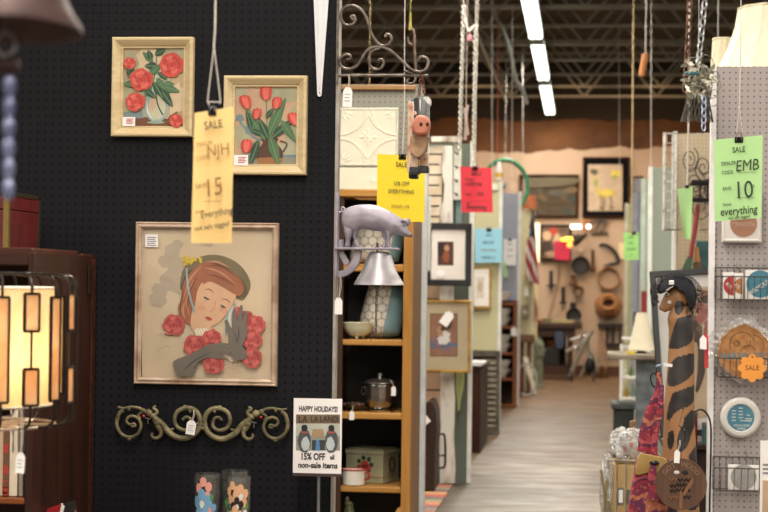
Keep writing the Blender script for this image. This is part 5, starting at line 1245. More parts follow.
sale_sign('sale_sign', 'small white notice on the lavender panel', MPAPER, [(503.5, 239), (516.5, 239), (516, 265.5), (503, 265)], 21.5, [('SALE', 510, 244, 1.8, MINK, 0), ('10% OFF', 510, 250, 1.5, MINK, 0), ('all items', 510, 256, 1.5, MINK, 0)], (510, 239.5, 3.5), None, lt=.002)
sale_sign('sale_sign', 'slim mint green slip below the white notice on the lavender panel', M('paper_mint', 'a5d09a', .75), [(502, 262), (505.5, 263), (508, 277), (503.5, 277.5)], 21.45, [], None, None)
# fifth booth: pale yellow panel, flag, lamp
d = 24.6; X24 = W(531, 300, d).x
divider(d, X24, 2.46, M('panel_straw', 'c9bf95', .7, var=.05), 'trim_36', tw=.04, trimm=M('post_cream', 'd6cfb4', .5), xw=-6)
# hanging American flag
d_ = 24.2; t = thing('hanging_flag', 'American flag hanging folded beside the pale yellow panel', 'flag', W(531, 286, d_))
def flag_paint(s):
    sx = s.n.new('ShaderNodeSeparateXYZ'); s.link(s.tc, sx.inputs[0])
    q_ = s.math('ADD', s.math('MULTIPLY', sx.outputs['X'], 1.0), s.math('MULTIPLY', sx.outputs['Z'], .42))
    st = s.math('GREATER_THAN', s.math('FRACT', s.math('MULTIPLY', q_, 8.5)), .5)
    c = s.mix(st, lin('dcd3cc'), lin('a5333c'))
    can = s.math('MULTIPLY', s.math('GREATER_THAN', sx.outputs['Z'], .66), s.math('GREATER_THAN', s.math('ADD', sx.outputs['X'], s.math('MULTIPLY', sx.outputs['Z'], -.12)), -.11))
    v = s.node('ShaderNodeTexVoronoi', Scale=22); s.link(s.tc, v.inputs['Vector']); star = s.math('LESS_THAN', v.outputs['Distance'], .22)
    s.color(s.mix(can, c, s.mix(star, lin('2f3a5c'), lin('cfd0d6')))); s.b.inputs['Roughness'].default_value = .9
b = MB(); b.mat(pattern('flag_cloth', flag_paint))
def fl_(u, v):
    xa = 532-8.5*min(v*1.6, 1)+2.5*v; xb = 534+5.5*v
    y = 211+(74-6*(1-u))*v; w = W(xa+(xb-xa)*u, y, d_); return Vector((w.x, d_+.05*sin(u*15+v*2), w.z))
b.grid(fl_, 24, 20); b.build('cloth', parent=t, angle=80)
b = MB(); b.mat(wood('flag_pole', '8a6a3c', 'b08c52', 'z')); b.tube([W(531.5, 286, d_+.08), W(533.2, 207, d_+.08)], .012, 6); b.build('pole', parent=t)
# orange lampshade on the panel
c = W(530, 208, 24.61); c.z = 2.483
t = thing('lamp_shade', 'orange lampshade sitting on top of the pale yellow panel', 'lampshade', c); q = lambda n: S(n, 24.4)
b = MB(); b.mat(M('shade_orange', 'b5693f', .8)); b.lathe([(q(7.5), -.0), (q(6), q(13)), (q(5.6), q(13)), (q(7), 0)], c, 24); b.build('shade', parent=t)
b = MB(); b.mat(M('shade_wire', '8a7c68', .4, .5)); b.tube([c+Vector((-q(6.8), 0, .004)), c+Vector((q(6.8), 0, .004))], .006, 5); b.tube([c+Vector((0, -q(6.8), .004)), c+Vector((0, q(6.8), .004))], .006, 5); b.build('spider', parent=t)
# ================================================================ RIGHT: taupe pegboard end panel at 8 m
d = 8.0; XR = W(714.5, 300, d).x
ztop = W(735, 66.5, d).z
m_ptaupe = pegboard('pegboard_taupe', 'a39a98', '4e4847', .0264, .14, .05)
b = MB(); b.mat(m_ptaupe); b.box(XR, 3.2, d, d+.012, 0, ztop); b.build('partition_panel', kind='structure')
b = MB(); b.mat(M('post_bright', 'dcdadb', .4)); b.box(XR-.024, XR, d-.014, d+.06, 0, ztop-.006); b.build('trim_40', kind='structure', bevel=.002)
b = MB(); b.mat(M('shelf_board', 'a2937c', .7)); b.box(XR+.0, 3.2, d+.02, d+1.3, ztop-.03, ztop-.005); b.build('trim_41', kind='structure')
# lampshades on top
def panel_shade(c, prof, n, label, m_):
    t = thing('lampshade', label, 'lampshade', c, 'cream lampshades on top of the taupe pegboard')
    b = MB(); b.mat(m_); b.lathe(prof, c, n); b.build('shade', parent=t, angle=12)
    b = MB(); b.mat(M('shade_piping', 'd9cfae', .7))
    for r_, z in (prof[0], prof[-1]): b.tube([c+Vector((r_*cos(2*pi*k/n), r_*sin(2*pi*k/n), z)) for k in range(n)], .005, 5, True)
    for k in range(n): b.tube([c+Vector((r_*cos(2*pi*k/n), r_*sin(2*pi*k/n), z)) for r_, z in prof], .002, 4)
    b.build('piping', parent=t); return t
def silk(s):
    s.color(s.ramp(s.noise(40, s.mapping((1, 1, .1)), 3), [(.3, lin('cfc6ac')), (.7, lin('ddd5bd'))])); s.b.inputs['Roughness'].default_value = .7
    s.b.inputs['Subsurface Weight'].default_value = 0
ms = pattern('cream_silk', silk)
q = lambda n: S(n, 8.35)
c = W(780, 66, 8.35); c.z = ztop-.004
hh = W(765, 9, 8.35).z-c.z
panel_shade(c, [(q(66), 0.006), (q(58), hh*.2), (q(50), hh*.45), (q(44), hh*.72), (q(41), hh)], 12, 'large cream panelled lampshade on top of the taupe pegboard', ms)
c = W(722, 66, 8.93); c.z = ztop-.004; q = lambda n: S(n, 8.93); hh = W(722, 39, 8.93).z-c.z
panel_shade(c, [(q(15), .006), (q(11), hh*.4), (q(9), hh)], 10, 'small cream lampshade beside the large one on the taupe pegboard', ms)
# green sale sign EMB
MINK2 = M('marker_ink', '33402f', .7)
d_ = 6.3
sale_sign('sale_sign', 'light green EMB 10 percent sale sign in front of the taupe pegboard', M('paper_green', 'b4e09a', .75, var=.03), [(713.6, 139.8), (762.8, 135.2), (761.2, 217.8), (714.5, 221.5)], d_,
  [('SALE', 738.5, 149.5, 5.3, MINK2, .05), ('DEALER', 728.5, 163.2, 3.6, MINK2, 0), ('CODE:', 727.5, 172.3, 3.4, MINK2, 0), ('EMB', 746.5, 165, 11, MINK2, .15), ('_', 746, 172.2, 9, MINK2, 0), ('SAVE:', 727, 188.5, 3.2, MINK2, 0), ('10', 743, 189.5, 17, MINK2, .05), ('%', 753.5, 186, 2.6, MINK2, 0), ('_', 745, 197.8, 9.5, MINK2, 0), ('Details:', 727.3, 204.3, 2.6, MINK2, 0), ('everything', 738.3, 210.3, 7.5, MINK2, .12), ('not sale tagged', 739, 217, 3, MINK2, .12)], (738.7, 139.5, 8), None, .25)
t = bpy.data.objects[[o.name for o in COL.objects if o.get('label') == 'light green EMB 10 percent sale sign in front of the taupe pegboard'][0]]
b = MB(); b.mat(MSTR); p = lambda x, y: W(x, y, d_)
b.tube([p(739.4, 108), p(740.5, 60), p(741, 0), p(743, -390)], .0016, 6); b.tube([p(739.4, 108), p(736.3, 134)], .0012, 5); b.tube([p(739.4, 108), p(742.5, 133)], .0012, 5); b.ball(p(739.4, 108), .004, 6); b.build('string', parent=t)
# square white plaque with terracotta disc
def Rr(x0, y0, x1, y1, d): return rect(x0, y0, x1, y1, d)
dF = 7.985
mter = worn('terracotta', '8f6650', 'a67a62', 12, .3, .7, .8); mwt = M('plaque_white', 'cfcac4', .5, var=.04); mteal = worn('teal_print', '3a7186', '4a8397', 10, .3, .7, .6)
t = thing('plaque', 'white square plaque with a terracotta disc behind the green EMB sign', 'plaque', W(741, 243, dF))
X0, X1, Z0, Z1 = Rr(721.7, 190, 761.5, 242.5, dF)
b = MB(); b.mat(mwt); b.frame_loop(X0, X1, Z0, Z1, dF, [(0, 0), (0, .02), (.008, .026), (.016, .022)]); b.box(X0+.014, X1-.014, dF-.022, dF, Z0+.014, Z1-.014); b.build('frame', parent=t)
b = MB(); b.mat(mter); c = W(743.5, 223.5, dF-.022); b.disc_y((c.x, dF-.022, c.z), S(13, dF), .003); b.mat(M('faded_letter', 'b39c8e', .8)); b.text('MINNESOTA', (c.x, dF-.0252, c.z-.003), .016, .75); b.build('disc', parent=t)
# wire baskets
mwire = M('basket_wire', '575350', .4, .6)
def basket(x0, x1, ytop, ybot, label, depth=.11, tilt=.5):
    X0, X1, Z0, Z1 = Rr(x0, ytop, x1, ybot, dF)
    t = thing('wire_basket', label, 'wire basket', ((X0+X1)/2, dF-depth/2, Z0), 'wire baskets on the taupe pegboard')
    yb, yf = dF-.006, dF-depth; zf = Z1-(Z1-Z0)*.28
    b = MB(); b.mat(mwire)
    b.tube([(X0, yb, Z1), (X1, yb, Z1), (X1, yf, zf), (X0, yf, zf)], .0028, 6, True); b.tube([(X0+.01, yb, Z0), (X1-.01, yb, Z0), (X1-.01, yf+.03, Z0), (X0+.01, yf+.03, Z0)], .0024, 6, True)
    b.build('rim', parent=t)
    b = MB(); b.mat(mwire); n = int((X1-X0)/.026)
    for k in range(n+1):
        x = X0+(X1-X0)*k/n; b.tube([(x, yf, zf), (x, yf+.03, Z0), (x, yb, Z0)], .0014, 4); b.tube([(x, yb, Z1), (x, yb, Z0)], .0014, 4)
    for z_ in (.33, .66): b.tube([(X0, yb, Z0+(Z1-Z0)*z_), (X0, yf+.03*(1-z_), Z0+(zf-Z0)*z_)], .0014, 4); 
    b.build('wires', parent=t)
    for k in (.28, .62):
        h = MB(); h.mat(M('peg_hook', '8e9193', .35, .7)); x = X0+(X1-X0)*k; h.tube([(x, dF+.01, Z1+.03), (x, dF-.004, Z1+.03), (x, dF-.012, Z1+.01), (x, dF-.012, Z1-.006), (x, dF-.006, Z1-.008)], .0026, 6); h.build('peg_hook', parent=t)
    return X0, X1, Z0, Z1, yb, yf
# upper basket with boxed coasters
X0, X1, Z0, Z1, yb, yf = basket(714.5, 790, 268, 300, 'upper wire basket holding boxed coasters on the taupe pegboard')
def boxed(name, label, x0, x1, y0, y1, y_, colr, cxp, cyp, rp, txt, th=.02, clip=None, rot=.0, h=.014, z0=None):
    X0_, X1_, Z0_, Z1_ = Rr(x0, y0, x1, y1, dF); 
    if z0 is not None: Z1_ += z0-Z0_; Z0_ = z0
    t = thing(name, label, 'coaster box', ((X0_+X1_)/2, y_+th/2, Z0_), 'boxed coasters in the wire baskets')
    b = MB(); b.mat(M('card_white', 'e2dfdb', .5, var=.03)); b.box(X0_, X1_, y_, y_+th, Z0_, Z1_); b.build('box', parent=t, bevel=.002)
    c = W(cxp, cyp, dF); r_ = S(rp, dF); pts = []
    for k in range(40):
        a_ = 2*pi*k/40; x, z = c.x+r_*cos(a_), c.z+r_*sin(a_)
        if clip: x = min(x, W(clip, cyp, dF).x)
        pts.append((x, z))
    b = MB(); b.mat(colr); b.prism(pts, y_-.0012, y_)
    b.mat(M('print_white_text', 'd5d2cb', .7)); 
    if txt: b.text(txt, (c.x-(.02 if clip else 0), y_-.0018, c.z-(.01 if clip is None else .0)), h, .8, rot=rot)
    b.build('printed_disc', parent=t); return t
zb_ = Z0+.004
boxed('coaster_box', 'white box with a red half disc in the upper wire basket', 722, 733, 271.5, 298, 7.928, worn('print_red', '9c2e2e', 'b24440', 10, .3, .7, .6), 732.5, 285.5, 9.8, 'BOS', clip=732.7, rot=-.8, z0=zb_)
boxed('coaster_box', 'white box with a brown half disc in the upper wire basket', 733.6, 742, 272.3, 298, 7.928, worn('print_brown', 'a06636', 'b87d4a', 10, .3, .7, .6), 741, 286, 8, 'ATL', clip=741.1, rot=-.8, z0=zb_)
boxed('coaster_box', 'large white box with a teal disc in the upper wire basket', 744, 779, 269.2, 298, 7.905, mteal, 758.5, 284, 13.3, 'FAIRMOUNT', rot=.6, h=.02, z0=zb_)
# middle basket: cork trivet in clear wrap
X0, X1, Z0, Z1, yb, yf = basket(716, 790, 350, 377, 'middle wire basket holding the wrapped cork boards')
t = thing('cork_board', 'round cork board wrapped in clear plastic in the middle basket', 'cork board', W(744, 376, dF))
mcork = worn('cork', '9a693f', 'b58150', 40, .35, .65, .85); y_ = 7.93
b = MB(); b.mat(mcork); c = W(742.5, 350.5, dF); r_ = S(26.5, dF); b.disc_y((c.x, y_+.012, c.z), r_, .012, 48)
b.mat(M('cork_line', '5b4a30', .8))
def carc(x, y, r0, a0, a1, k=14): b.tube([(W(x, y, dF).x+S(r0, dF)*cos(a0+(a1-a0)*i/k), y_-.0005, W(x, y, dF).z+S(r0, dF)*sin(a0+(a1-a0)*i/k)) for i in range(k+1)], .0013, 4)
carc(741, 344, 12, .2, 3.6); carc(735.5, 343, 3, 0, 6.2); carc(735.5, 343, 1.6, 0, 6.2); carc(747, 352, 7, .3, 2.9); carc(743, 341, 6, -1.6, .3); carc(752, 345, 10, -.3, 1.6)
b.mat(mteal); b.text('HARRINGTON', (c.x+.02, y_-.0008, c.z-.022), .03, .85)
b.build('cork_disc', parent=t)
def wrapf(u, v):
    a_ = 2*pi*u; rr = r_*(1.12+.05*sin(9*a_)+.04*sin(23*a_+1)) if v > .5 else r_*.98
    k = abs(v-.5)*2; rr = r_*(.9+.22*k+.03*sin(11*a_+7*v)); return Vector((c.x+rr*cos(a_), y_-.012-.006*sin(7*a_)+(.02*k), c.z+rr*sin(a_)*1.05+.004*sin(5*a_)))
b = MB(); b.mat(clear('clear_wrap', base=.07, rough=.12, crinkle=.6, haze=.22)); b.grid(wrapf, 60, 6); b.build('plastic_wrap', parent=t)
rr2 = random.Random(8)
b = MB(); b.mat(clear('clear_wrap', base=.07, rough=.12, crinkle=.6, haze=.22))
for k in range(9):                                         # gathered folds of the bag round the disc
    a_ = 1.3+1.9*k/8; e = Vector((cos(a_), 0, sin(a_))); p0 = c+e*r_*.95; p0.y = y_; b.grid(lambda u, v: p0+e*(r_*.4*v)+Vector((-e.z, 0, e.x))*((u-.5)*r_*.3*(1+.4*v))+Vector((0, -.02*sin(8*u+k)-.01, 0)), 5, 4)
b.build('bag_folds', parent=t)
# orange sale star
c = W(752, 368, 7.87); d_ = 7.86
pts = []
for k in range(72):
    a_ = 2*pi*k/72+pi/2; r_ = S(11.2+2.7*abs(cos(4*a_))**.6-1.2*(1-abs(cos(4*a_))), d_); pts.append((c.x+r_*cos(a_), c.z+r_*sin(a_)))
b = MB(); b.mat(M('star_orange', 'e8993f', .7, var=.03)); b.prism(pts, d_, d_+.001); b.mat(M('star_ink', '6b3f1d', .7)); b.text('SALE', (c.x, d_-.0006, c.z+.002), S(4.8, d_), .95); b.mat(MINK); b.disc_y((c.x, d_+.0004, c.z+S(11, d_)), .004, .0008, 10)
tag(b.build('hanging_sale_star'), 'orange flower-shaped SALE tag on the middle wire basket', 'sale tag')
b = MB()
# round white dish with teal centre
c = W(740.2, 417.3, dF); r_ = S(20, dF)
t = thing('round_plaque', 'round white ceramic plaque with a teal centre reading highland park', 'plaque', (c.x, dF, c.z-r_))
b = MB(); b.mat(M('ceramic_white', 'cfcbc6', .35, var=.03)); b.at(Matrix.Translation((c.x, dF, c.z)) @ Matrix.Rotation(R(90), 4, 'X')); b.lathe([(0, 0), (r_*.97, 0), (r_, .008), (r_*.97, .022), (r_*.86, .03), (r_*.7, .031), (r_*.66, .027), (0, .026)], (0, 0, 0), 48); b.at(Matrix.Identity(4)); b.build('plate', parent=t)
b = MB(); b.mat(mteal); b.disc_y((c.x, dF-.026, c.z), r_*.655, .001, 40); m_ = M('print_white_text', 'd5d2cb', .7); b.mat(m_)
b.text('HIGHLAND', (c.x+.004, dF-.0276, c.z-.033), .0095, 1.0); b.text('PARK', (c.x+.004, dF-.0276, c.z-.047), .0095, 1.1)
for i, (xx, zz, ww) in enumerate(((-.03, .03, .016), (-.03, .016, .016), (-.03, .002, .018), (-.03, -.012, .016), (.0, .042, .016), (.0, .028, .016), (.0, .014, .018), (.0, 0, .018), (.032, .012, .014), (.034, -.004, .03), (.03, -.013, .034), (.004, -.012, .012))):
    b.box(c.x+xx-ww/2, c.x+xx+ww/2, dF-.0277, dF-.0271, c.z+zz-.0018, c.z+zz+.0018)
b.build('teal_centre', parent=t)
b = MB(); b.mat(M('peg_hook', '8e9193', .35, .7)); w_ = W(737, 397, dF); b.tube([w_+Vector((-.02, -.01, -.002)), w_+Vector((0, -.012, .006)), w_+Vector((.012, -.012, .016))], .003, 6); b.tube([w_+Vector((0, 0, .004)), w_+Vector((0, -.014, .004))], .0025, 6); b.build('hanger', parent=t)
# bottom basket
X0, X1, Z0, Z1, yb, yf = basket(712.5, 766, 457, 489, 'lowest wire basket with one grey-disc coaster on the taupe pegboard')
boxed('coaster_box', 'white box with a grey disc in the lowest wire basket', 727, 757.5, 463, 487.5, 7.92, worn('print_grey', '8d8b89', 'a19f9c', 25, .3, .7, .6), 742.3, 475.5, 12.3, '', z0=Z0+.004)
# white flyer at the photo edge
d_ = 7.0; X0, X1, Z0, Z1 = Rr(760, 441, 812, 525, d_)
t = thing('flyer_stand', 'white flyer with a tan picture at the edge beside the lowest basket', 'flyer', ((X0+X1)/2, d_, 0))
b = MB(); b.mat(MPAPER); b.box(X0, X1, d_, d_+.003, Z0, Z1); b.mat(M('flyer_tan', 'c3a487', .7)); e = S(2.5, d_); b.box(X0+e, X1-e, d_-.0008, d_, W(0, 507, d_).z, W(0, 462, d_).z)
b.mat(M('flyer_orange', 'd69a5c', .7)); b.box(X0+e, X1-e, d_-.0012, d_-.0004, W(0, 507, d_).z, W(0, 500, d_).z); b.mat(M('faint_ink', '8d8a90', .8)); 
for k in range(3): b.box(X0+e, X1-e*3, d_-.0008, d_, W(0, 448+4*k, d_).z, W(0, 446+4*k, d_).z)
b.build('flyer', parent=t)
b = MB(); b.mat(MBLK); b.tube([((X0+X1)/2, d_+.01, .01), ((X0+X1)/2, d_+.01, Z0+.05)], .006, 8); b.build('post', parent=t)
b = MB(); b.mat(MBLK); b.cyl(((X0+X1)/2, d_+.01, 0), .11, .012, 24); b.build('base', parent=t)

# ---------------------------------------------------------------- painted wooden giraffe
d_ = 6.6
g = thing('wooden_giraffe', 'tall carved wooden giraffe with dark painted patches at the aisle edge', 'giraffe', (W(680, 500, d_).x, d_, 0))
msk = worn('giraffe_wood', '906845', 'a97d55', 7, .3, .7, .5, 0, .15, (1, 1, .3)); mpt = worn('giraffe_patch', '1f1d1e', '393434', 14, .35, .65, .5)
prof = [(672, 689, 306), (668, 692, 318), (669, 693.5, 330), (668.5, 694, 350), (667, 694, 375), (665, 694, 400), (664, 694.5, 425), (663, 696, 450), (661.5, 697.5, 480), (659, 699, 512), (655, 702, 550), (650, 707, 585)]
loops = []; PX = []
cr = cat_rom([Vector(p_) for p_ in prof], 16)
for p_ in cr:
    l, r_, y = p_; c = W((l+r_)/2, y, d_); rad = S((r_-l)/2, d_)
    loops.append([(c.x+rad*cos(2*pi*k/110), d_+rad*1.15*sin(2*pi*k/110), c.z) for k in range(110)])
# close and add patches by painting faces inside traced blotches
b = MB(); b.mat(msk); b.rings(loops)
patch = [[(676, 298), (683, 297), (684, 304), (681, 312), (677, 315), (674, 308)],
 [(676.5, 318), (692, 316), (693.5, 330), (692, 340), (684, 346), (670, 349), (670, 340), (673, 328)],
 [(675, 357), (692, 353), (694.5, 360), (693, 372), (683, 381), (669, 386), (667.5, 374), (670, 364)],
 [(672, 392), (694, 385), (695, 396), (690, 404), (676, 410), (668, 420), (667.5, 408), (670, 398)],
 [(683, 417), (692, 409), (696, 420), (691, 432), (687, 444), (680, 450), (676, 444), (678, 430), (682, 424)],
 [(667.5, 432), (672, 429), (673.5, 440), (670, 448), (667, 444)], [(668.5, 402), (671, 404), (669, 416), (666, 418)],
 [(694, 446), (699, 442), (699, 470), (690, 462), (688, 454)], [(658, 462), (668, 458), (672, 475), (664, 484), (658, 480)], [(684, 480), (697, 474), (702, 500), (690, 508), (680, 496)], [(657, 500), (670, 495), (676, 512), (670, 530), (656, 528)], [(683, 520), (700, 515), (704, 545), (690, 550)]]
def inside(x, y, poly):
    r_ = False; n = len(poly)
    for i in range(n):
        (xa, ya), (xb, yb_) = poly[i], poly[(i+1) % n]
        if (ya > y) != (yb_ > y) and x < (xb-xa)*(y-ya)/(yb_-ya)+xa: r_ = not r_
    return r_
inv = CAMROT.transposed()
def proj(p):
    v = inv @ (Vector(p)-Vector((0, 0, CAMZ))); return 384-v.x/v.z*FPX, 256+v.y/v.z*FPX
PPOLY = [[(q_.x, q_.y) for q_ in cat_rom([Vector((x, y, 0)) for x, y in pp+pp[:1]], 4)] for pp in patch]
def zpx(p):                                                   # neck-surface point -> (x, y) chart of the traced blotches, mirrored round the back
    x, y = proj((p.x, d_, p.z)); return (x, y) if p.y <= d_ else (x+(3 if int(p.z*9) % 2 else -4), y+9)
newf = []
b.mat(mpt); b.mat(msk)
for f, k in b.f:
    cc = sum((b.v[i] for i in f), Vector())/len(f); x, y = zpx(cc)
    newf.append((f, 1 if any(inside(x, y, pp) for pp in PPOLY) else 0))
b.f = newf; b.build('neck', parent=g, angle=60)
# head: looks towards the aisle, muzzle pointing down and left
b = MB(); b.mat(msk)
hp = [((686, 296), 8.5), ((682, 297), 11.5), ((677, 298), 11.8), ((672, 300.5), 9.5), ((667.5, 304), 7.2), ((664, 307.5), 5.2), ((661.5, 309.5), 3.6)]
L = cat_rom([Vector((x, y, r_)) for (x, y), r_ in hp], 4)
b.tube([W(p_.x, p_.y, d_) for p_ in L], [S(p_.z, d_) for p_ in L], 20, flat=.85); b.build('head', parent=g, angle=60)
b = MB(); b.mat(worn('muzzle_red', '6d211e', '94473c', 20, .4, .6, .5)); p0 = W(664, 307.5, d_); b.ball(p0, S(4.1, d_), 10, 1.2, .9, .9); b.build('muzzle', parent=g, label='red painted muzzle')
b = MB(); b.mat(M('giraffe_white', 'cfc9bf', .6)); b.ball(W(669.5, 302.3, d_-S(7, d_)), S(1.9, d_), 8, 1.1, .5, 1); b.build('cheek_spot', parent=g)
b = MB(); b.mat(M('eye_white', 'd9d4c8', .4)); b.ball(W(667, 294.3, d_-S(6.5, d_)), S(1.9, d_), 8, 1.2, .6, .8); e_ = b.build('eye', parent=g)
b = MB(); b.mat(M('eye_black', '1a1818', .3)); b.ball(W(666.7, 294.4, d_-S(7.5, d_)), S(1.0, d_), 7, 1, .5, 1); b.build('pupil', parent=e_)
b = MB(); b.mat(M('eye_black', '1a1818', .3)); b.tube(cat_rom(P3([(663.5, 292.5), (667, 291), (671, 291.5)], d_-S(8, d_)), 3), .0022, 5); b.build('eyebrow', parent=g)
b = MB(); b.mat(mpt); b.ball(W(679.5, 306, d_-S(8.5, d_)), S(5, d_), 10, .8, .35, 1.5); b.build('cheek_patch', parent=g)
# body and legs (below the picture frame)
cb = W(682, 585, d_)
b = MB(); b.mat(msk); b.rings([[(cb.x+.02+.0+rx*cos(2*pi*k/24), d_+.02+yy+0*k, cb.z+dz+rz*sin(2*pi*k/24)) for k in range(24)] for yy, rx, rz, dz in ((-.12, .06, .07, .0), (-.06, .1, .12, -.02), (.08, .11, .13, -.03), (.25, .11, .12, -.03), (.33, .06, .08, -.02))]); b.build('body', parent=g, angle=60)
for x in (-.05, .09):
    for y in (-.02, .24):
        b = MB(); b.mat(msk); b.tube([(cb.x+x, d_+y, cb.z-.06), (cb.x+x, d_+y, .1), (cb.x+x, d_+y, 0)], [.032, .022, .03], 10); b.build('leg', parent=g)
# black hat with netting veil
h = thing('netted_hat', 'small black hat with dotted netting veil worn by the wooden giraffe', 'hat', W(680, 300, d_))
mfelt = worn('black_felt', '14151a', '2a2c34', 24, .35, .65, .9)
b = MB(); b.mat(mfelt); pts = [(657, 287), (660, 281), (667, 276.8), (676, 274.8), (685, 276.5), (692, 282), (695.5, 290), (696, 299), (694, 307), (690.5, 311), (688.5, 304), (686, 296), (682, 291), (678.5, 291.5), (677.5, 288.5), (673, 286), (668, 287.5), (664, 290), (660.5, 294), (657.5, 292)]
o_ = outline(pts, d_, n=3); cx = sum(p_[0] for p_ in o_)/len(o_); cz = sum(p_[1] for p_ in o_)/len(o_)
def sc_(k, y): return [(cx+(p_[0]-cx)*k, y, cz+(p_[1]-cz)*k+(1-k)*.018) for p_ in o_]
b.rings([sc_(.82, d_+.075), sc_(.95, d_+.05), sc_(1, d_+.02), sc_(1, d_-.03), sc_(.96, d_-.052), sc_(.84, d_-.066)]); b.build('crown', parent=h, angle=70)
b = MB(); b.mat(M('veil_net', '1c1c22', .8)); rv = random.Random(4)
def veil(u, v):
    a_ = -2.15-2.6*u if False else pi*(1.15-1.5*u); rr = S(18+7*v, d_); c0 = W(676, 294, d_)
    return Vector((c0.x+rr*1.05*cos(a_), d_-.07+.02*v+.03*abs(u-.5), c0.z+rr*.95*sin(a_)-.01*v))
for i in range(30):
    b.tube([veil(max(0, min(1, i/30+.035*k)), k/4) for k in range(5)], .0011, 3); b.tube([veil(max(0, min(1, i/30-.035*k)), k/4) for k in range(5)], .0011, 3)
for i in range(46):
    u = rv.random(); u = u*.33 if rv.random() < .6 else .7+u*.3
    b.ball(veil(u, rv.random()), .004, 4)
b.build('netting', parent=h)
b = MB(); b.mat(M('hat_white_bow', 'd9d8d6', .6)); w_ = W(671.5, 282.5, d_-.075); b.box(w_.x-.009, w_.x+.009, d_-.082, d_-.066, w_.z-.009, w_.z+.008); b.build('bow', parent=h, bevel=.003, label='small white ornament')
price_tag(672.2, 392-25.6, 6.45, 9, 3.4, 664, 365, 'white paper band tied round the giraffe neck', 0, lines=False) if False else None
b = MB(); b.mat(M('band_white', 'dcdad6', .6)); w0, w1 = W(663.5, 363.5, d_-.1), W(671.5, 366.3, d_-.105)
b.at(Matrix.Translation((w0+w1)/2) @ Matrix.Rotation(R(8), 4, 'Y')); b.box(-.015, .017, -.003, .003, -.0055, .0055); b.at(Matrix.Identity(4))
b.mat(M('bead_blue', '8aa0b4', .4))
for k in range(6):
    b.ball(W(663-1.2*k, 364+.9*k*(1 if k < 3 else .5), d_-.09+.012*k), .0045, 6)
tag(b.build('beaded_tag'), 'white tag on a bead string round the giraffe neck', 'tag')
# round wood sign hanging from the giraffe
d2 = 6.3; c = W(680.8, 483.8, d2); r_ = S(25.3, d2)
t = thing('round_wood_sign', 'round brown wooden sign with a tree hanging in front of the giraffe', 'sign', (c.x, d2, c.z-r_))
b = MB(); b.mat(wood('sign_walnut', '4d362a', '664a3b', 'z', .6)); b.disc_y((c.x, d2, c.z), r_, .012, 56); mz = M('sign_letter', '7f644c', .7); mb2 = M('sign_black', '17130f', .7); mo = M('sign_orange', '7d5637', .7); yy = d2-.0128
b.mat(mz)
for i, ch in enumerate('GOT WOOD'):
    a_ = R(143-15.2*i); rr = r_*.78
    if ch != ' ': b.text(ch, (c.x+rr*cos(a_), yy, c.z+rr*sin(a_)), S(5, d2), .9, rot=a_-pi/2)
b.mat(mo); b.box(c.x-S(1.5, d2), c.x+S(1.5, d2), yy, yy+.0008, c.z-r_*.95, c.z-S(4, d2)); b.add([(c.x+S(u, d2), yy-.0002, c.z+S(v, d2)) for u, v in ((1, -10), (9, 4), (12, 7), (12, 2), (2, -14))], [(0, 1, 2, 3, 4)])
def zig(x0, x1, y, m_, n=3):
    b.mat(m_); pts = [(x0+(x1-x0)*k/(2*n), y+(2 if k % 2 else -1)) for k in range(2*n+1)]; b.tube([(W(x, yv, d2).x, yy, W(x, yv, d2).z) for x, yv in pts], .0032, 4)
for x0, x1, y, m_, n in ((669, 677, 479, mo, 2), (678, 690, 479, mb2, 3), (670, 676, 485, mb2, 2), (677, 686, 484, mb2, 3), (670, 676, 490, mb2, 2), (677, 684, 489, mb2, 2), (669, 678, 497, mo, 2), (683, 690, 496, mb2, 2)): zig(x0, x1, y, m_, n)
b.mat(mb2); w_ = W(685, 472, d2); b.ball((w_.x, yy, w_.z), .009, 7, 1.2, .15, .9); w_ = W(689, 490, d2); b.ball((w_.x, yy, w_.z), .005, 6, 1, .15, 1.2)
b.mat(M('sign_white', 'c9c6c0', .7)); w_ = W(676.5, 472, d2); b.ball((w_.x, yy, w_.z), .009, 7, 1.1, .12, .7)
b.build('disc', parent=t)
b = MB(); b.mat(MBLK); hk = W(681, 440, d2); b.tube(cat_rom([hk+Vector((-.008, 0, .05)), hk+Vector((.012, -.01, .03)), hk+Vector((.01, 0, -.005)), hk+Vector((-.008, 0, -.005)), hk+Vector((-.009, 0, .012))], 5), .002, 5); b.tube([hk+Vector((0, 0, -.005)), Vector((c.x, d2-.005, c.z+r_-.008))], .001, 5); b.tube([hk+Vector((-.008, 0, .05)), W(684, 408, d2+.1)], .0012, 5); b.build('hanger', parent=t)
price_tag(677, 456.5, d2-.016, 5.5, 13, 679.5, 440, 'white price tag tied above the round wood sign', 3, lines=False)
# patchwork strap bag hanging at the giraffe's side
d3 = 6.42
def patchwork(s):
    v = s.node('ShaderNodeTexVoronoi', Scale=60); s.link(s.tc, v.inputs['Vector'])
    sx = s.n.new('ShaderNodeSeparateXYZ'); s.link(s.tc, sx.inputs[0])
    r = s.n.new('ShaderNodeValToRGB'); r.color_ramp.interpolation = 'CONSTANT'; e = r.color_ramp.elements
    cols = ['7a2c3f', 'a8323a', '4c2140', 'b8525a', '8c2436', '5b2c4c', 'c07a52']
    while len(e) < len(cols): e.new(.5)
    for i, cc in enumerate(cols): e[i].position = i/len(cols); e[i].color = (*lin(cc), 1)
    s.link(s.math('FRACT', s.math('ADD', s.math('MULTIPLY', sx.outputs['Z'], 7), s.math('MULTIPLY', s.noise(14, None, 4), 1.3))), r.inputs[0])
    v2 = s.ramp(v.outputs['Distance'], [(.2, lin('b8645c')), (.42, lin('651c34'))])
    s.color(s.mix(.4, r.outputs[0], v2)); s.b.inputs['Roughness'].default_value = .85
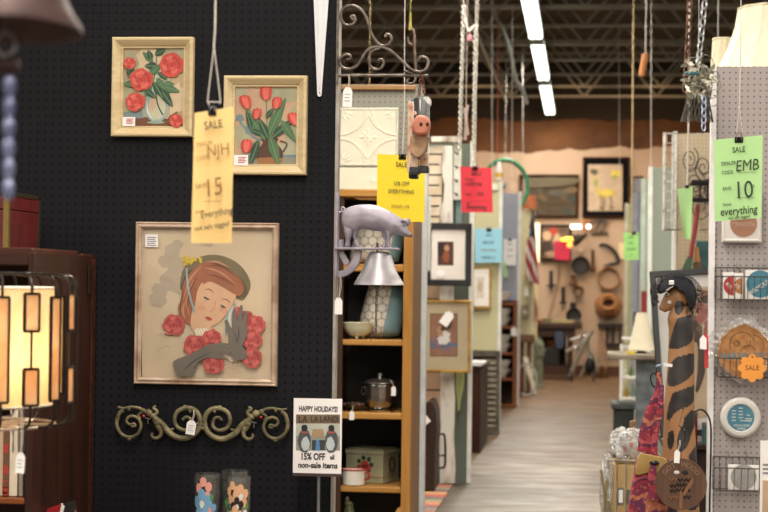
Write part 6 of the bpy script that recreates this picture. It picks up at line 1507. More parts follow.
mpw = pattern('patchwork_cloth', patchwork); mredc = worn('red_cloth', 'a01f30', 'c23a48', 14, .35, .65, .8)
t = thing('hanging_bag', 'red patchwork shoulder bag with a tan band hanging beside the giraffe', 'bag', W(645, 512, d3))
def tubepx(pts, w, m_, name, dd=0, flat=.35):
    b = MB(); b.mat(m_); q_ = cat_rom([Vector((x, y, 0)) for x, y in pts], 6); ws = w if isinstance(w, (list, tuple)) else [w]*len(pts)
    ww = []
    for i in range(len(pts)-1): ww += [ws[i]+(ws[i+1]-ws[i])*k/6 for k in range(6)]
    ww.append(ws[-1]); b.tube([W(p_.x, p_.y, d3+dd) for p_ in q_], [S(v, d3)/2 for v in ww], 10, flat=flat); return b.build(name, parent=t, angle=70)
tubepx([(659, 372), (658, 392), (652, 412), (648, 432), (646, 452)], [4, 7, 13, 17, 16], mpw, 'strap')
tubepx([(662, 385), (660, 410), (656, 432), (654.5, 446), (654, 462)], [4, 6, 6, 6, 7], mpw, 'strap', -.03)
tubepx([(656, 396), (654, 410), (650, 428), (649, 450)], [3, 6, 7, 6], mredc, 'lining', .02)
b = MB(); b.mat(mpw); pts = [(640, 455), (662, 458), (668, 512), (672, 560), (622, 560), (628, 508), (634, 475)]
o_ = outline(pts, d3, n=3); b.rings([[(p_[0], d3+.05, p_[1]) for p_ in o_], [(p_[0], d3+.005, p_[1]) for p_ in o_], [(p_[0]*.94+.06*W(648, 500, d3).x, d3-.025, p_[1]*.96+.04*W(648, 500, d3).z) for p_ in o_]]); b.build('bag_body', parent=t, angle=70)
b = MB(); b.mat(worn('mustard_suede', '8f7340', 'ad8f55', 10, .35, .65, .9)); o_ = outline([(639.5, 453), (644, 453), (666, 458), (664, 470), (656, 473), (648, 472), (635.5, 474), (637, 463)], d3, n=3); b.prism(o_, d3-.036, d3-.026); b.build('flap', parent=t, bevel=.003, label='tan suede band')
b = MB(); b.mat(MBLK); b.ball(W(654.5, 463, d3-.045), S(4.8, d3), 8, 1, .5, .5); b.build('toggle', parent=t)
tubepx([(653, 465), (652.5, 478), (654, 492), (652, 500)], [5, 9, 11, 12], mpw, 'tassel', -.045)
b = MB(); b.mat(MBLK); b.tube(cat_rom(P3([(659, 376), (653, 373), (650.5, 378), (653, 386), (659, 388)], d3+.03), 5), .003, 5); b.build('strap_ring', parent=t)
# black cord loop between giraffe and panel
b = MB(); b.mat(MBLK); b.tube(cat_rom(P3([(694, 412), (701, 409.5), (707, 414), (710.5, 424), (711, 445), (709.5, 512), (709, 560)], 7.6), 6), .004, 6); b.tube(P3([(694, 412), (694, 640)], 7.6), .004, 6)
tag(b.build('hanging_cable'), 'black cord loop hanging beside the white panel post', 'cord')
# ---------------------------------------------------------------- between the giraffe and the far booths
# chest that the big framed picture leans on
t = thing('display_chest', 'dark low chest behind the giraffe carrying the leaning framed picture', 'chest', (.75, 9.1, 0))
b = MB(); b.mat(wood('dark_oak', '201512', '3d2a22', 'z', .5)); b.box(.43, 1.3, 8.85, 9.5, .06, .66); b.build('body', parent=t, bevel=.006)
b = MB(); b.mat(wood('dark_oak', '201512', '3d2a22', 'z', .5)); b.box(.40, 1.33, 8.82, 9.52, .66, .69); b.build('top', parent=t, bevel=.004)
for x in (.46, 1.24):
    for y in (8.9, 9.42):
        b = MB(); b.mat(wood('dark_oak', '201512', '3d2a22', 'z', .5)); b.box(x, x+.05, y, y+.05, 0, .06); b.build('foot', parent=t)
# leaning framed picture
d_ = 8.95
t = thing('framed_print', 'large black-framed sepia print leaning behind the wooden giraffe', 'print', W(690, 430, d_))
zb = .705; zt_ = W(690, 272, d_).z; X0 = W(661, 350, d_).x; X1 = X0+.62; H_ = zt_-zb
lean = R(8)
mx = Matrix.Translation((X0, d_-.0, zb)) @ Matrix.Rotation(R(-4), 4, 'Y') @ Matrix.Rotation(-lean, 4, 'X')
Hs = H_/cos(lean); Ws = X1-X0
b = MB(); b.mat(mblkf); b.at(mx); b.frame_loop(0, Ws, 0, Hs, 0, [(0, 0), (0, .022), (.004, .026), (.026, .026), (.03, .008)]); b.build('frame', parent=t)
b = MB(); b.mat(M('mat_grey_white', 'd5d2cf', .8, var=.03)); b.at(mx); b.box(.027, Ws-.027, -.008, -.003, .027, Hs-.027); b.build('mat_board', parent=t)
b = MB(); b.mat(worn('sepia_print', 'ab9377', 'c4b094', 4, .3, .7, .7)); b.at(mx); x0, x1, z0, z1 = .085, Ws-.085, .085, Hs-.09; b.box(x0, x1, -.0095, -.008, z0, z1)
mfl = (worn('sepia_flower', '7d3f3c', 'a5726a', 25, .4, .6, .7), M('sepia_dark', '4b3a30', .7), M('sepia_leaf', '6a5a44', .7), M('sepia_rose', '9a5d55', .7))
rs_ = random.Random(12)
k_ = 0
for i in range(70):
    cx, cz = x0+.03+rs_.random()*(x1-x0-.06), z1-.03-rs_.random()*.24; k_ += 1; b.mat(mfl[i % 4])
    b.add([(cx+.022*cos(2*pi*k/10)*(1+.3*rs_.random()), -.0096-.00004*k_, cz+.018*sin(2*pi*k/10)*(1+.3*rs_.random())) for k in range(10)], [tuple(range(10))])
b.mat(mfl[1]); 
for pts, w in (([(.2, -.0125, z1-.2), (.23, -.0125, z1-.3), (.22, -.0125, z1-.42), (.19, -.0125, z1-.52)], .016), ([(.36, -.0125, z1-.17), (.42, -.0125, z1-.25), (.4, -.0125, z1-.33)], .014), ([(.34, -.0125, z1-.2), (.4, -.0125, z1-.3), (.43, -.0125, z1-.42), (.4, -.0125, z1-.5)], .012)): b.tube(cat_rom(pts, 5), [w*(.3+sin(pi*i/(5*(len(pts)-1)))) for i in range(5*(len(pts)-1)+1)], 6, flat=.06)
b.build('print', parent=t)
b = MB(); b.mat(clear('picture_glass', base=.025)); b.at(mx); b.box(.027, Ws-.027, -.0165, -.0155, .027, Hs-.027); b.build('glass', parent=t)
# small house ornament hanging by the panel
t = thing('house_ornament', 'small white and red house-shaped tag hanging beside the white panel post', 'tag', W(703.5, 350, 7.75))
b = MB(); b.mat(MPAPER); b.prism([(W(x, y, 7.75).x, W(x, y, 7.75).z) for x, y in ((699.8, 339), (703, 334.8), (706.5, 338.5), (706.5, 349.5), (699.8, 348.8))], 7.745, 7.75); b.build('card', parent=t)
b = MB(); b.mat(MRED); b.prism([(W(x, y, 7.77).x, W(x, y, 7.77).z) for x, y in ((704, 333), (708.5, 336), (708.5, 368), (704.5, 368))], 7.765, 7.77); b.build('red_strip', parent=t)
b = MB(); b.mat(MSTR); b.tube([W(703, 335, 7.75), W(703.5, 322, 7.75), W(708, 318, 7.95)], .001, 4); b.build('string', parent=t)
# red coffee-tin like pieces on the chest in the gap
c = W(702, 430, 8.9); 
for (x, hh, rr, mm, lb) in ((.535, .15, .03, M('tin_red', '8f2a26', .4), 'red tin on the dark chest beside the white panel post'), (.615, .1, .03, M('jar_teal_glass', '3c5a5e', .3), 'teal jar on the dark chest beside the red tin')):
    t = thing('tin_can', lb, 'tin', (x, 8.865, .69)); b = MB(); b.mat(mm); b.lathe([(0, 0), (rr, 0), (rr, hh*.9), (0, hh*.9)], (x, 8.865, .69), 24); b.build('body', parent=t); b = MB(); b.mat(M('tin_lid', '8d8a84', .3, .7)); b.lathe([(rr*1.03, hh*.86), (rr*1.03, hh), (0, hh)], (x, 8.865, .69), 24); b.build('lid', parent=t)

# ---------------------------------------------------------------- booth dividers down the right side
def rdiv(d, px, topy, m, name, trimm, tw=.03, xe=8.9):
    x = W(px, 300, d).x; zt_ = W(px, topy, d).z
    b = MB(); b.mat(m); b.box(x+tw, xe, d, d+.03, 0, zt_); b.build('partition_panel', kind='structure')
    b = MB(); b.mat(trimm); b.box(x, x+tw, d-.012, d+.06, 0, zt_+.01); b.build(name, kind='structure', bevel=.002); return x, zt_
x11, z11 = rdiv(11.5, 671.5, 133, pegboard('pegboard_tan', 'b7a68b', '7d7058', .0254, .15, .05), 'trim_42', M('post_white', 'd9d8d2', .5), .026)
rdiv(15.7, 647.5, 167.5, pegboard('pegboard_sage', '8f988c', '646b60', .0254, .14, .05), 'trim_43', M('post_pale', 'dfe2da', .5), .035)
rdiv(17.9, 640, 179.5, M('panel_mint', 'a8b5a6', .7, var=.05), 'trim_44', M('post_mint', 'bfcbbb', .5), .045)
rdiv(21.2, 631, 194, M('panel_lavender2', 'a3a7b6', .7, var=.04), 'trim_45', M('post_lilac', 'b4b6c4', .5), .07)
rdiv(24.8, 624, 204, M('panel_lime', 'b7bd86', .7, var=.04), 'trim_46', M('post_cream', 'd6d4b8', .5), .05)
b = MB(); b.mat(M('panel_edge_red', '8c2c30', .6)); X0, X1, Z0, Z1 = rect(641, 291, 647, 325, 17.85); b.box(X0, X1, 17.84, 17.88, Z0, Z1); tag(b.build('hanging_pennant'), 'dark red strip of cloth hanging on the mint panel behind the white lampshade', 'cloth')
# white wire grid hung on the tan pegboard
d_ = 11.35; mwg = worn('white_wire', 'c8c4bb', '8d857a', 20, .5, .7, .5, .2)
t = thing('wire_grid_rack', 'weathered white wire rack sticking out past the tan pegboard', 'wire rack', W(690, 231, d_))
X0, X1, Z0, Z1 = rect(664.5, 133.5, 716, 230, d_)
b = MB(); b.mat(mwg); b.tube([(X0, d_, Z0), (X0, d_, Z1), (X1, d_, Z1), (X1, d_, Z0)], .014, 8, True); b.tube([(X0+.05, d_, Z0), (X0+.05, d_, Z1)], .008, 6); b.build('frame', parent=t)
b = MB(); b.mat(mwg)
for k in range(1, 10): z = Z0+(Z1-Z0)*k/10; b.tube([(X0, d_, z), (X0+.09, d_, z)], .004, 5)
b.build('rungs', parent=t)
# black iron twirls and a wall basket on the tan pegboard
t = thing('iron_wall_rack', 'black twisted iron wire rack on the tan pegboard behind the slanted green slip', 'iron rack', W(700, 262, 11.4)); ri = random.Random(9)
b = MB(); b.mat(MBLK)
for cx, cy, r_ in ((695, 185, 12), (703, 168, 10), (700, 205, 14), (690, 160, 9), (708, 190, 12)):
    pts = [(cx+r_*(1-.035*k)*cos(.55*k+cx), cy+1.5*r_*(1-.035*k)*sin(.55*k+cx)) for k in range(26)]; b.tube(cat_rom(P3(pts, 11.38), 3), .0035, 5)
b.build('scrolls', parent=t)
b = MB(); b.mat(MBLK); X0, X1, Z0, Z1 = rect(691, 183, 722, 200, 11.3); b.tube([(X0, 11.45, Z1), (X0, 11.15, Z1), (X1, 11.15, Z1), (X1, 11.45, Z1)], .01, 6, True); b.tube([(X0, 11.45, Z0), (X0, 11.2, Z0), (X1, 11.2, Z0), (X1, 11.45, Z0)], .008, 6, True)
for k in range(5): x = X0+(X1-X0)*k/4; b.tube([(x, 11.15, Z1), (x, 11.2, Z0)], .006, 5)
b.build('basket', parent=t)
t = thing('hanging_shears', 'red-handled garden shears hanging on the tan pegboard', 'shears', W(694, 272, 11.3))
b = MB(); b.mat(M('handle_red', '7e2622', .5)); b.tube(P3([(698, 205), (695.5, 226), (690.5, 258)], 11.3), .014, 8); b.build('handle', parent=t)
b = MB(); b.mat(M('blade_green', '39553f', .5)); b.prism([(W(x, y, 11.3).x, W(x, y, 11.3).z) for x, y in ((688, 256), (693, 258), (691, 272), (680, 274), (684, 264))], 11.29, 11.31); b.build('blade', parent=t)
wallflat('hanging_board', 'dark teal board on the tan pegboard behind the leaning black frame', 'board', (696, 241, 716, 283), 11.4, worn('board_darkteal', '22464a', '355e60', 8, .4, .6, .6), .03)
t = thing('paint_brush', 'old wooden paint brush hanging in front of the dark teal board', 'brush', W(697, 272, 11.33)); b = MB(); b.mat(wood('brush_wood', '8f6238', 'b58650', 'z')); b.tube(P3([(696.5, 247), (697.3, 262)], 11.33), [.012, .02], 8); b.build('handle', parent=t); b = MB(); b.mat(M('bristle', '5b4a38', .9)); b.tube(P3([(697.3, 262), (698, 272)], 11.33), [.025, .03], 8, flat=.5); b.build('bristles', parent=t)
# slanted green slip
d_ = 9.6
sale_sign('sale_sign', 'slanted light green slip turned edge-on beside the tan pegboard', M('paper_green', 'b4e09a', .75), [(677, 189), (693, 186), (690.5, 240), (684, 238)], d_, [], (687, 186.5, 4), None, .6)
t = [o for o in COL.objects if o.get('label', '').startswith('slanted light green slip')][0]
b = MB(); b.mat(MSTR); b.tube(P3([(687.3, 186), (688.5, 120), (689.5, 0), (690, -160)], d_), .005, 6); b.build('string', parent=t, label='thick tan cord')
# green notice by the far right panels
sale_sign('sale_sign', 'small bright green notice hanging by the far lavender panel', M('paper_green_bright', '9dd67c', .75), [(623.5, 232.5), (638.8, 232.5), (638.8, 260), (624, 259.5)], 17.0,
  [('SALE', 631, 237, 2, MINK2, 0), ('CODE', 630, 243, 1.8, MINK2, 0), ('save 20%', 631, 249, 2, MINK2, .1), ('all', 631, 255, 1.8, MINK2, .1)], (634, 233, 4), None, lt=.002)
# table with a lamp and glass jars
d_ = 13.2
t = thing('work_table', 'pale topped table with grey legs behind the leaning frame', 'table', (W(640, 360, d_).x, d_, 0))
X0, X1, Z0, Z1 = rect(608, 355, 690, 360, d_); mtp = worn('table_pale', '6a6052', '8b806c', 8, .35, .65, .6); mlg = worn('leg_grey', '4e565c', '6b7378', 10, .4, .6, .6)
b = MB(); b.mat(mtp); b.box(X0, X1, d_, d_+.7, Z0, Z1); b.build('table_top', parent=t, bevel=.006)
for x in (W(636, 400, d_).x, W(646, 400, d_).x):
    b = MB(); b.mat(mlg); b.box(x, x+.075, d_+.08, d_+.15, 0, Z0); b.build('leg', parent=t, bevel=.004)
for x in (X1-.1,):
    b = MB(); b.mat(mlg); b.box(x, x+.075, d_+.55, d_+.62, 0, Z0); b.build('leg', parent=t, bevel=.004)
b = MB(); b.mat(mlg); b.box(W(636, 400, d_).x, X1-.02, d_+.12, d_+.16, Z0-.09, Z0); b.build('apron', parent=t)
c = W(641.5, 355, d_+.35); c.z = Z1; q = lambda n: S(n, d_+.35)
t = thing('table_lamp', 'table lamp with a pale empire shade on the work table', 'lamp', c)
b = MB(); b.mat(M('shade_ivory', 'dcd4bd', .7, var=.04)); zs_ = q(3)
b.lathe([(q(13.5), zs_), (q(9.5), zs_+q(14)), (q(6.8), zs_+q(26)), (q(5.3), zs_+q(37)), (q(5.1), zs_+q(37)), (q(13), zs_)], c, 28); b.build('lamp_shade', parent=t)
b = MB(); b.mat(M('lamp_brass', '8a7340', .4, .7)); b.lathe([(0, 0), (q(5), 0), (q(4), q(2)), (q(1), q(3)), (q(1), q(36)), (0, q(36))], c, 16); b.build('base', parent=t)
b = MB(); b.mat(M('book_yellow', 'cdb23a', .6)); X0_, X1_, Z0_, Z1_ = rect(627, 353, 635, 355.6, d_); b.box(X0_, X1_, d_+.05, d_+.2, Z1+.0005, Z1+.02); tag(b.build('yellow_box'), 'small yellow box on the pale topped work table', 'box')
t = thing('white_shelf', 'white wire shelf stand with small goods in front of the far right panels', 'shelf', (W(629, 420, 16.5).x, 16.5, 0))
b = MB(); b.mat(MWHT)
for x in (W(621.5, 400, 16.5).x, W(637, 400, 16.5).x):
    b.tube([(x, 16.5, 0), (x, 16.5, W(0, 335, 16.5).z)], .012, 6); b.tube([(x, 16.8, 0), (x, 16.8, W(0, 335, 16.5).z)], .012, 6)
b.build('frame', parent=t)
for y in (338, 346, 377, 398):
    b = MB(); b.mat(MWHT); z = W(629, y, 16.5).z; b.box(W(621.5, 400, 16.5).x, W(637, 400, 16.5).x, 16.5, 16.8, z-.015, z); b.build('shelf', parent=t)
for i, (px, yb_, hpx, rpx, cc, lb) in enumerate(((625, 377, 7, 2.6, 'c9c4ae', 'cream jar on the white wire shelf stand'), (631, 377, 10, 2.2, '6b7b4a', 'green glass bottle on the white wire shelf stand'), (626, 398, 9, 2.6, 'a98c4e', 'amber jar low on the white wire shelf stand'), (633, 398, 12, 2.6, '8e9a8e', 'grey-green bottle low on the white wire shelf stand'))):
    c = W(px, yb_, 16.65); c.z = W(629, yb_, 16.5).z+.002; q = lambda n: S(n, 16.6)
    b = MB(); b.mat(M('goods_'+cc, cc, .3)); b.lathe([(0, 0), (q(rpx), 0), (q(rpx), q(hpx*.65)), (q(rpx*.45), q(hpx*.8)), (q(rpx*.45), q(hpx)), (0, q(hpx))], c, 16); tag(b.build('glass_jar'), lb, 'jar')
d_ = 15.2; t = thing('poster_board', 'narrow print with coloured blots leaning by the table lamp', 'print', W(637, 358, d_)); X0, X1, Z0, Z1 = rect(633, 312, 641, 352, 15.6)
b = MB(); b.mat(M('poster_brown', '4c4038', .6)); b.box(X0, X1, 15.58, 15.62, Z0, Z1); b.build('frame', parent=t); b = MB(); b.mat(M('poster_paper', 'c9bfae', .7)); b.box(X0+.015, X1-.01, 15.572, 15.58, Z0+.03, Z1-.03); b.mat(MRED); b.box(X0+.02, X0+.04, 15.568, 15.572, Z0+.1, Z0+.14); b.mat(gd); b.box(X0+.02, X0+.035, 15.568, 15.572, Z0+.17, Z0+.2); b.build('print', parent=t)
# dark storage bin under the table
X0, X1, Z0, Z1 = rect(614, 393, 634, 432, 13.4)
t = thing('storage_bin', 'dark grey bin on the floor left of the work table legs', 'bin', ((X0+X1)/2, 13.6, 0)); b = MB(); b.mat(worn('bin_grey', '1d211f', '2f3330', 8, .4, .6, .7)); b.box(X0, X1, 13.4, 13.8, 0, Z1-.12); b.build('body', parent=t, bevel=.01); b = MB(); b.mat(worn('bin_rim', '33373a', '454a4a', 8, .4, .6, .6)); b.box(X0-.02, X1+.02, 13.38, 13.82, Z1-.12, Z1-.08); b.build('rim', parent=t, bevel=.006)
# wire rack with box and plastic bags near the giraffe
d_ = 8.3
t = thing('floor_rack', 'white wire floor rack at the aisle edge holding a cardboard box', 'wire rack', (W(632, 520, d_).x, d_, 0)); mwr = worn('rack_wire', '9c9484', '6f6656', 20, .4, .6, .5, .4)
X0, X1 = W(608, 470, d_).x, W(662, 470, d_).x; zt2 = W(620, 460, d_).z; zb2 = W(620, 522, d_).z
b = MB(); b.mat(mwr)
for x in (X0, X1):
    for y in (d_-.03, d_+.38): b.tube([(x, y, 0), (x, y, zt2)], .006, 6)
for z in (.12, zb2, zt2): b.tube([(X0, d_-.03, z), (X1, d_-.03, z), (X1, d_+.38, z), (X0, d_+.38, z)], .005, 6, True)
b.build('frame', parent=t)
b = MB(); b.mat(mwr)
for k in range(12): x = X0+(X1-X0)*k/11; b.tube([(x, d_-.03, zb2), (x, d_+.38, zb2)], .003, 4)
for k in range(1, 6): x = X0+(X1-X0)*k/6; b.tube([(x, d_-.03, zb2), (x, d_-.03, zt2)], .003, 4)
b.build('grid', parent=t)
t = thing('twig_stand', 'two thin bent metal rods crossing at the aisle edge beside the wire rack', 'rods', W(604, 512, d_-.2)); b = MB(); b.mat(worn('old_brass_rod', '7a6a48', '94835c', 20, .4, .6, .5, .4)); 
zf = lambda x, y: W(x, y, d_-.2)
b.tube(cat_rom([zf(601, 469), zf(603.5, 487), zf(606, 500), zf(611, 512), Vector((zf(613, 500).x, d_-.2, 0))], 4), .006, 6); b.build('rod', parent=t); b = MB(); b.mat(worn('old_brass_rod', '7a6a48', '94835c', 20, .4, .6, .5, .4)); b.tube([zf(607, 480), zf(605, 500), Vector((zf(602.5, 512).x, d_-.2, 0))], .006, 6); b.build('rod', parent=t)
X0, X1, Z0, Z1 = rect(613, 464, 652, 521, d_+.1); Z0 = zb2+.006
t = thing('cardboard_box', 'open tan cardboard box standing in the wire rack', 'box', ((X0+X1)/2, d_+.2, Z0)); mcd = worn('cardboard', 'ab8c5c', 'c4a878', 6, .3, .7, .8)
b = MB(); b.mat(mcd); b.box(X0, X1, d_+.05, d_+.056, Z0, Z1); b.box(X0, X1, d_+.29, d_+.296, Z0, Z1+.01); b.box(X0, X0+.006, d_+.056, d_+.29, Z0, Z1); b.box(X1-.006, X1, d_+.056, d_+.29, Z0, Z1); b.box(X0, X1, d_+.05, d_+.29, Z0, Z0+.006)
b.mat(M('box_label', '5d5f5d', .7)); w0, w1 = W(618, 489, d_), W(624, 506, d_); b.box(w0.x, w1.x, d_+.047, d_+.05, w1.z, w0.z); w0, w1 = W(626, 491, d_), W(631, 506, d_); b.box(w0.x, w1.x, d_+.047, d_+.05, w1.z, w0.z); b.mat(MPAPER); w0, w1 = W(619, 491, d_), W(623, 504, d_); b.box(w0.x, w1.x, d_+.046, d_+.047, w1.z, w0.z)
b.build('box', parent=t)
mbag = clear('clear_bag', base=.16, rough=.22, crinkle=.9, haze=.55)
def bag(x0, y0, x1, y1, y, label, seed, zbase=None):
    X0, X1, Z0, Z1 = rect(x0, y0, x1, y1, y); Z0 = zbase if zbase else Z0; rb = random.Random(seed); ph = [rb.random()*6 for _ in range(6)]
    t = thing('plastic_bag', label, 'plastic bag', ((X0+X1)/2, y, Z0), 'clear plastic bags in the wire rack'); b = MB(); b.mat(mbag); cx, cz, w, h = (X0+X1)/2, (Z0+Z1)/2, (X1-X0)/2, (Z1-Z0)/2
    def f(u, v):
        a_ = 2*pi*u; k = sin(pi*min(max(v, .02), .98))**.25; wv = 1+.13*sin(5*a_+ph[0]+5*v)+.08*sin(9*a_+ph[1]+9*v)
        return Vector((cx+w*k*wv*cos(a_), y+.09*k*wv*sin(a_), cz+h*(2*v-1)+.012*sin(4*a_+ph[2])*k))
    b.grid(f, 30, 14); b.build('bag', parent=t)
    return t, cx, cz, w, h
t, cx, cz, w, h = bag(612, 428, 655, 464, d_+.2, 'clear plastic bag of small goods on top of the cardboard box', 3, Z1+.012)
b = MB(); b.mat(M('bag_card', 'b3aca4', .7)); b.box(cx-w*.7, cx+w*.6, d_+.2, d_+.21, cz-h*.7, cz+h*.1); b.mat(MRED)
for k in range(4): b.box(cx-w*.5+.03*k, cx-w*.5+.03*k+.018, d_+.197, d_+.2, cz-h*.5+.02*(k % 2), cz-h*.2+.02*(k % 2))
b.build('contents', parent=t, label='white and red cards in the bag')
bag(600, 452, 612.5, 512, d_+.05, 'crumpled clear plastic bag hanging over the rack corner', 6, zb2+.01)
mcd = worn('block_brown', '7d5c3c', '95714c', 6, .3, .7, .8)
t = thing('wooden_block', 'small tan wooden piece sticking up behind the plastic bags', 'block', W(632.5, 438, 9.1)); X0, X1, Z0, Z1 = rect(627.5, 420, 638, 436, 9.1); b = MB(); b.mat(mcd); b.prism([(X0, 0), (X1, 0), (X1-.01, Z1), (X0+.012, Z1-.008)], 9.1, 9.14); b.build('block', parent=t, bevel=.004)
# ================================================================ hanging things under the roof
def chain_thing(name, label, pts, d, L, w, r, m_, zt_=None):
    t = thing(name, label, 'chain', W(pts[-1][0], pts[-1][1], d), 'chains hung from the roof joists'); b = MB(); b.mat(m_); p_ = P3(pts, d)
    if zt_: p_ = [Vector((p_[0].x, d, zt_))]+p_
    b.chain(p_, L, w, r); b.build('links', parent=t); return t
msil = M('chain_silver', 'b9bcc0', .3, .8); mrst = worn('chain_rust', '4f3328', '7a5540', 30, .4, .6, .7, .3)
chain_thing('hanging_chain', 'silver chain hanging above the wire leaf ornament', [(705, 0), (701.5, 35), (698, 66)], 7.7, .036, .026, .0042, msil, 4.35)
chain_thing('hanging_chain', 'rust brown chain hanging beside the tan rope', [(690, 0), (687, 60), (684.5, 92)], 7.9, .03, .026, .0045, mrst, 4.35)
chain_thing('hanging_chain', 'short pale blue chain below the wire leaf ornament', [(704, 96), (703.6, 130)], 7.5, .03, .024, .0032, M('chain_blue', 'a9b4cf', .3, .5))
# tangled wire ornament with metal leaves
t = thing('hanging_leaf_ornament', 'tangle of wire and small metal leaves hanging beside the cream lampshades', 'ornament', W(700, 122, 7.65)); rl_ = random.Random(21)
mlf = worn('metal_leaf', '6e6c60', 'b0ab98', 30, .4, .6, .5, .5)
b = MB(); b.mat(mlf)
for k in range(26):
    x, y = 690+rl_.random()*24, 62+rl_.random()*40; a_ = rl_.random()*6.3
    pts = [(x+(5+6*rl_.random())*cos(a_+.9*j)*(j/5+.3), y+(5+5*rl_.random())*sin(a_+.9*j)*(j/5+.3)) for j in range(6)]; b.tube(cat_rom([W(px, py, 7.65+.1*rl_.random()) for px, py in pts], 4), .002, 4)
b.build('wires', parent=t)
for k in range(40):
    x, y = 684+rl_.random()*29, 62+rl_.random()*36; c = W(x, y, 7.62+.15*rl_.random()); b = MB(); b.mat(mlf); b.at(Matrix.Translation(c) @ Matrix.Rotation(rl_.random()*6, 4, 'Y') @ Matrix.Rotation(rl_.random()*2-1, 4, 'X')); b.add([(0, 0, -.022), (.009, .003, -.004), (.005, 0, .018), (0, -.002, .024), (-.005, 0, .018), (-.009, .003, -.004)], [(0, 1, 2, 3, 4, 5)]); b.build('leaf', parent=t)
b = MB(); b.mat(M('mesh_net', '4a463f', .8)); c0 = W(698, 96, 7.68)
for k in range(22):
    a_ = 2*pi*k/22; b.tube([c0+Vector((.045*cos(a_), .04*sin(a_), 0)), W(697, 122, 7.68)+Vector((.068*cos(a_+.3), .05*sin(a_+.3), 0))], .0016, 4); b.tube([c0+Vector((.045*cos(a_), .04*sin(a_), 0)), W(697, 122, 7.68)+Vector((.068*cos(a_-.5), .05*sin(a_-.5), 0))], .0016, 4)
b.build('mesh_skirt', parent=t); b = MB(); b.mat(MSTR); b.tube([c0, Vector((c0.x, c0.y, 4.34))], .0012, 4); b.build('string', parent=t)
b = MB(); b.mat(M('teal_bead', '3f6a70', .3)); 
for k in range(6): b.ball(W(687+2.2*k, 73+(k % 2), 7.65), .009, 6)
b.build('beads', parent=t); 
# strings and ropes that hang from the joists
def rope(px, d, y1, label, r=.006, m_=None, px2=None, kind='hanging_rope'):
    t = thing(kind, label, 'rope', W(px, y1, d), 'strings and ropes hung from the roof joists'); b = MB(); b.mat(m_ or MSTR); p0 = W(px, y1, d); p1 = Vector((W(px2 or px, 0, d).x, d, 4.33)); b.tube([p0, p0.lerp(p1, .5), p1], r*.55, 6); b.build(kind, parent=t)
mrope = worn('sisal', '9a8560', 'b8a47c', 60, .4, .6, .9, 0, .3)
rope(631.5, 15.2, 236, 'tan rope that holds the small bright green notice', .012, mrope, 633.5)
rope(651, 15.75, 165, 'pale string hanging over the sage pegboard end', .006, None, 651)
rope(619.5, 20.2, 170, 'thin string in front of the black-framed picture on the back wall', .006, None, 619)
rope(492, 17.9, 185, 'pale string hanging over the yellow-green pegboard', .006)
rope(512, 18.8, 176, 'thin pale string hanging above the bicycle wheel', .007, None, 512.5)
rope(523, 21.6, 165, 'thin pale string farther along above the lavender panel', .007)
rope(369.5, 12.0, 90, 'pale cord behind the middle of the iron scroll bracket', .0045, mrope)
rope(718, 9.6, 38, 'grey cord hanging behind the small cream lampshade', .008, M('cord_grey', '8a8783', .6))
# twisted pale garlands
mbead = worn('garland_pearl', 'd6d3c8', 'a7a499', 60, .4, .6, .4)
def garland(px0, px1, y0, y1, d, label):
    t = thing('hanging_garland', label, 'garland', W(px1, y1, d), 'pale bead garlands'); b = MB(); b.mat(mbead)
    for ph in (0, pi):
        pts = [W(px0+(px1-px0)*k/90, y0+(y1-y0)*k/90, d)+Vector((.009*cos(k*.9+ph), .009*sin(k*.9+ph), 0)) for k in range(91)]; b.tube(pts, .006, 5)
    b.build('strands', parent=t); b = MB(); b.mat(MSTR); p0 = W(px0, y0, d); b.tube([p0, Vector((p0.x, d, 4.33))], .003, 4); b.build('string', parent=t)
garland(463.5, 459.5, 6, 150, 11.2, 'longer pale bead garland hanging over the salvaged boards')
garland(475.5, 473.5, 26, 162, 11.5, 'pale bead garland just above the red sale sign')
b = MB(); b.mat(mbead); b.tube(cat_rom(P3([(463.5, 8), (466, 24), (469, 31), (473, 27), (475.5, 26)], 11.3), 5), .009, 6); tag(b.build('hanging_swag'), 'short sagging swag between the two pale garlands', 'garland')
b = MB(); b.mat(M('pink_bell', 'a06a70', .6)); c = W(469.3, 41, 11.3); b.lathe([(0, 0), (.018, 0), (.016, .03), (.006, .045), (0, .045)], c, 12); b.tube([c+Vector((0, 0, .045)), W(469.3, 31, 11.3)], .002, 4); tag(b.build('hanging_ornament'), 'small dull pink ornament hanging from the garland swag', 'ornament')
b = MB(); b.mat(M('twig_pink', 'a5938a', .8)); b.tube(cat_rom(P3([(464, 108), (466, 120), (465, 140)], 12.2), 4), .012, 6); b.tube(cat_rom(P3([(468, 105), (466, 118), (468, 135)], 12.2), 4), .01, 6); b.tube([W(466, 108, 12.2), Vector((W(466, 108, 12.2).x, 12.2, 4.33))], .003, 4); tag(b.build('hanging_twig'), 'pale twisted twig hanging between the bead garlands', 'twig')
# branch hook over the wooden pig
t = thing('hanging_branch', 'thin brown branch with a yellow tip hanging behind the wooden pig', 'branch', W(416, 72, 9.9)); b = MB(); b.mat(worn('branch_brown', '57443a', '7d685a', 20, .4, .6, .8)); b.tube(cat_rom(P3([(416, 72), (414.5, 50), (414, 32), (409, 28)], 9.9), 4), [.007]*13, 6); b.tube(cat_rom(P3([(414.5, 46), (409, 43), (407.5, 37)], 9.9), 4), .005, 6); b.build('branch', parent=t); b = MB(); b.mat(M('branch_tip', 'a59a45', .6)); b.tube(P3([(410, 30), (410.5, 12)], 9.9), [.009, .005], 6); b.tube([W(410.5, 12, 9.9), Vector((W(411, 12, 9.9).x, 9.9, 4.33))], .002, 4); b.build('tip', parent=t)
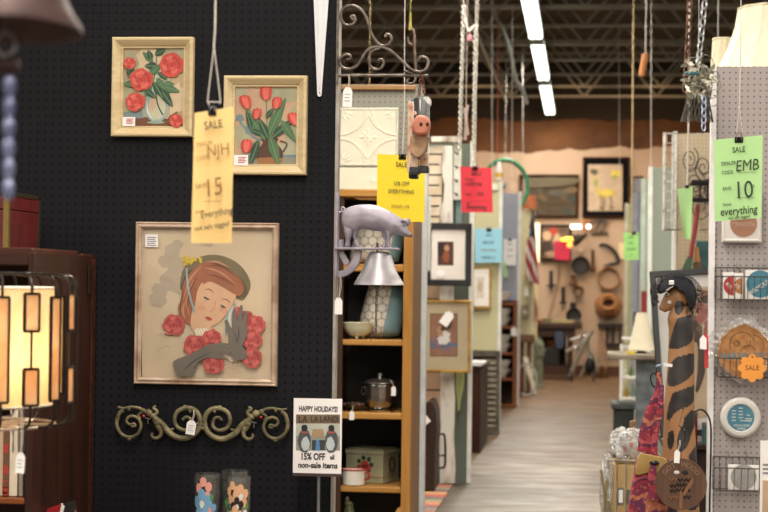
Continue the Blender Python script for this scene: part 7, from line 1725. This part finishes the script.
# curved conduit hose swinging between the joists
b = MB(); b.mat(M('hose_grey', 'a39d94', .5)); b.tube(cat_rom(P3([(489, -20), (494, 12), (503, 30), (510, 52), (516, 80), (522, 88), (527, 104)], 19.5), 6), .022, 8); tag(b.build('hanging_hose'), 'pale curved hose looping down between the roof joists', 'hose')
# wood handled brush hanging from the roof
t = thing('hanging_roller', 'small orange wooden handle hanging high on a string under the roof', 'handle', W(643, 78, 14)); b = MB(); b.mat(wood('handle_orange', 'a8683a', 'c98a54', 'z')); b.tube(P3([(641.5, 76), (645.5, 54)], 14), [.022, .026], 10); b.build('handle', parent=t); b = MB(); b.mat(MSTR); b.tube([W(645.5, 54, 14), Vector((W(646, 54, 14).x, 14, 4.33))], .004, 4); b.build('string', parent=t)
# orange cord far under the roof
b = MB(); b.mat(M('orange_cord', '9a4a2c', .6)); b.tube([W(497, 178, 18.4), W(497.8, 97, 18.4), Vector((W(498, 97, 18.4).x, 18.4, 4.33))], .0045, 5); tag(b.build('hanging_cable'), 'orange cord hanging over the yellow and white bottle', 'cord')
# ================================================================ BACK WALL
d = 28.97
def bpic(r, label, fr, art, w=3, name='framed_painting', cat='painting'):
    return picture(name, label, cat, r, d, [(0, 0), (0, .05), (.02, .07), (S(w, d)-.02, .06), (S(w, d), .03)], fr, art)
mfbr = wood('frame_umber', '2c1a10', '46291a', 'x', .5)
a = Art(d-.04); art_bg(a, worn('dark_landscape', '2d251a', '4a3d2a', 3, .3, .7, .6), (529, 178, 576, 215))
a.step = .002
for k in range(16): a.ell((M('land_teal', '2f3630', .7), M('land_brown', '43321f', .7), M('land_ochre', '5f4c30', .7), M('land_grey', '4a483e', .7))[k % 4], 532+a.rnd.random()*42, 186+a.rnd.random()*26, 6, 3, a.rnd.random(), .3, 10)
a.poly(M('land_sky', '5a5340', .7), [(530, 178), (575, 178), (575, 184), (530, 188)], 2)
bpic((519.5, 174.5, 578.5, 217.5), 'dark landscape painting in a brown frame on the back wall', mfbr, a)
a = Art(d-.04); a.step = .002; art_bg(a, M('mat_black', '0c0e11', .9, spec=.1), (584, 159, 628, 216)); art_bg(a, M('print_linen', 'b3a18d', .8), (588, 164.5, 622.5, 211))
pal = (M('bird_yellow', 'b8a855', .7), M('bird_green', '8f9a5a', .7), M('bird_dark', '55503f', .7), M('bird_lemon', 'cabb5a', .7))
a.poly(pal[0], [(594, 175), (598, 181), (598, 190), (604, 189), (614, 190), (616, 194), (613, 197), (609, 196), (602, 199), (597, 195), (595, 186)], 3)
a.ell(pal[2], 594, 172, 4, 3, .3, .25); a.ell(pal[1], 596, 183, 2, 4, 0, .2); a.ell(pal[3], 616, 174, 4.5, 3.5, 0, .25); a.ell(pal[1], 615, 177, 3, 2, 0, .2); a.ell(pal[3], 606, 193, 5, 3, 0, .2)
for x in (600, 603, 610): a.line(pal[2], [(x, 196), (x+1.5, 203), (x-.5, 209)], 1)
a.ell(pal[2], 602, 208.5, 2.4, 1, 0, .2); a.ell(pal[2], 612, 208, 2.4, 1, 0, .2)
bpic((582.5, 157, 629.5, 218), 'black-matted drawing of a yellow deer-like bird, largest picture on the back wall', mfbr, a, 2.2)
a = Art(d-.04); a.step = .002; art_bg(a, M('red_paint_bg', '6d5a4a', .7), (542, 227, 569, 258))
for x, y, rx, ry, mm in ((547, 236, 4.5, 5, 'c7a98c'), (554, 231, 4, 4, 'b0402c'), (547, 249, 5, 8, '3b2c2c'), (563, 230, 4, 3, '5c4a40'), (557, 240, 4, 6, 'bfa88a'), (551, 254, 6, 3, 'a58c70')): a.ell(M('rp_'+mm, mm, .7), x, y, rx, ry, 0, .2)
bpic((540.5, 224.5, 571, 261.5), 'red and tan painting in a dark frame partly covered by a pink notice', M('frame_dark', '221c1a', .4), a, 2.2)
sale_sign('sale_sign', 'deep pink notice hanging over the red and tan painting', M('paper_pink', 'b52448', .75), [(554.5, 241), (571, 241), (569.5, 260.5), (554.5, 259.5)], 28.6, [('SALE', 562.5, 245, 1.5, MINK, 0), ('20% OFF', 562.5, 250, 1.5, MINK, 0)], None, None, lt=.003)
# letters F I Z Z
t = thing('letter_sign', 'four dark letters spelling FIZZ under the black-matted picture', 'letter sign', W(594.5, 234, d)); 
for ch, x, cc in (('F', 585.5, 'b0662c'), ('I', 591.2, '7a5230'), ('Z', 597, '4a413a'), ('Z', 603.5, '4a413a')):
    b = MB(); b.mat(M('letter_'+cc, cc, .5)); w_ = W(x, 226.5, d); b.text(ch, (w_.x, d-.05, w_.z), S(14, d), .7); v0 = list(b.v); n = len(v0); b.v += [v+Vector((0, .05, 0)) for v in v0]; b.f += [(tuple(i+n for i in f), k) for f, k in list(b.f)]
    e = {}
    for f, k in b.f[:len(b.f)//2]:
        for i, j in zip(f, f[1:]+f[:1]): e[(i, j)] = 1
    b.f += [((i, j, j+n, i+n), 0) for (i, j) in e if (j, i) not in e]; b.build('letter', parent=t)
# glowing white tube and ball on a short bracket
t = thing('wall_mounted_lamp', 'short glowing white tube under the pictures on the back wall', 'lamp', W(580, 229, 28.8)); b = MB(); b.mat(M('tube_small', 'fdf7ea', .4, emit=2.5, var=0)); b.tube(P3([(570.5, 226.8), (581.5, 226.8)], 28.75), .035, 10); b.build('tube', parent=t); b = MB(); b.mat(M('tube_small', 'fdf7ea', .4, emit=2.5, var=0)); b.ball(W(588.6, 226.6, 28.75), .04, 8); b.build('bulb', parent=t); b = MB(); b.mat(MBLK); b.tube([W(577, 226.8, 28.75), W(577, 226.8, 28.96)], .02, 6); b.build('bracket', parent=t)
# cone lamp glowing yellow
t = thing('wall_mounted_lamp', 'dark cone lamp with a yellow glow on the back wall', 'lamp', W(575, 242, 28.7)); b = MB(); b.mat(M('cone_dark', '3a342e', .4, .5)); b.tube(P3([(584.5, 236), (576, 240), (573, 240.5)], 28.6), [.03, .09, .1], 14); b.build('cone', parent=t); b = MB(); b.mat(M('bulb_yellow', 'ffc23a', .4, emit=2.5, var=0)); b.tube(P3([(561, 239.8), (566, 239.4), (575, 238.5)], 28.58), [.02, .036, .025], 10); b.build('bulb', parent=t); b = MB(); b.mat(MBLK); b.tube(P3([(584.5, 236), (586, 234.5)], 28.7)+[Vector((W(586, 234, 28.97).x, 28.97, W(586, 234, 28.97).z))], .02, 6); b.build('arm', parent=t)
b = MB(); b.mat(M('bulb_orange', 'ffa040', .4, emit=2.5, var=0)); b.ball(W(569.5, 245, 28.6), .04, 8); b.tube([W(569.5, 245, 28.6), W(571, 240, 28.6)], .006, 4); tag(b.build('pendant_bulb'), 'tiny orange bulb dangling below the yellow glowing lamp', 'bulb')
# warm lit white panel edge
t = thing('light_box', 'slim warm white light panel standing behind the flag', 'light panel', (W(536, 300, 27.5).x, 27.5, 0)); X0, X1, Z0, Z1 = rect(533.8, 223, 539.3, 262, 27.5); b = MB(); b.mat(M('light_panel', 'fff0c8', .5, emit=.9, var=0)); b.box(X0, X1, 27.5, 27.56, Z0, Z1); b.build('panel', parent=t); b = MB(); b.mat(M('panel_straw', 'c9bf95', .7)); b.box(X0+.02, X1-.02, 27.51, 27.55, 0, Z0); b.build('post', parent=t)
def dangle(name, label, cat, parts, grp=None, dd=28.9):
    a0 = parts[0][3]; a0 = a0[-1] if isinstance(a0, list) else a0
    t = thing(name, label, cat, W(a0[0], a0[1], dd), grp)
    for pn, m_, kind, a1, a2 in parts:
        b = MB(); b.mat(m_)
        if kind == 'disc': c = W(a1[0], a1[1], dd); b.at(Matrix.Translation(c) @ Matrix.Rotation(R(90), 4, 'X')); r_ = S(a2, dd); b.lathe([(0, .0), (r_*.7, 0), (r_*.75, .03), (r_, .06), (r_*.97, .07), (r_*.68, .03), (0, .025)], (0, 0, 0), 28)
        elif kind == 'tube': b.tube(cat_rom(P3(a1, dd), 4), a2, 8)
        elif kind == 'ball': b.ball(W(a1[0], a1[1], dd), S(a2, dd), 8, 1, .5, 1)
        b.build(pn, parent=t)
    return t
mir = M('iron_dark', '2b2a2c', .45, .4); mbsk = worn('wicker', '8a5e38', 'ab7c50', 30, .35, .65, .8); mcop = M('copper_dark', '5c4028', .4, .5)
grp = 'kitchen and farm tools hung on the back wall'
dangle('hanging_pan', 'large round dark iron pan hanging under the pink notice', 'pan', [('pan', mir, 'disc', (580.5, 265.5), 9.2), ('boss', mcop, 'ball', (580.5, 265.5), 3.2)], grp)
dangle('hanging_paddle', 'brown paddle hanging right of the round dark iron pan', 'paddle', [('blade', mcop, 'ball', (592.5, 268), 3.4), ('handle', mcop, 'tube', [(592.5, 266), (593, 250)], .025)], grp)
dangle('hanging_scoop', 'small brown metal scoop hanging above the round silver dial', 'scoop', [('cup', mcop, 'ball', (573.5, 281), 3.6), ('neck', mcop, 'tube', [(573.5, 279), (573, 275.5)], .04), ('lip', mcop, 'tube', [(569, 285), (573, 283), (577.5, 285)], .03)], grp)
dangle('hanging_dial', 'round silver dial with a shiny centre on the back wall', 'dial', [('rim', M('dial_brown', '6e5a48', .4, .6), 'disc', (578.3, 291.5), 5.6), ('glass', M('dial_silver', 'c9c3b8', .15, .9), 'ball', (578.8, 291.5), 3.4)], grp)
dangle('hanging_hook', 'thin iron cross hook hanging left of the pans', 'hook', [('shaft', mir, 'tube', [(551, 270.5), (551.3, 289)], .03), ('crossbar', mir, 'tube', [(546.8, 285.5), (555.5, 285.5)], .02)], grp)
dangle('hanging_hook', 'second thin iron hook hanging lower beside the silver dial', 'hook', [('shaft', mir, 'tube', [(563, 287), (563.2, 304)], .03), ('crossbar', mir, 'tube', [(559.5, 302.5), (566.5, 302.8)], .02)], grp)
dangle('hanging_skillet', 'black iron skillet hanging above the dark table', 'skillet', [('pan', mir, 'disc', (573.8, 315.8), 7.7), ('handle', mir, 'tube', [(573.2, 308.5), (573, 302.5)], .05)], grp)
dangle('hanging_cane', 'bent dark cane handle hanging above the wicker baskets', 'cane', [('cane', mir, 'tube', [(599, 245.5), (604, 244.8), (610, 247.5), (616, 253.5), (618, 259.5), (616.5, 263), (610, 264.5), (604, 267)], .03)], grp)
def wicker(cx, cy, r_, label, hole):
    t = thing('hanging_basket', label, 'basket', W(cx, cy+r_, 28.9), 'round wicker baskets on the back wall'); b = MB(); b.mat(mbsk); R_ = S(r_, 28.9); b.at(Matrix.Translation(W(cx, cy, 28.95)) @ Matrix.Rotation(R(90), 4, 'X'))
    prof = [(R_*.86, 0), (R_, .02), (R_, .16), (R_*.93, .17), (R_*.9, .05), (0, .04)] if not hole else [(R_, 0), (R_, .03), (R_*.85, .2), (R_*.55, .36), (R_*.5, .37), (R_*.47, .3), (R_*.8, .05)]
    b.lathe(prof, (0, 0, 0), 36); b.build('basket', parent=t)
    b = MB(); b.mat(M('wicker_inside', 'a48e7c', .8) if not hole else M('wicker_dark', '5a3626', .8)); b.at(Matrix.Translation(W(cx, cy-(0 if not hole else 3.5), 28.95)) @ Matrix.Rotation(R(90), 4, 'X'))
    b.lathe([(0, .045), (R_*.9, .052)] if not hole else [(0, .25), (R_*.55, .3)], (0, 0, 0), 30); b.build('bottom', parent=t)
    if hole: b = MB(); b.mat(mbsk); cc = W(cx, cy-3.5, 28.6); b.tube([cc+Vector((R_*.56*cos(2*pi*k/28), 0, R_*.5*sin(2*pi*k/28))) for k in range(28)], .03, 6, True); b.build('rim', parent=t)
wicker(608.5, 278, 11.3, 'upper round wicker sieve on the back wall', False)
wicker(608.3, 305.5, 13.6, 'lower deep wicker basket with a dark opening on the back wall', True)
b = MB(); b.mat(M('twine_dark', '8a7460', .8)); b.tube(cat_rom(P3([(559.5, 262), (557, 285), (552, 305), (548, 318)], 28.93), 5), .012, 5); tag(b.build('hanging_twine'), 'long thin twine hanging down from the red and tan painting', 'twine')
b = MB(); b.mat(M('twine_pale', 'a8937a', .8)); b.tube(cat_rom(P3([(568, 268), (563, 300), (553, 318)], 28.93), 5), .01, 5); tag(b.build('hanging_twine'), 'pale thin twine slanting from the iron pan to the table', 'twine')
b = MB(); b.mat(M('note_cream', 'd9c9a0', .7)); X0, X1, Z0, Z1 = rect(618.5, 243, 624, 259, 28.95); b.box(X0, X1, 28.94, 28.96, Z0, Z1); tag(b.build('hanging_note'), 'cream paper note on the back wall beside the green notice', 'note')
b = MB(); b.mat(M('switch_cover', 'cfb5a0', .6)); c = W(580.5, 250.5, 28.95); b.disc_y((c.x, 28.97, c.z), .04, .02, 16); tag(b.build('hanging_rosette'), 'small pale round rosette on the wall above the iron pan', 'rosette')
a = Art(28.94); a.step = .002; art_bg(a, M('small_print_mid', '7d8290', .7), (633, 178, 641, 194)); bpic((631, 176, 643, 196), 'small brown framed picture half hidden behind the far right panels', mfbr, a, 1.6, 'framed_print', 'print')
# dark work table
d_ = 27.6; mdt = wood('bench_dark', '261a16', '43302a', 'x', .5)
X0, X1, Z0, Z1 = rect(531, 323.5, 582, 331.5, d_)
t = thing('work_bench', 'dark wooden work bench piled with tools against the back wall', 'work bench', ((X0+X1)/2, d_+.4, 0))
b = MB(); b.mat(mdt); b.box(X0, X1, d_, d_+.8, Z0+.04, Z1); b.build('bench_top', parent=t, bevel=.01)
b = MB(); b.mat(mdt); b.box(X0+.06, X1-.1, d_+.04, d_+.76, Z0-.08, Z0+.04); b.build('apron', parent=t)
for x in (X0+.1, X1-.22):
    b = MB(); b.mat(mdt); b.box(x, x+.08, d_+.06, d_+.7, 0, Z0-.08); b.build('leg', parent=t)
b = MB(); b.mat(mdt); b.box(X0+.1, X1-.2, d_+.06, d_+.74, .16, .22); b.build('lower_shelf', parent=t)
b = MB(); b.mat(mdt); b.box(X0+.18, X1-.24, d_+.72, d_+.76, .22, Z0-.06); b.build('back_board', parent=t)
for x0, x1, h, cc, lb, yy in ((533, 541, .05, '7d2a2c', 'dark red box at the near end of the work bench', .1), (541, 553, .07, '6b6548', 'olive tool case on the work bench', .3), (551, 574, .05, '9a8f68', 'long tan board lying across the work bench', .15), (557, 570, .045, '7b7a50', 'moss green strip lying behind the tan board', .5), (574, 584, .05, '4f443a', 'dark grey tool lying on the work bench end', .3)):
    xa, xb = W(x0, 320, d_).x, W(x1, 320, d_).x; b = MB(); b.mat(M('bench_'+cc, cc, .6)); b.box(xa, min(xb, X1-.01), d_+yy, d_+yy+.16, Z1+.001, Z1+h); tag(b.build('tool_box', bevel=.006), lb, 'box')
for x0, x1, z0, z1, cc, lb, nm in ((551, 559, 346, 338, 'a0693c', 'orange wooden bowl shape on the bench shelf', 'wooden_bowl'), (543, 560, 374, 349, '1f1b1b', 'black chest under the work bench', 'tool_chest')):
    xa, xb = W(x0, 340, 27.8).x, W(x1, 340, 27.8).x
    if nm == 'tool_chest':
        b = MB(); b.mat(M('bench_'+cc, cc, .5)); b.box(xa, xb, 27.75, 28.2, .222, .5); tag(b.build(nm, bevel=.01), lb, 'chest')
        b = MB(); b.mat(M('bench_a0693c', 'a0693c', .5)); c = Vector(((xa+xb)/2, 27.95, .501)); b.lathe([(0, 0), (.07, 0), (.13, .09), (.12, .09), (.06, .015), (0, .015)], c, 20); tag(b.build('wooden_bowl'), 'orange wooden bowl on the black chest under the bench', 'bowl')
b = MB(); b.mat(M('denim', '39445c', .8)); X0_, X1_, Z0_, Z1_ = rect(555, 333, 563, 348, 27.55); b.prism(outline([(555, 333), (563, 333), (564, 346), (560, 349), (556, 347)], 27.55, n=3), 27.53, 27.57); tag(b.build('hanging_cloth', bevel=.01), 'dark blue cloth hanging from the bench front', 'cloth')
# silver tricycle frame and stool beside it
t = thing('folding_cart', 'silver tube folding cart standing in front of the bench end', 'cart', Vector((W(581, 380, 27.2).x, 27.2, 0))); msv = M('cart_silver', 'a7a6a6', .3, .8); Pz = lambda pts: [W(x, y, 27.2) for x, y in pts]
b = MB(); b.mat(msv); b.tube(cat_rom(Pz([(570, 377), (576, 362), (584, 345), (590, 334)]), 4), .035, 8); b.tube(cat_rom(Pz([(575, 350), (582, 343), (588, 338), (592, 330)]), 4), .03, 8); b.tube(Pz([(584, 330), (577, 350)]), .025, 8); b.tube(Pz([(586, 352), (598, 366)]), .025, 8); b.tube(cat_rom(Pz([(566, 352), (576, 347), (588, 349), (594, 358), (597, 372)]), 4), .022, 8); b.tube(cat_rom(Pz([(580, 377), (586, 364), (589, 350), (587, 338)]), 4), .022, 8); b.tube(Pz([(570, 340), (582, 336), (592, 337)]), .02, 8); b.build('tube_frame', parent=t)
b = MB(); b.mat(MBLK); b.ball(W(590, 366, 27.2), .1, 8, .8, .6, 1.4); b.build('seat', parent=t); 
for x in (571, 593):
    b = MB(); b.mat(MBLK); c = Vector((W(x, 378, 27.2).x, 27.2, .085)); b.at(Matrix.Translation(c) @ Matrix.Rotation(R(80), 4, 'Y')); b.tube([(.07*cos(2*pi*k/16), .07*sin(2*pi*k/16), 0) for k in range(16)], .015, 6, True); b.build('wheel', parent=t)
# iron wall shelf and tools right
t = thing('iron_shelf', 'black iron rail shelf on the back wall below the wicker baskets', 'shelf', W(610, 348, 28.9)); X0, X1, Z0, Z1 = rect(597.5, 323.5, 623, 326.5, 28.8)
b = MB(); b.mat(mir); b.box(X0, X1, 28.75, 28.97, Z0, Z1); b.build('top_rail', parent=t); b = MB(); b.mat(mir); x0, x1, z0, z1 = rect(605, 343, 622, 347, 28.8); b.box(x0, x1, 28.75, 28.97, z0, z1); b.build('lower_rail', parent=t)
for x in (607, 613, 620):
    b = MB(); b.mat(mir); b.tube([W(x, 345, 28.85), W(x, 325, 28.85)], .02, 6); b.build('rod', parent=t)
for i, x in enumerate((599.5, 603.5)):
    t = thing('garden_tool', ('long handled tool leaning left', 'long handled tool leaning right')[i]+' below the iron rail shelf', 'tool', Vector((W(x, 370, 28.4).x, 28.4, 0))); b = MB(); b.mat(wood('tool_ash', '5c4432', '8a6a4c', 'z')); b.tube([Vector((W(x+(2 if i else -1), 370, 28.3).x, 28.3, .14)), W(x, 332, 28.7)], .025, 7); b.build('handle', parent=t); b = MB(); b.mat(mcop); b.at(spot(Vector((W(x+(2 if i else -1), 370, 28.3).x, 28.3, 0)))); b.lathe([(0, 0), (.05, 0), (.045, .1), (.03, .16), (0, .16)], (0, 0, 0), 10); b.build('head', parent=t)
# pale green hydrant
c = W(538, 387, 25.4); c.z = 0; k_ = S(1, 25.4)
t = thing('fire_hydrant', 'pale green fire hydrant standing near the work bench', 'fire hydrant', c); mh = worn('hydrant_paint', '60654f', '848870', 10, .35, .65, .6)
b = MB(); b.mat(mh); b.lathe([(0, 0), (k_*7, 0), (k_*7, k_*2), (k_*5, k_*3), (k_*4.6, k_*30), (k_*6, k_*31), (k_*6, k_*34), (k_*4.8, k_*35), (k_*4.8, k_*40), (k_*5.6, k_*41), (k_*5, k_*45), (k_*2.5, k_*48), (k_*1.2, k_*49), (k_*1.2, k_*51), (0, k_*51)], c, 24); b.build('barrel', parent=t)
for s_ in (-1, 1):
    b = MB(); b.mat(mh); b.tube([c+Vector((s_*k_*4, -.02, k_*37)), c+Vector((s_*k_*6.8, -.02, k_*37))], k_*2, 10); b.build('outlet_cap', parent=t)
b = MB(); b.mat(mh); b.tube([c+Vector((0, -k_*4, k_*36)), c+Vector((0, -k_*7, k_*36))], k_*2.4, 10); b.build('outlet_cap', parent=t)
# bench, plank and hoop near the lavender booth
t = thing('old_bench', 'small dark brown bench at the end of the left booths', 'bench', (W(526, 380, 23.8).x, 24.0, 0)); X0, X1, Z0, Z1 = rect(515, 335, 534, 343, 23.8)
b = MB(); b.mat(wood('bench_brown', '4d3426', '6f4e38', 'x')); b.box(X0, X1, 23.8, 24.3, Z0, Z1); b.build('bench_top', parent=t, bevel=.01)
for x in (X0+.05, X1-.1):
    b = MB(); b.mat(wood('bench_brown', '4d3426', '6f4e38', 'x')); b.box(x, x+.06, 23.85, 24.25, 0, Z0); b.build('leg', parent=t)
d_ = 23.6
b = MB(); b.mat(worn('plank_white', 'b9aa94', 'cfc4b2', 8, .4, .6, .6)); b.bar(Vector((W(535, 390, d_).x, d_, .03)), W(525, 357, d_+.15), .07, .03); tag(b.build('leaning_plank', bevel=.004), 'pale plank leaning against the small dark bench', 'plank')
b = MB(); b.mat(M('hoop_grey', '9a958c', .4, .5)); c = W(526.5, 379, 23.45); c.z = .215; b.tube([c+Vector((.13*cos(2*pi*k/28), .05*sin(2*pi*k/28), .2*sin(2*pi*k/28))) for k in range(28)], .014, 6, True); tag(b.build('metal_hoop'), 'grey metal hoop standing on the floor by the leaning plank', 'hoop')
b = MB(); b.mat(M('tube_maroon', '7a2436', .5)); c = Vector((W(519.5, 390, 23.2).x, 23.2, 0)); b.cyl(c, .03, W(520, 371, 23.2).z, 14); tag(b.build('paper_roll'), 'dark red roll standing on end beside the white panel post', 'roll')
# telephone box and cloth on the straw panel
d_ = 24.5; t = thing('wall_mounted_telephone', 'tan wall telephone box on the pale yellow panel', 'telephone', W(524, 318, d_)); X0, X1, Z0, Z1 = rect(521, 305, 528.5, 317.5, d_); b = MB(); b.mat(M('phone_tan', '8f8064', .6)); b.box(X0, X1, d_-.04, d_+.1, Z0, Z1); b.build('box', parent=t, bevel=.01); b = MB(); b.mat(M('phone_dial', 'cfc5ae', .5)); c = W(525, 312, d_-.04); b.disc_y((c.x, d_-.04, c.z), .035, .015, 14); b.build('dial', parent=t)
b = MB(); b.mat(worn('leather_tan', '96684a', 'b5866a', 10, .4, .6, .7)); b.prism(outline([(533.5, 297), (536, 300), (538, 312), (537.5, 320), (534.5, 322), (533, 312)], 25.2, n=3), 25.18, 25.24); b.tube([W(534, 298, 25.21), W(533.2, 290, 25.0)], .01, 5); tag(b.build('hanging_strap', bevel=.01), 'tan leather strap hanging right of the pale yellow panel', 'strap')
b = MB(); b.mat(M('feather_white', 'd3cfc4', .7)); b.tube([W(526.5, 296, 24.2), W(526.3, 286, 24.2)], [.03, .015], 6); tag(b.build('hanging_tassel'), 'white tassel at the foot of the flag pole', 'tassel')
